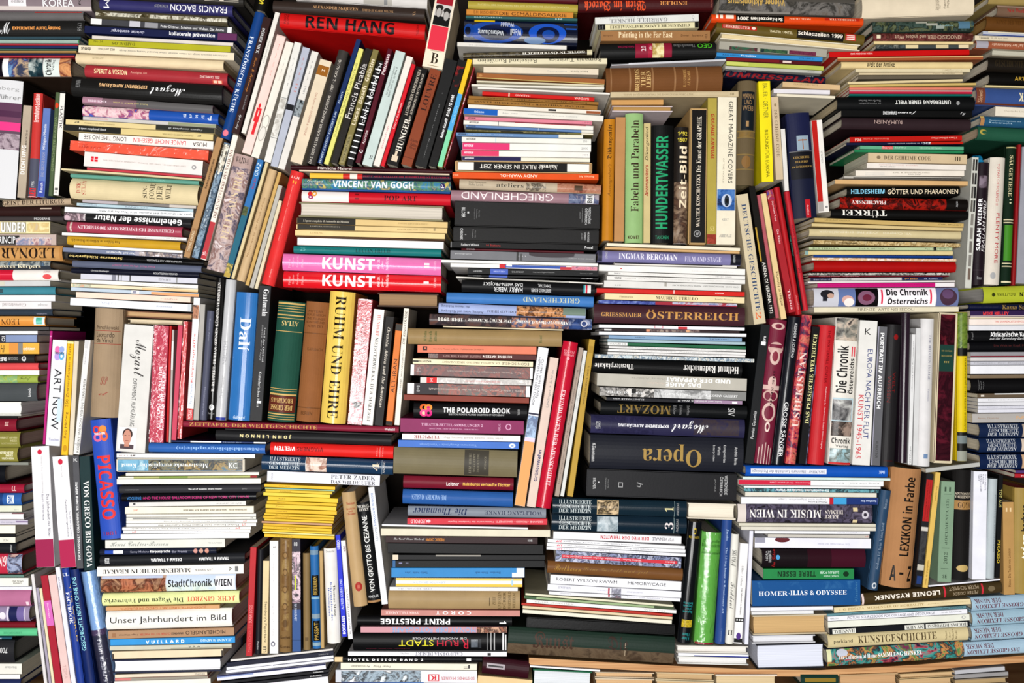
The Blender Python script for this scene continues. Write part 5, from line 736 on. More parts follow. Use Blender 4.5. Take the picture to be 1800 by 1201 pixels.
1479 107.9 1710 108.4 11.5|h dcc898|cream spine lettered Welt der Antike in condensed black|1524-1573,.1-.8/2a2014.b/Welt der Antike
1504 120.6 1705 120.6 6|p d8ccac|cream-white booklet under the antiquity spine|1655-1692,.2-.8/b8a888.z/Rom
1510 127.8 1692 127.3 3.8|p cfc0a0|narrow cream booklet with tiny dark text near its right end|1640-1678,.3-.7/6a5c44/Cicero · Archiv Klio
1509 132.8 1693 131.8 6.4|p 6a6254|grey-brown spine recessed beneath cream booklets|
1490 143.9 1692 138.9 4.1|p d8c8a0|cream board slanting up to the right above two yellowish ones|
1493 149 1716 145.5 4|p c8b070|yellow-tan thin spine above a salmon one|
1493 153.7 1710 153.7 4.3|p d88470|salmon pink thin spine with one white edge beneath it|
1493 158.6 1709 159.1 5.9|p b82c48|crimson thin spine with a pale upper edge|#1493-1709,0-.35/c8b4b0
1493 165.2 1709 165.7 3.1|p 187068|thin teal spine above the black world's-end spine|
1472 169.6 1714 169.6 23.3|h 151617/d8c8a8|black spine with inverted white capitals on the end of a world|1574-1671,.28-.58/e0e0dc.ub/UNTERGANG EINER WELT;1510-1548,.25-.4/999.u/Das Grosse Sterben;1510-1548,.45-.58/888.u/in Fotografien;o1681-1687,.35-.65/999
1479 193.6 1709 195.1 11.5|p 121212|black spine with white brush script inverted|1578-1610,.1-.6/f0f0f0.uz/forma;1552-1576,.15-.65/ddd.ubc/IMMAGINE;1688-1697,.2-.7/ccc.z/ty
1480 205.8 1707 209.3 19.2|h 3a2c30 g|dark brown-violet jacket spine with thin inverted capitals|1537-1586,.2-.65/c0a8a0.uc/RUMÄNIEN
1494 241 1691 238 9.2|p b82018|bright red upper spine with small white inverted words over a navy one|1637-1682,.3-.6/f0c8b8.u/Il Teatro di Robert Wilson;1503-1514,.3-.8/f0d8c8/F36;1517-1562,.3-.6/d88878.u/Biennale d'arte
1488 250.9 1693 248.9 4.5|p 1c2040|navy spine whose right end turns red, white inverted lettering|#1635-1693,0-1/b82818;1560-1616,.3-.7/ddd.u/im Gespräch zwischen ARNO;1620-1636,.2-.9/f0f0f0.ub/ZIC:
1512 255.9 1694 257.9 6.1|p 68a888|mint green paperback with a small red block|#1550-1570,.05-.95/c85a58;1551-1569,.2-.8/f0d0c8/Starck;1573-1592,.3-.7/c8e0d0.u/PHILIPPE;1616-1655,.3-.7/c8e0d0.u/VINTAGE TASCHEN
1502 263 1694 265 4.5|p 2c8458|darker green thin spine under the mint green one|
1526 268.4 1700 271.9 16.6|p cdb898|beige paperback on a secret code marked III, lying in a pile|1554-1636,.28-.7/5a4a38.s/DER GEHEIME CODE;1679-1688,.25-.7/3a3020/III;o1541-1548,.3-.65/8a7860
1524 286 1698 290 9.3|p e2dad2|white paperback with faint red and grey text beneath the secret code spine|1545-1613,.2-.42/c8a098.u/VIENNA SESSION EUROPE;1547-1574,.55-.75/444/SEHEN HÖREN
1504 299.4 1695 299.9 9.7|p e4dcd0|white paperback with a framed small caption near its left|1570-1634,.3-.5/8a8070/EVIL & IMMORTALITIES;#1520-1555,.45-.5/bbb;#1520-1555,.8-.85/bbb;1597-1618,.6-.8/444/Edwin Zwian
1484 309.6 1690 311.6 3.9|m b8b4ac|grey-white magazine with a dark line above a tan cardboard edge|#1500-1690,.5-1/3a3632
1468 315.5 1701.3 318.5 7.9|p d0ac7c|tan cardboard edge above the black gods spine|
1489 328.4 1688 326.9 16.6|h 141210|black spine lettered GÖTTER UND PHARAONEN in cream and blue capitals|1560-1684,.18-.82/ecdcc0.c/GÖTTER UND PHARAONEN;1496-1555,.25-.75/8cc8e0.cb/HILDESHEIM
1477 345.5 1702.2 350.4 19.9|h 6a1410|red and black brushed spine with inverted white serif capitals|~1477-1664,0-1/7a1812,1a100e,a82418,2c100c;#1664-1706,0-1/171310;1497-1558,.3-.62/f4ece8.us/PRACHENSKY;1681-1684,.2-.7/ccc.c/AMALTHEA
1461 367.1 1702.5 371 14.9|h 131211|black spine with inverted white wide capitals on Turkey|1480-1559,.05-.92/f0ece4.us/TÜRKEI
1432 382.8 1694 392.8 7.4|p c4aa70|aged tan ragged spine with tiny print, topmost of the yellowed ones|1450-1495,.25-.6/8a7444/DIE KUNST UNSERER;1650-1690,.3-.6/6a5830/CARL BRANDT
1427 392.3 1692 400.8 5.5|p d0bc8c|yellowed cream spine between an aged tan and a thick cream one|
1422.9 401.4 1689.9 406.9 13.4|h cdbf98|thick cream spine with embossed pale inverted lettering|1440-1545,.2-.6/e0d8c0.u/JOSEF FREI EHRENBÜRGER;1552-1602,.25-.6/e0d8c0.u/VII. Congress
1423 415.5 1690 421 4|p 6a6458|thin grey spine under the thick cream one with embossed letters|
1430 422 1688 428 6.8|p b89c68|ragged tan spine with torn brown edges|~1430-1688,0-1/b89c68,cdb88c,8a7040,d8c8a0;#1474-1506,.5-.65/4a3c20
1422 434.2 1674 435.2 5.2|p b8c4a0|pale green-grey spine with small black print|1428-1475,.15-.85/7a8060.s/BEETHOVEN;1510-1572,.25-.75/5a6048/Erich K. WITTICK - Acad;1626-1668,.25-.75/5a6048/Fax  RAMBERG;#1641-1646,0-1/222
1415 440.6 1675 441.1 7.2|h d8c898|yellow-cream spine with rounded left end above a blue edge|#1415-1421,0-1/88a8a8
1430 448.6 1675 450.1 3.8|p 1c4488|thin royal blue spine between a cream and a ragged white one|
1427 453.1 1681 455.6 4.3|p dccbb4|ragged white and tan paper edge lying on the broad red spine|~1427-1681,0-1/e8dcd0,d0a878,ecdcd8
1431 458.6 1681 460.6 17.9|h a81414|broad plain deep red spine with a grey page corner|#1420-1431,0-1/c8bcb0
1420 480 1669 480 3.8|p 8a8880|thin black and white striped spine under the deep red one|~1420-1669,0-1/1c1c1c,c8c4bc,2c2c2c,d8d4cc
1422 485 1668 484.5 2.1|p 701c2c|thin maroon spine with tiny pale letters|1440-1510,.2-.8/c89098/MARTIN MANN · PUBLIZISTIK
1424 488.8 1657 487.3 5.2|p c4c0c0|grey-white spine with navy ends and small grey capitals|#1424-1462,0-1/282848;1430-1459,.3-.7/aab.b/Bernhard;1465-1496,.25-.75/777.u/MAYOIDEN;#1585-1657,0-1/24305c;1590-1613,.2-.8/c89030.b/144 Bilder;1624-1648,.25-.75/b0b8d0.s/M. Kubics
1420 495.1 1679 493.1 2.7|m dcd8d4|thin white magazine lying on a magenta spine|
1437 498.3 1678 496.8 7.2|p c01c78|vivid magenta paperback with a white right end|#1644-1678,0-1/e0dcdc;1450-1640,.4-.6/98145c/CATALOGUE DER SAMMLUNG UND AUSSTELLUNG
1431 506.5 1685 505.5 33|h d0ccd0|thick picture spine lettered Die Chronik Österreichs in black|#1543-1645,0-1/ece8ec;#1474-1504,.02-.98/6a7ca8;o1480-1500,.4-.85/d0a8a0;o1484-1502,.55-.98/e8e0dc;#1504-1544,.02-.98/100c10;o1508-1538,.15-.9/886078;o1516-1532,.35-.7/702840;#1431-1474,0-1/c4c4cc;o1442-1466,.1-.55/2c2a30;o1454-1466,.28-.55/c0a090;#1446-1454,.4-.7/20202c;#1549-1552,.1-.85/d83858;#1635-1638,.1-.85/d83858;1558-1631,.06-.42/121214.bc/Die Chronik;1560-1631,.5-.88/121214.bc/Österreichs;#1646-1685,0-1/707aa0;o1652-1682,.05-.95/503848;o1656-1676,.1-.6/6a5070
1431 540.2 1685 539.2 9.2|p dcd4bc|cream spine with thin grey capitals on arts through centuries|1508-1607,.25-.75/6a6658/FIRENZE  ARTE NEI SECOLI
@pile at the upper right corner
1738 -8 1860 -6 14|h a08c58|mustard-brown spine at the top right corner|
1754 8 1860 13 18|h 7a6250|brown-mauve spine with red serif word New Work|1771-1803,.3-.7/a02c2c.s/New Work;#1754-1860,0-.2/a89080
1735 27 1860 34 24|h 6a4620/b08c54|brown leather-like spine at the right with barely visible lettering|1752-1800,.25-.6/5a3a18.s/KUNST DER WELT
1728 54.5 1860 60 7.4|m b4b8c4|lilac-white magazine with a navy lower line|#1728-1860,.75-1/2c4080;#1737-1860,0-.3/d8d0b8
1714 62.1 1860 68.1 7.8|p d8ccb4|cream paperback with small dark conference lettering|1721-1738,.2-.75/3a3428.s/Visionen;1742-1771,.3-.7/7a7060/27.-29. April 2000
1716 70.7 1860 76.7 12.9|h a06044|rust orange spine with a pale grey patch at its left end|#1717-1738,0-1/a8a4ac;1744-1800,.3-.7/e0c0a8.us/Auf der Seidenstraße
1744 85.4 1860 91.4 13|e c4c0b0 8c8474|grey-cream page block between rust orange and black spines|
1738 99.6 1860 105.1 23.5|h 241e18|black-brown old spine with dim tooled letters|1750-1800,.2-.7/3a3020.s/GESCHICHTE
1740 126.3 1860 129.3 21.7|h 12100e|black ribbed spine with gold letters at the right edge|1784-1815,.35-.65/b89840.b/ARTUR
1732 149.5 1860 153.5 2.9|p d8c898|thin cream edge above a denim blue spine|
1717 152.5 1860 157.5 30.5|h 40588c|denim blue spine with a brown block and cream letters|#1717-1733,0-1/7a4838;1720-1728,.15-.85/c8a888.c/Südwest;#1717-1860,.9-1/6a3c28;1792-1812,.25-.75/e0d8b8.ub/LEK
1750 187 1860 192 16.7|p e0d8c8|cream-white spine above a teal-blue one at the right edge|1766-1815,.35-.5/a8a090/Deutsche Literatur
1724 203.3 1860 209.3 16.7|h 2c5a78|teal-blue spine with white text and an orange end|#1724-1731,.1-1/b08458;#1724-1731,0-.2/c8b070;1739-1795,.4-.55/b8d0dc/Tourismusmanagement und;1739-1780,.6-.75/b8d0dc/Reiserecht
1720 221 1860 228 23|h 2c5c48/dcc4a8|plain green spine with a small gold ornament at its left|o1723-1735,.25-.65/b0a050;o1727-1735,.35-.6/2c5c48
@cookbooks standing at the right edge
1709.1 276.3 1696.1 506.3 11.4|p c8c8c0|white upright spine with a black lattice of small windows|#280-300,.15-.45/282828;#280-300,.55-.85/484440;#304-324,.15-.45/303030;#304-324,.55-.85/585450;#328-348,.15-.45/282828;#328-348,.55-.85/605c58;#352-372,.15-.45/383838;#352-372,.55-.85/6a6660;#376-396,.3-.7/8a8680;#400-420,.3-.7/8a8680;#424-444,.3-.7/7a7670;#448-468,.3-.7/8a8680;#472-492,.3-.7/7a6a60
1720.8 285 1710.8 501.3 20.5|h 281c24|dark aubergine upright spine with white capitals on a woman at the stove|348-440,.55-.85/f0f0f0.ub/SARAH WIENER;352-442,.15-.45/e0dcdc.ui/FRAU AM HERD;~308-330,.2-.85/281c24,4a3a44,8a7c88;485-491,.3-.7/aaa.c/Knaur;#474-475,0-1/4a3c44
1743 276 1732 500 26.7|h d8d0c4|white upright cookbook spine with red capitals|374-462,.25-.5/b83040/PLENTY MORE;287-360,.42-.58/c05058/YOTAM OTTOLENGHI;o478-490,.35-.7/aaa
1771.2 256 1761.2 500.7 17.6|h 142c1c v|dark green upright spine with gold letters and a bright green panel|273-345,.3-.72/d0c8a0.s/SÄUGETIERE;#258-260,0-1/c0b888;#385-387,0-1/c8c0a0;#390-392,0-1/c8c0a0;#395-458,.1-.9/4a8a2c;o349-352,.4-.6/c8c8a8;o355-358,.4-.6/c8c8a8;#462-464,0-1/c8c0a0;#467-469,0-1/c8c0a0;#494-497,0-1/d8d0b0
1790.4 254 1779.4 501.8 6|h 901c20|thin red upright spine beside the dark green panelled one|
1797.3 258 1786.3 498 25.7|p 9c9ca4|grey upright spine cut by the right edge|
@pile at the right edge under the cookbooks
1729.1 504.5 1860.1 500.5 28.5|h b0b83c/c0bcb8|lime yellow spine with an inverted black news word|1752-1784,.42-.6/2c3010.u/REUTERS;o1743-1749,.38-.62/3a4014;1792-1830,.4-.65/1c1e10.ub/HUNDEN
1703 535 1860 535.5 8.9|h 161c3c|dark navy spine with gold serif lettering below the lime yellow one|1762-1815,.1-.95/9a8048.s/Kama Sutra;1705-1755,.4-.7/3a3c50/INDISCHE LIEBESKUNST
1705.6 546.1 1860 545.1 10.7|p 3a2850|purple spine with coral red capitals|1728-1773,.25-.75/e04848.b/MIKE KELLEY;#1705-1860,.85-1/c8b8b8
1705.1 557.5 1860 556.5 2.9|p d8ccb4|very thin cream edge beneath the purple spine|
1703.7 561.2 1860 560.2 10.2|p e8dcd4|white spine with thin red capitals on surrealists|1748-1815,.3-.6/d06058/THE SURREALISTS REVOLUTION
1703.2 572.1 1860 571.6 9.2|p dadade|plain white spine lying on the African collection spine|
1703.1 583 1860 581.5 17.4|h 18181a|black spine with bold white words Afrikanische above italic line|1741-1815,.05-.55/f0f0f0.b/Afrikanische Kunst;1740-1830,.62-.92/ddd.i/aus der Sammlung Barbier-Mueller;1708-1711,.1-.8/888.c/Prestel
1705 601.1 1860 600.1 16.9|h 101014|plain black spine with a faint dark red line of text|1747-1815,.3-.6/5a2c2c/Die Welt im Kopf, Malerei
1706 619 1860 618.5 8.5|p 98969a|grey speckled spine between black and white ones|#1706-1860,.8-1/7a1c2c
1706 628.5 1860 628 6.4|m ccc8c8|light grey magazine under a grey speckled spine|
1706 635.6 1860 635.1 6.3|m c0c0c8|bluish white text-covered magazine at the right edge|1712-1800,.3-.7/999/Magazin für Kunst
1706 642.6 1860 642.1 15.2|p e4e4e8|thick plain white spine at the right edge over a brown one|
1706 659.1 1860 658.1 6.4|p 80705c|thin brown spine on top of a black captioned one|
1707 666.2 1860 665.2 24.3|h 151416|black spine with grey crosswise caption block at its left|1720-1722,.1-.85/888.k/Herausgegeben;1724-1726,.15-.8/888.k/von der Galerie;1728-1730,.2-.75/888.k/Wien
1719 692.2 1860 690.2 7.7|p 6a5c4c|brown spine with a small white emblem|#1724-1730,.3-.7/d8d0c4;#1748-1860,0-.25/ddd
1719 700.6 1860 699.1 6.3|m dcdce0|topmost of four white magazines above a grey-cream spine|1737-1800,.3-.6/aaa/Kunst heute
1719 707.6 1860 706.1 5.8|m d8d8dc|second of four white magazines above a grey-cream spine|
1719 714.1 1860 712.6 5.3|m d0d0d8|third of four white magazines above a grey-cream spine|1735-1800,.3-.6/aab/Das Magazin
1719 720.1 1860 718.6 5.9|m d8d8e0|lowest of four white magazines above a grey-cream spine|
1709 727.5 1860 726 16|p b0aca8|grey-cream spine with faint lettering over the medical volumes|1718-1755,.4-.6/a08878/Anno Domini;1786-1800,.3-.6/c8a888.b/M
1722 745 1860 744 25|h 1c2c4c|uppermost of three medical history volumes stacked at the right edge|1737-1791,.06-.32/c0c4c8.s/ILLUSTRIERTE;1738-1790,.36-.6/c0c4c8.s/GESCHICHTE;1737-1791,.64-.9/c0c4c8.s/DER MEDIZIN;#1798-1830,.05-.95/b8a898
1722 771 1860 770 25|h 1c2e50|middle of three medical history volumes stacked at the right edge|1735-1786,.06-.32/c0c4c8.s/ILLUSTRIERTE;1737-1786,.36-.6/c0c4c8.s/GESCHICHTE;1736-1787,.64-.9/c0c4c8.s/DER MEDIZIN;#1796-1830,.05-.95/d0c0b0
1723.2 799 1860 798 27|h 16284c|lowest of three medical history volumes stacked at the right edge|1736-1788,.06-.32/c0c4c8.s/ILLUSTRIERTE;1738-1788,.36-.6/c0c4c8.s/GESCHICHTE;1736-1789,.64-.9/c0c4c8.s/DER MEDIZIN;#1797-1830,.05-.95/c8a888
1786 827 1860 827 5|p 5a4478|thin violet spine under the lowest medical volume|
1784 833 1860 834 7|p b02c38|red spine under a thin violet one|1795-1830,.3-.7/e0b0b0/Kunst
@row of exhibition volumes in the middle right
1337.9 569.9 1309 814 16|p 202224|black upright spine on Persian ceramics with white slanted lettering|722-771,.35-.68/ddd.ui/Persian Ceramics;590-605,.3-.65/eee.u/Skira;#600-606,.25-.75/eee
1355.7 560.6 1326.7 814.2 29.2|h 7a2840|wine-red upright spine with cream ikat ornaments|o566-578,.1-.9/d0b0a8;o568-576,.3-.7/7a2840;o600-622,.05-.95/c8a8a0;#604-610,.1-.9/7a2840;o612-640,.2-.8/d0b4ac;o616-634,.32-.68/8a3848;o660-682,.25-.75/d0b4ac;#676-684,0-1/d0b4ac;o684-704,.05-.95/c8a8a0;o688-702,.15-.48/7a2840;o688-702,.52-.85/7a2840;o706-740,.1-.9/d0b4ac;o712-736,.22-.78/7a2840;o740-758,.35-.65/e0ccc4;o744-754,.42-.58/7a2840;#785-814,.12-.16/d8c0b8;#780-814,.28-.32/d8c0b8;#776-814,.46-.5/d8c0b8;#780-814,.64-.68/d8c0b8;#785-814,.82-.86/d8c0b8;650-720,.4-.52/3a1420.s/DIE SEIDE
1389 556 1358 815.7 21|h 1c1e26 g|black glossy upright spine on great singers in white capitals|706-802,.15-.6/f0f0f0/GROSSE SÄNGER;567-628,.25-.5/ddd.c/;567-628,.3-.55/ddd.i/KREMAYR & SCHERIAU
1411 553 1381 815 18.3|h 9a2838|red and navy patterned upright spine with pale capitals on Uzbek land|~553-815,0-1/9a2838,283050,b84050,d07868,382038;618-750,.15-.8/e8d0c8.us/USBEKISTAN
1427.6 574.1 1403.6 815.1 14.1|p 161618|black upright spine with pale yellow serif capitals on a world empire|587-744,.25-.72/dcd8a0.us/DAS PERSISCHE WELTREICH;~640-815,.0-.12/7a7898,161618
1442.6 571 1422.6 816 27.8|h c02c34|red upright spine with dark and white lengthwise lines on a theatre centre|579-672,.3-.48/6a1018/THE WATERMILL CENTER;678-788,.25-.38/f0d0d0.i/A Laboratory for Performance Robert Wilson's Legacy;793-806,.2-.7/8a1820.c/
1471.8 558 1456.8 816 39.2|h e0dcd4|thick white upright chronicle spine with photos and bold words|~558-598,.02-.98/2a2628,8a8880,c8b8a8,4a4444;607-690,.4-.88/141414.ucb/Die Chronik;629-691,.1-.36/141414.ucb/Österreichs;#608-625,.08-.14/d84858;#608-625,.2-.26/d84858;#699-740,.04-.96/b8ccd4;~702-738,.1-.95/2c2c30,8a8888,c8c8c4;~740-766,.04-.96/6a5c54,2c2624,a08c80;769-779,.08-.92/1a1a1a.bc/Chronik;781-787,.15-.75/333.c/Verlag;~788-814,.04-.96/a8c8d0,6a7068,c8dce0;#812-816,0-1/c03030
1512 563 1498 817 31|p dedcd8|white upright spine with blue and red capitals on post-flood art|613-770,.18-.48/2c4080/EUROPA NACH DER FLUT;694-806,.55-.85/c83848/KUNST 1945-1965;577-588,.35-.7/333.c/K
1544 574 1531 818 16|p 6c6c70|mid-grey upright spine with white capitals on portraits|585-718,.3-.72/eee.b/PORTRAIT IM AUFBRUCH;775-805,.3-.6/444/ALBERTINA;#574-818,.9-1/aaa8b8
1561 570 1548.1 819.8 25.7|h 2a282a|charcoal upright spine with dark red capitals and a red mark|654-690,.3-.5/7a2020/WELT;660-707,.58-.8/7a2020/WISSEN;o587-597,.25-.55/902020;808-811,.2-.8/5a1c1c.c/Kunsthistorisches
1587.8 550 1581.8 814 13.8|h 322430 g|dark plum glossy upright spine in worn film|
1603.2 588 1596.2 817 6.3|p dcdcdc|narrow white upright spine with a line of tiny black print|600-690,.4-.65/444/Orientierung und Thüringer;785-815,.3-.7/888/METZLER
1610.5 577 1604.5 818 8.8|p d0d0d0|narrow light grey upright spine beside the narrow white one|
1621.9 560.1 1613.9 820.1 22.1|h d8d6d6|wide white upright spine with grey capitals on a hidden picture|588-668,.25-.45/889.s/THE HIDDEN IMAGE;683-705,.3-.42/99a.s/Tuomas;#798-806,.25-.6/7890b0
1650 549.3 1640 814 33.9|s 4a1c28/d8ccb0 g|slipcased dark red upright spine with a green label|#549-814,0-.08/d4c8ac;#549-814,.92-1/d4c8ac;~551-605,.1-.9/4a1c28,2c1018,6a2430;=605-652,.1-.9/284840;~655-812,.1-.9/4a1c28,30121c,602030;614-617,.2-.8/a8985c.cs/DIE GEMÄLDE;623-626,.2-.8/a8985c.cs/DER GALERIE;634-637,.35-.65/a8985c.cs/III;#549-551,0-1/d8ccb0;#811-814,0-1/d8ccb0
1684.6 549.1 1683.6 811 17.9|h d8c020|upright spine with green photo top and yellow panel on Flemish masters|#549-612,0-1/4a6428;~549-612,0-1/4a6428,7a9040,2c4018;#612-626,0-1/181818;630-756,.15-.4/3a3408.u/FLÄMISCHE MEISTER DES 17. JAHRHUNDERTS;#760-811,0-1/20201c;#766-780,0-1/7a8484;#793-811,0-1/9a9c90
1627 824 1721.6 813 7.4|p b4b4b0|light grey board slanting up beneath the boxed and yellow upright spines|
@pile left of the large tan lexicon
1311 818.9 1561 821.4 18.4|h 1c5cb4|bright blue spine with a white inverted label on psychology|=1320-1453,.25-.75/e0e2ec;1322-1451,.32-.68/666c80.us/Lück/Miller · Illustrierte Geschichte der Psychologie;1545-1555,.35-.65/c8d8f0.ub/BdK
1306 838 1565 841 4.4|p cfe0dc|very pale mint thin spine beneath the bright blue one|
1298 843.1 1553 846.1 9.3|p e6e6e6|white paperback with a red left half on music|#1298-1425,.05-.95/c82848;1353-1424,.3-.6/f0c0c8.u/Konzerte, Orchester, Jazz;1460-1545,.3-.6/aaa.u/Klang und Zeit    Edition
1308 854 1548 856 3.8|m e2e2e2|thin white magazine above a turquoise patterned one|
1308 858.6 1544.5 861.1 5.3|p 48808c|turquoise and black patterned thin spine with white inverted words|~1308-1545,0-1/50909c,2c2c34,78b0b8,3c5878;1363-1457,.1-.9/eee.ub/Die wunderbaren Freunde der Wiener
1310 865.1 1541 867.1 7.6|p d8d4c8|cream spine between a turquoise patterned and a white museum one|
1303 873.9 1543.2 875.4 11.9|p e4e4e8|white museum paperback with red, sky blue and navy blocks|#1458-1465,0-1/b82838;#1465-1488,0-1/48a0d0;#1488-1544,0-1/243c78;1420-1454,.55-.8/666.u/Michael Kienzer;1368-1452,.15-.45/bbb.us/Logik und Eigensinn. Lage;1513-1540,.35-.65/ccd8f0.ub/Kunsthaus Graz
1297 886.5 1534 888.5 32.3|h 4a4450|dark concert-hall picture spine with large inverted white capitals, torn at left|~1310-1534,0-1/2a262c,5a5468,3a3440,6c6478,241f24;1318-1444,.28-.72/ece8e4.us/MUSIK IN WIEN;1450-1482,.28-.5/e0d8d0.us/DIEMAN;1450-1474,.55-.75/e0d8d0.us/KURT;#1297-1312,0-1/d8cfc8;#1500-1508,.15-.35/d8c8a0;#1500-1508,.8-.98/d8c8a0;o1515-1527,.3-.75/c8c4cc;o1518-1524,.42-.62/3a3440
1299 919.5 1539.6 921.5 5.3|p d0ccbc|cream board, upper of two beneath the concert-hall spine|
1303 925.6 1539.7 927.6 6.3|p d4d0c4|cream board, lower of two beneath the concert-hall spine|
1327 933 1529 934.5 5.1|m e6e6ea|white magazine on a grey-beige one beneath the cream boards|1472-1518,.35-.65/99a.u/Stiftungszentrum Bericht
1350 939 1528 941 5.5|m c4c0b8|grey-beige magazine between two white ones|1520-1526,.2-.7/c06060/ad
1327 945.2 1531 947.2 17.8|p e2e2ea|thick white paperback with a brown half round and dark corner|o1362-1388,-.1-.45/6a2c34;#1327-1345,0-.5/9a9aa8;1437-1493,.5-.65/aab.u/Die Wirklichkeit der Bilder
1340 966 1522 966.5 32.5|h 221a1e g|black and plum glossy spine with crosswise red lettering and blue diamond|#1420-1522,0-1/381a24;#1462-1522,0-1/4a1c2c;1346-1350,.1-.6/ccc.c/NORA;1351-1356,.1-.7/ccc.c/ROBERTS;1357-1363,.02-.98/a83030.cz/Ein Leben;o1364-1371,.3-.55/58a0d0
1342 1000 1501 1000 18.5|p 2e8850|green paperback with inverted dark bold capitals on eating animals|1367-1434,.25-.75/123820.ubc/TIERE ESSEN;1441-1475,.2-.48/d0e4d8.uc/SAFRAN FOER;1448-1475,.55-.8/d0e4d8.uc/JONATHAN;o1482-1492,.25-.75/123820
1322 1021.1 1512 1019.1 44.9|p 1c5890|large blue paperback lettered ILIAS & ODYSSEE in white|1333-1384,.42-.6/ecf0f4.s/HOMER;1386-1388,.5-.54/ecf0f4/·;1389-1488,.4-.58/ecf0f4.s/ILIAS & ODYSSEE;~1330-1500,.05-.35/1c5890,1c5890,3a70a0;1502-1507,.05-.85/4a80a8.c/Klassiker
1320 1068.5 1464 1066 6.3|p e2e2ea|white magazine under the large blue Greek epic paperback|
1321 1075.6 1430 1073.6 5.7|p dcdcdc|thin white booklet above a tan page block|
1323 1082.5 1453 1079.5 34.5|e d0b080 c0b49c|tan block of aged page edges under white booklets|
1322 1118 1433 1116 13.8|e e0e0e4 c8c8cc|thin white page block between a tan and a large white one|
1330 1133.1 1450 1130.1 44.4|e dfe2ee 202028|large white page block standing on the wooden shelf edge|
@rows standing beside the medical volumes
1209.2 884 1294 886.5 27.7|e ece4d4 d8d0c0|cream page block at the end of the medical volume marked 1|
1212 917.1 1192 1130.1 23|h 16181c g|black upright spine with a yellow diamond and cyan lettering|#928-938,.42-.6/c8b030;#930-936,.45-.57/16181c;942-946,.1-.9/b8a030.c/REKONSTR;1058-1062,.15-.85/38a0a0.k/Berühmte;1063-1067,.15-.85/38a0a0.k/Geschichte;1068-1072,.2-.75/38a0a0.k/der;1073-1077,.15-.85/38a0a0.k/Baukunst;=1089-1102,.08-.85/d0b838;1090-1095,.15-.8/222.k/LEXIKON;1096-1101,.15-.8/222.k/KUNST;1112-1117,.2-.75/38a0a0.k/F. Baumer;1119-1124,.2-.75/38a0a0.k/K. Rainer
1236 935 1221.3 1132.4 33.4|h 68a850 f|light green upright spine on antiques, film-covered, with red foot|#1129-1136,0-1/902c40;948-955,.08-.92/2c5a24.c/Das große;955-961,.05-.98/2c5a24.c/Bilderlexikon;962-968,.6-.92/2c5a24.c/der;969-975,.02-.98/2c5a24.c/Antiquitäten
1271.3 914.2 1258.3 1132 16.6|h 30508c|dusky blue upright spine with pale serif text on living images|962-1078,.35-.6/a8bcd8.s/The Living Image in Renaissance Art;930-950,.35-.6/a8bcd8.s/Jacobs;1105-1128,.4-.6/7088b0.s/Cambridge
1287.1 939 1276.1 1132 12.6|h dedcd4|white upright spine with black brush word and numeral II|966-996,.2-.85/1c1c1c.z/LONDA;1024-1070,.2-.8/555.z/Freddoni;1108-1116,.15-.85/222.cs/II
1301.4 955 1289.4 1131 14.7|p e6e4e4|white upright spine with a film strip band at its foot|#1086-1093,0-1/222;#1088-1091,.1-.25/eee;#1088-1091,.4-.55/eee;#1088-1091,.7-.85/eee;#1122-1129,0-1/222;o1112-1124,.2-.75/5a3c88;994-1030,.4-.7/aaa.s/40er Jahre;1034-1080,.35-.55/444/Das Jahrzehnt in Bildern
1317.8 933 1308.8 1133 6.7|p dcdce8|thin bluish white upright spine beside the film strip one|
1189 1134.6 1315 1136.6 12.8|e e8e4de d8d4cc|cream-white page block under black and green upright spines|
1192 1148.1 1316 1151.1 4.9|p e6e6ea|thin white booklet with a royal blue line|#1220-1316,.7-1/2c3c98
1191 1154 1316 1157 13|e e6e4e2 d8d8d4|white page block resting on the wooden shelf edge under a blue line|
@pile at the lower centre above the wooden shelf
925.9 1085.1 1186.9 1098.6 18.4|s 0e0e10 g|black leather-like box lying on a large green and brown cloth book|
894.5 1103.1 1187 1122 47|h 22362c|very large worn cloth book, dark green above and brown below|#893-1187,.58-1/5c4c3c;~893-1187,.6-1/5c4c3c,6a5a48,4a3c30;#1100-1101,.3-.8/b8a890;938-1010,.1-.7/4a3428.f/Kunst;1070-1105,.1-.6/3a2c24.f/Die
849.7 1155.9 931.4 1165.3 29.7|h 3c1420|dark maroon book with a barcode sticker at the foot of the photo|&857-889,.3-.6/b0a8ac;#860-886,.4-.5/444
840.4 1187.5 935.8 1196.1 13.9|p e0c498|pale tan spine under the dark maroon barcode one|
@books under the wooden shelf
931.6 1170.1 1055 1178 3|m e6e6ea|white board lying right under the wooden shelf at its left end|
937.4 1176.3 1040.9 1181.2 31.8|e dfe2e6 1c6848|white page block with green boards under the wooden shelf|
1046 1181.5 1150 1183.5 9.5|e d4b48c d0c0a8|tan page block with pale boards, upper of two under the shelf middle|
1046 1192.5 1150 1194.5 14|e d4b48c d0c0a8|tan page block with pale boards, lower of two under the shelf middle|
1153 1182 1255 1185 13|e ccb088 c8b898|beige page block beside tan ones, upper under the shelf|
1153 1196 1255 1199 14|e ccb088 c8b898|beige page block beside tan ones, lower under the shelf|
1258 1186 1366 1186 24|e d8c4a0 d8d0c4|cream page block with pale boards left of a dark green spine, under the shelf|
1408 1186 1474 1186 22|h 1c3c34|dark green spine with a gold band under the wooden shelf|#1415-1469,.3-.6/907830
1476 1187 1578 1183 22|e cca880 b89c78|brownish page block right of the dark green spine under the shelf|
1581 1185.5 1677.3 1180.5 8.5|e d0b48c c4ac84|upper pale brown page block under the sagging shelf's right half|
1580 1194.8 1675 1190.8 13.2|e ccb088 c4ac84|lower pale brown page block under the sagging shelf's right half|
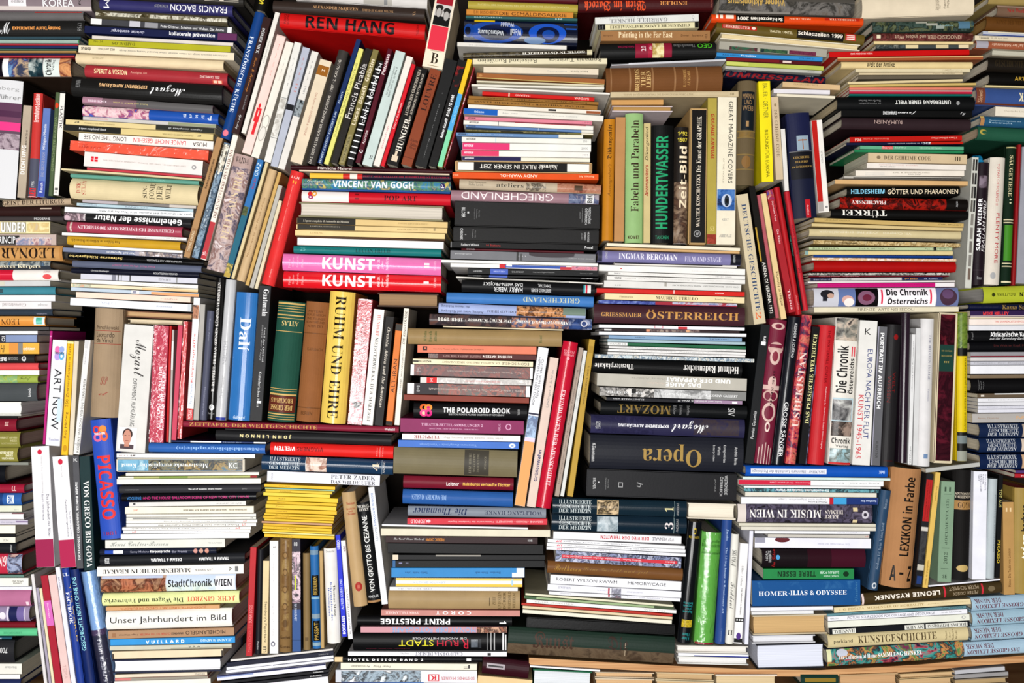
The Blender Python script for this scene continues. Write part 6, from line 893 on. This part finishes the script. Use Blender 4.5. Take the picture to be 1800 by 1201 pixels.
1678.3 1179 1766 1172 7|m b8b8bc|grey magazine bundle edge, upper, under the shelf's right end|
1678.3 1187 1772 1181 7|m 9a9898|grey magazine bundle edge, middle, under the shelf's right end|
1678 1195 1772 1190 12|e b8a078 8c8070|brown page block beneath grey magazines under the shelf's right end|
@pile with the slanted singer biography
1514.1 1045 1761.4 1023.6 19.5|h 4a3c24|brown slanted spine with white inverted capitals and two red bars|1537-1652,.25-.65/ece4d8.ub/LEONIE RYSANEK;#1659-1662,0-1/c83848;#1725-1728,0-1/c83848;1668-1720,.08-.38/b0a088.u/PETER SCHMIDT;1674-1718,.55-.85/b0a088.u/PETER DUSEK;o1736-1748,.25-.75/7a6c54;#1514-1518,0-1/e0ccc8
1632.5 1029.2 1758.1 1017.7 2.8|m e0e0e6|white magazine slanting under the standing green and black spines|
1466 1068.3 1706 1052.8 9.6|p dccda8|cream slanted paperback with pale brown capitals on mortality|1474-1624,.25-.7/a89060.s/J. G. POSADA  MESSENGER OF MORTALITY;1630-1700,.4-.55/b8a478/Julian Rothenstein
1454 1079.3 1698 1065.3 4.5|p 6a9098|teal-grey thin slanted spine between cream and white picture ones|1496-1518,.2-.7/345058/Alexander;1656-1692,.2-.7/345058/Dover Publications
1455 1084.4 1700 1070.9 8.1|p e4e4ea|white slanted paperback with outlined capitals on collage pictures|1489-1643,.2-.75/556.i/PICTURE SOURCEBOOK FOR COLLAGE AND DECOUPAGE;1459-1473,.3-.6/555/GILLON;1655-1690,.35-.6/666/DOVER  PUBLICATIONS
1455 1093.2 1704 1079.7 11.4|p dedfd4|plain off-white slanted paperback with ghostly grey emblem|o1690-1697,.2-.7/aaa;o1691.5-1695.5,.3-.6/dedfd4
1458 1106.3 1704 1091.8 10.1|p 1a1c22|black slanted spine with white inverted label boxes|=1463-1504,.1-.9/dcdcd4;1465-1502,.22-.78/222.us/HANNIBAL;=1590-1624,.1-.9/dcdcd4;1592-1622,.22-.78/222.us/MY VIEW;=1627-1700,.1-.9/dcdcd4;1630-1698,.22-.78/222.us/BOGDAN DZIWORSKI
1455 1117.3 1702 1102.8 24|h d0c29a|beige slanted hardcover with elegant dark capitals KUNSTGESCHICHTE|1508-1646,.2-.75/5a4c34.s/KUNSTGESCHICHTE;1465-1498,.35-.7/2c2820/parkland;1661-1664,.2-.85/8a7c5c.cs/Die Kunst;1667-1670,.3-.7/8a7c5c.cs/der;1673-1676,.1-.9/8a7c5c.cs/Italiens;1679-1682,.2-.85/8a7c5c.cs/Welt
1453.1 1143.4 1693.5 1128 30.1|h 34364c|colourful feather-pattern slanted spine with white lettering on a collection|~1453-1694,0-1/2c2e44,b04858,48a098,282a38,c8905c,3c8c50,7a3c58;#1453-1461,.0-.7/d8d8b0;1473-1540,.35-.6/eee.s/The Collection at Home;1542-1620,.35-.6/f4f4f4.sb/SAMMLUNG HENKEL;o1470-1490,.02-.42/c0c4d0
1708.1 1052 1850.1 1043.5 24|h a4bccc|topmost of four pale blue music lexicon volumes|1713-1760,.12-.42/6a3040.us/DER MUSIK;1714-1820,.5-.82/6a3040.us/DAS GROSSE LEXIKON
1709 1077 1850 1068.5 25.5|h a0bac8|second from the top of four pale blue music lexicon volumes|1716-1764,.12-.42/6a3040.us/DER MUSIK;1717-1822,.5-.82/6a3040.us/DAS GROSSE LEXIKON
1708 1103.5 1850 1095 25|h a4bcca|third from the top of four pale blue music lexicon volumes|1712-1760,.12-.42/6a3040.us/DER MUSIK;1713-1818,.5-.82/6a3040.us/DAS GROSSE LEXIKON
1694.5 1131.5 1850 1122 25|h a8c0d0|lowest of four pale blue music lexicon volumes, on the shelf edge|1698-1747,.12-.42/6a3040.us/DER MUSIK;1699-1792,.5-.82/6a3040.us/DAS GROSSE LEXIKON
@row standing on the singer biography
1550.2 861.3 1526.3 1036.9 18.1|h 34506c|slate blue leaning novel spine with thin pale serif title|918-1000,.3-.58/8a98a8.us/Sodom ist kein Vaterland;876-894,.3-.6/8a98a8.us/Roman;o1023-1034,.25-.7/c8ccd0;o1025.5-1031.5,.36-.6/34506c
1572.6 821.8 1552.9 1031.4 53.4|h b0845c v|very wide tan upright lexicon with huge black letters A-Z|837-975,.25-.6/201a16.ubc/LEXIKON in Farbe;993-1020,.62-.8/201a16.xb/A;993-1020,.06-.22/201a16.xb/Z;#1004-1008,.38-.52/201a16
1628.9 832.9 1608 1031 13|p 28282c|black leaning spine with a long red block of fine print|#843-916,.08-.92/b02c2c;845-914,.25-.4/5a1010.u/aufgezeichnet von der Geschichte;845-914,.55-.7/5a1010.u/Die Sammlung der Moderne in Wien;#926-933,.05-.95/c8c4bc;#992-1002,.05-.95/c0bcb0;~934-990,.1-.9/28282c,4a4a4c,38383c;#1012-1026,.15-.85/2c4478
1644.9 830.1 1622 1033 9.1|p d8b868|thin yellow leaning spine with tiny brown print|855-880,.35-.65/8a6a28/Phillips & Oakland;985-1028,.35-.65/8a6a28/Gesellschaft für Natur
1655 846 1648 1022.7 24.1|p 88a088|grey-green upright paperback with dark serif title and year 2012|877-957,.35-.6/4a5c4c.us/dOCUMENTA (13);971-991,.35-.62/4a5c4c.us/2012;1010-1016,.35-.65/3a4a3c.c/SE;856-864,.3-.75/4a5c4c.k/II;#868-869,.25-.8/6a806c;#963-964,.25-.8/6a806c;#999-1000,.25-.8/6a806c
1680.2 826.2 1675.3 1020.4 30.9|h 1f1d1c v|black upright spine with a gold name band and gold oval|=880-896,0-1/a88454;883-893,.05-.8/4a3420.cs/GOYA;866-870,.05-.95/d8ccb8.cs/ANTONINA;871-876,.05-.95/d8ccb8.cs/VALLENTIN;o993-1005,.1-.8/c0a870
1711.7 829 1708.8 1018.7 24.2|p e4e4ec|bright white upright spine with a few small capitals at its head|834-862,.1-.2/556/DOCUMENTE;834-852,.26-.36/556/KASSEL;834-864,.42-.52/556/18/06-23/09;834-846,.58-.68/556/2007
1739.7 842 1733.7 1017.4 15.3|h b4bcc0|pale blue-grey upright spine in clouded film|870-970,.15-.35/7a848c.u/GRIECHISCHES WÖRTERBUCH
1756 835 1750 1016 7.6|p 1a1a1c|thin black upright spine with yellow spaced letters|860-892,.2-.8/c8c078/TOT AUS;950-990,.2-.8/c8b040.b/PICASSO
1762.7 883 1764.7 1045.7 19.4|p b89460|tan upright paperback with a white stripe of dark print|965-1032,.35-.6/6a4a24.u/Heine: Die Teufel von London;893-900,.25-.75/e0c8a0.c/II
1785.8 858 1784.8 1044.1 40.2|h a08848|gold upright spine with black and white lowercase letters at the right edge|888-934,.45-.75/241c10.ub/barbara;940-982,.45-.75/f4ecd8.ub/tod am
'''
ITEM = re.compile(r'^([#~o=&]?)(-?[\d.]+)-(-?[\d.]+)(?:,(-?[\d.]*)-(-?[\d.]+))?/([^/]*)(?:/(.*))?$')
def style_of(flags):
    if 'z' in flags: return 'z'
    if 'f' in flags: return 'f'
    if 's' in flags: return 't' if 'b' in flags else 's'
    return 'b' if 'b' in flags else 'n'
BOOKS = []; group = ''
for line in TABLE.strip().split('\n'):
    if line[0] == '@': group = line[1:]; continue
    geo, typ, label, items = line.split('|')
    its = []
    for it in items.split(';'):
        if not it: continue
        m = ITEM.match(it); kind, a, b, c, d, col, text = m.groups()
        c = float(c) if c else (None if c is None else 0.0); d = float(d) if d else None
        flags = ''
        if kind == '' and '.' in col: col, flags = col.split('.')
        if kind == '':
            if not text: continue
            need(text, style_of(flags))
        its.append((kind, float(a), float(b), c, d, col, flags, text))
    BOOKS.append((list(map(float, geo.split())), typ.split(), label, its, group))
load_glyphs()

NAMES = {'h': 'hardcover_book', 'p': 'paperback_book', 'm': 'magazine', 'e': 'turned_book', 's': 'boxed_volume'}
CATS = {'h': 'book', 'p': 'book', 'm': 'magazine', 'e': 'book', 's': 'book'}
def make_book(geo, typ, label, items, group):
    x1, y1, x2, y2, t = geo
    kind = typ[0]; cols = typ[1].split('/')
    opts = typ[2:]; rec = 0.0; depth = None; fl = ''; second = None
    for o in opts:
        if o.startswith('d='): rec = float(o[2:])*.01
        elif o.startswith('D='): depth = float(o[2:])*.01
        elif kind == 'e' and re.match(r'^[0-9a-f]{6}$', o): second = o
        else: fl += o
    H = abs(x2-x1) > abs(y2-y1)
    y0 = rec+random.uniform(0, .0012); k = S*(D+y0)/D
    L = math.hypot(x2-x1, y2-y1); ex, ey = (x2-x1)/L, (y2-y1)/L
    tt = t*(abs(ex) if H else abs(ey)); sg = .5 if H else -.5
    cx, cy = (x1+x2)/2-ey*tt*sg, (y1+y2)/2+ex*tt*sg
    ang = math.atan2(ey, ex); Lm, T = L*k, tt*k
    if depth is None: depth = min(.20, max(.115, .72*Lm)) if kind != 'e' else min(.19, max(.12, .75*Lm))
    depth -= y0*.5
    finish = 'g' if 'g' in fl else ('f' if 'f' in fl else ('m' if 'v' in fl else ''))
    root = bpy.data.objects.new(NAMES[kind], None); COL.objects.link(root)
    root.empty_display_size = .02
    root['label'] = label; root['category'] = CATS[kind]; root['group'] = 'books in the '+group if group.split()[0] in ('pile', 'row') or 'pile' in group.split() else group
    cw = ((cx-900)*k, y0, (600.5-cy)*k)
    # base of the thing: middle of its lowest side
    ca, sa = math.cos(ang), math.sin(ang)
    loc = (0, depth/2, -T/2) if H else (Lm/2, depth/2, 0)
    root.location = (cw[0]+loc[0]*ca+loc[2]*sa, cw[1]+loc[1], cw[2]-loc[0]*sa+loc[2]*ca)
    root.rotation_euler = (0, ang, 0)
    off = (-loc[0], -loc[1], -loc[2])
    h = Lm/2
    pages_col = cols[1] if len(cols) > 1 else ('e6ddca' if kind != 'm' else 'e6e2dc')
    if kind == 'e':
        pm, bm_ = page_mat(cols[0]), cover_mat(second or 'c8b8a0', '')
        b = min(.0022, T*.14)
        mb = MB(); n = 8; conc = min(.004, T*.15)
        prof = [(-T/2+b+(T-2*b)*i/n, .003+conc*(1-(2*i/n-1)**2)) for i in range(n+1)]
        vs = []; fs = []
        for (z, y) in prof: vs += [(-h+.0025, y, z), (h-.0025, y, z)]
        for i in range(n): a = 2*i; fs.append((a, a+1, a+3, a+2))
        q = len(vs); zb, zt = prof[0][0], prof[-1][0]
        vs += [(-h+.0025, depth-.003, zb), (h-.0025, depth-.003, zb), (-h+.0025, depth-.003, zt), (h-.0025, depth-.003, zt)]
        fs += [(q, q+1, q+3, q+2), (0, q, q+1, 1), (2*n, 2*n+1, q+3, q+2)]
        fs += [tuple([2*i for i in range(n+1)]+[q+2, q]), tuple([2*i+1 for i in range(n, -1, -1)]+[q+1, q+3])]
        mb.add(vs, fs, pm); mb.build('page_block', root, off)
        for nm, z0, z1 in (('front_cover', T/2-b, T/2), ('back_cover', -T/2, -T/2+b)):
            m2 = MB(); m2.box(-h, h, 0, depth-.002, z0, z1, bm_); m2.build(nm, root, off)
        m2 = MB(); m2.box(-h, h, depth-.002, depth, -T/2, T/2, bm_); m2.build('spine', root, off)
        return root
    cm = cover_mat(cols[0], finish)
    if kind == 'h': bulge = min(.22*T, .0048) if 'v' not in fl else min(.26*T, .012)
    else: bulge = 0.0
    def prof(v): return bulge*(2*v-1)**2
    box_in = 0.0
    # spine: a strip with the profile, its flaps going back to the hinge
    n = 10 if bulge > .0006 else (3 if T > .004 else 1)
    flap = {'h': .005, 'p': .0012, 'm': .0012, 's': .004}[kind]
    if kind == 's': box_in = .0012
    hz, hl = T/2-box_in, h-box_in
    pts = [(1e-4+prof(0)+flap, hz-(.0006 if kind == 'h' and T > .006 else 0))]
    bev = min(.0005, T*.1)
    for i in range(n+1):
        v = i/n; z = hz*(1-2*v)
        if v == 0: pts += [(prof(0)+bev, hz), (prof(0), hz-bev)]
        elif v == 1: pts += [(prof(1), -hz+bev), (prof(1)+bev, -hz)]
        else: pts.append((prof(v), z))
    pts.append((1e-4+prof(1)+flap, -(hz-(.0006 if kind == 'h' and T > .006 else 0))))
    inner = [(y+.0011, z*(1-.0012/max(hz, .0013))) for y, z in pts[1:-1]]
    loop = pts+[(pts[-1][0], pts[-1][1]*.9)]+inner[::-1]+[(pts[0][0], pts[0][1]*.9)]
    mb = MB(); q = len(loop)
    vs = [(-hl, y, z) for y, z in loop]+[(hl, y, z) for y, z in loop]
    fs = [(i, (i+1) % q, (i+1) % q+q, i+q) for i in range(q)]
    m_ = len(pts)
    for i in range(1, m_-2):
        a, c = i, i+1; d_, e_ = q-1-i, q-2-i
        fs += [(a, c, e_, d_), (a+q, d_+q, e_+q, c+q)]
    mb.add(vs, fs, cm)
    a0, aL = (x1, x2-x1) if H else (y1, y2-y1)
    layer = 0; extra = []
    def P(u, v, e): return ((u-.5)*2*hl, prof(min(1, max(0, v)))-e, hz*(1-2*v))
    for kd, a, b, c, d, col, flags, text in items:
        layer += 1; e = .00012+.00006*layer
        u0, u1 = max(.001, (a-a0)/aL), min(.999, (b-a0)/aL)
        if u1 <= u0: continue
        dst = mb
        if kd and kd in '=&': dst = MB(); extra.append(('title_label' if kd == '=' else 'sticker', dst)); kd = '#'
        if kd and kd in '#~':
            c = 0.0 if c is None else c; d = 1.0 if d is None else d
            c, d = max(0, c), min(1, d)
            mat = ink_mat(col, finish) if kd == '#' else picture_mat(col.split(','), finish, .45/max(T, .006)+25)
            nn = max(1, int(math.ceil((d-c)*n*2))) if bulge > .0006 else 1
            vs, fs = [], []
            ins = .012 if (c == 0 or d == 1) else 0
            for i in range(nn+1):
                v = c+(d-c)*i/nn; v = min(1-ins, max(ins, v)); vs += [P(u0, v, e), P(u1, v, e)]
            for i in range(nn): fs.append((2*i, 2*i+1, 2*i+3, 2*i+2))
            dst.add(vs, fs, mat)
        elif kd == 'o':
            c = .2 if c is None else c; d = .8 if d is None else d
            vs = [((u0+u1)/2, (c+d)/2)]+[((u0+u1)/2+(u1-u0)/2*math.cos(2*math.pi*j/32),
                  min(.99, max(.01, (c+d)/2+(d-c)/2*math.sin(2*math.pi*j/32)))) for j in range(32)]
            fs = [(0, 1+j, 1+(j+1) % 32) for j in range(32)]
            if bulge > .0006: vs, fs = sliced(vs, fs, n)
            mb.add([P(u, v, e) for u, v in vs], fs, ink_mat(col, finish))
        else:
            c = .22 if c is None else c; d = .78 if d is None else d
            tv, tf = layout(text, style_of(flags), 'i' in flags)
            out = []
            for tx, ty in tv:
                if 'k' in flags: u, v = u0+(u1-u0)*ty, c+(d-c)*tx
                elif 'x' in flags or 'c' in flags and not ('u' in flags or (b-a) > (d-c)*tt*2.2): u, v = u1-(u1-u0)*ty, d-(d-c)*tx
                elif 'u' in flags: u, v = u1-(u1-u0)*tx, c+(d-c)*ty
                else: u, v = u0+(u1-u0)*tx, d-(d-c)*ty
                out.append((u, min(.985, max(.015, v))))
            if bulge > .0006: out, tf = sliced(out, tf, n)
            mb.add([P(u, v, e) for u, v in out], tf, ink_mat(col, finish))
    pm = page_mat(pages_col) if kind != 's' else page_mat('e6ddca')
    ybase = prof(0)+flap
    if kind == 'h' and tt > 6:
        sp = mb.build('spine', root, off)
        for nm, m2 in extra: m2.build(nm, sp)
        b = min(.0025, T*.13)
        for nm, sgn in (('front_cover', 1), ('back_cover', -1)):
            m2 = MB(); z0, z1 = sorted((sgn*T/2, sgn*(T/2-b)))
            m2.box(-h, h, ybase-.0005, depth, z0, z1, cm); m2.build(nm, root, off)
        ov = .003; m2 = MB()
        m2.box(-h+ov, h-ov, bulge+.0016, depth-ov, -T/2+b, T/2-b, pm); m2.build('page_block', root, off)
    elif kind in 'ph' and tt > 8:
        sp = mb.build('spine', root, off)
        for nm, m2 in extra: m2.build(nm, sp)
        b = .0004
        for nm, sgn in (('front_cover', 1), ('back_cover', -1)):
            m2 = MB(); z0, z1 = sorted((sgn*T/2, sgn*(T/2-b)))
            m2.box(-h, h, ybase-.0004, depth, z0, z1, cm); m2.build(nm, root, off)
        m2 = MB(); m2.box(-h+.0004, h-.0004, bulge+.0013, depth-.0004, -T/2+b, T/2-b, pm); m2.build('page_block', root, off)
    elif kind == 's':
        sp = mb.build('spine', root, off)
        for nm, m2 in extra: m2.build(nm, sp)
        b = .0022
        for nm, sgn in (('front_cover', 1), ('back_cover', -1)):
            m2 = MB(); z0, z1 = sorted((sgn*hz, sgn*(hz-b)))
            m2.box(-hl, hl, ybase-.0004, depth-.004, z0, z1, cm); m2.build(nm, root, off)
        m2 = MB(); m2.box(-hl+.002, hl-.002, .0014, depth-.006, -hz+b, hz-b, pm); m2.build('page_block', root, off)
        sm = cover_mat(cols[1] if len(cols) > 1 else cols[0], '')
        m2 = MB(); w_ = .0011
        m2.box(-h, h, .001, depth, T/2-w_, T/2, sm); m2.box(-h, h, .001, depth, -T/2, -T/2+w_, sm)
        m2.box(-h, -h+w_, .001, depth, -T/2, T/2, sm); m2.box(h-w_, h, .001, depth, -T/2, T/2, sm)
        m2.box(-h, h, depth-w_, depth, -T/2, T/2, sm); m2.build('slipcase', root, off)
    else:
        b = min(.0004, T*.15)
        for sgn in (1, -1):
            z0, z1 = sorted((sgn*T/2, sgn*(T/2-b)))
            mb.box(-h, h, ybase-.0004, depth, z0, z1, cm)
        sp = mb.build('cover', root, off)
        for nm, m2 in extra: m2.build(nm, sp)
        m2 = MB(); m2.box(-h+.0005, h-.0005, .0013, depth-.0004, -T/2+b, T/2-b, pm); m2.build('page_block', root, off)
    if 'f' in fl:
        m2 = MB(); nu, nv = 60, 8; vs, fs = [], []
        for i in range(nu+1):
            for j in range(nv+1):
                vs.append((-h*1.004+2*h*1.004*i/nu, prof(j/nv)-.0012-random.uniform(0, .0005), T/2*.99*(1-2*j/nv)))
        for i in range(nu):
            for j in range(nv):
                q0 = i*(nv+1)+j; fs.append((q0, q0+1, q0+nv+2, q0+nv+1))
        m2.add(vs, fs, film_mat()); m2.build('clear_film', root, off, True)
    return root
for bk in BOOKS: make_book(*bk)

# ---------------------------------------------------------------- shelf board and the wall behind
def at(px, py): return ((px-900)*S, (600.5-py)*S)
wm = wood_mat()
pts = [(930, 1158), (1050, 1165), (1180, 1172), (1320, 1178.5), (1440, 1180), (1540, 1175), (1620, 1170), (1700, 1162), (1860, 1150)]
mb = MB(); vs = []; fs = []
for px, py in pts:
    x, z = at(px, py)
    vs += [(x, .004, z), (x, .004, z-.0105), (x, .27, z-.0105), (x, .27, z)]
for i in range(len(pts)-1):
    a = 4*i
    for j in range(4): fs.append((a+j, a+(j+1) % 4, a+4+(j+1) % 4, a+4+j))
fs += [(0, 1, 2, 3), tuple(4*(len(pts)-1)+j for j in (3, 2, 1, 0))]
mb.add(vs, fs, wm)
sh = bpy.data.objects.new('bookshelf_board', None)
bpy.data.objects.remove(sh)
o = mb.build('shelf_board', None); o['label'] = 'sagging pale pine shelf board under the lower books'; o['category'] = 'shelf'
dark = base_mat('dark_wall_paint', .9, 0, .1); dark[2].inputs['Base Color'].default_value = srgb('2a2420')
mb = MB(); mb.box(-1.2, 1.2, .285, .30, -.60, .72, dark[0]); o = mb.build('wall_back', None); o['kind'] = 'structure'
mb = MB(); mb.box(-1.2, 1.2, -.02, .285, -.585, -.5605, wm); o = mb.build('floor', None); o['kind'] = 'structure'

# ---------------------------------------------------------------- the crumpled bag above the cookbooks
mb = MB(); nu, nv = 26, 14; vs, fs = [], []
random.seed(3)
x0, z0 = at(1729, 284.2); wave = [random.uniform(.7, 1.25) for _ in range(40)]
for i in range(nv+1):
    th = math.pi/2*i/nv
    for j in range(nu):
        ph = 2*math.pi*j/nu; r = wave[j]*(.9+.1*math.sin(5*th+j))
        vs.append((x0+.0105*r*math.cos(ph)*math.cos(th), .032+.027*r*math.sin(ph)*math.cos(th), z0+.0150*math.sin(th)*(.85+.2*math.sin(3*ph+4*th))))
for i in range(nv):
    for j in range(nu): fs.append((i*nu+j, i*nu+(j+1) % nu, (i+1)*nu+(j+1) % nu, (i+1)*nu+j))
fs.append(tuple(range(nu-1, -1, -1)))
mb.add(vs, fs, cover_mat('2080a8', 'f'))
o = mb.build('plastic_bag', None, smooth=True)
o['label'] = 'crumpled bright blue plastic bag on top of the dark aubergine cookbook'; o['category'] = 'bag'
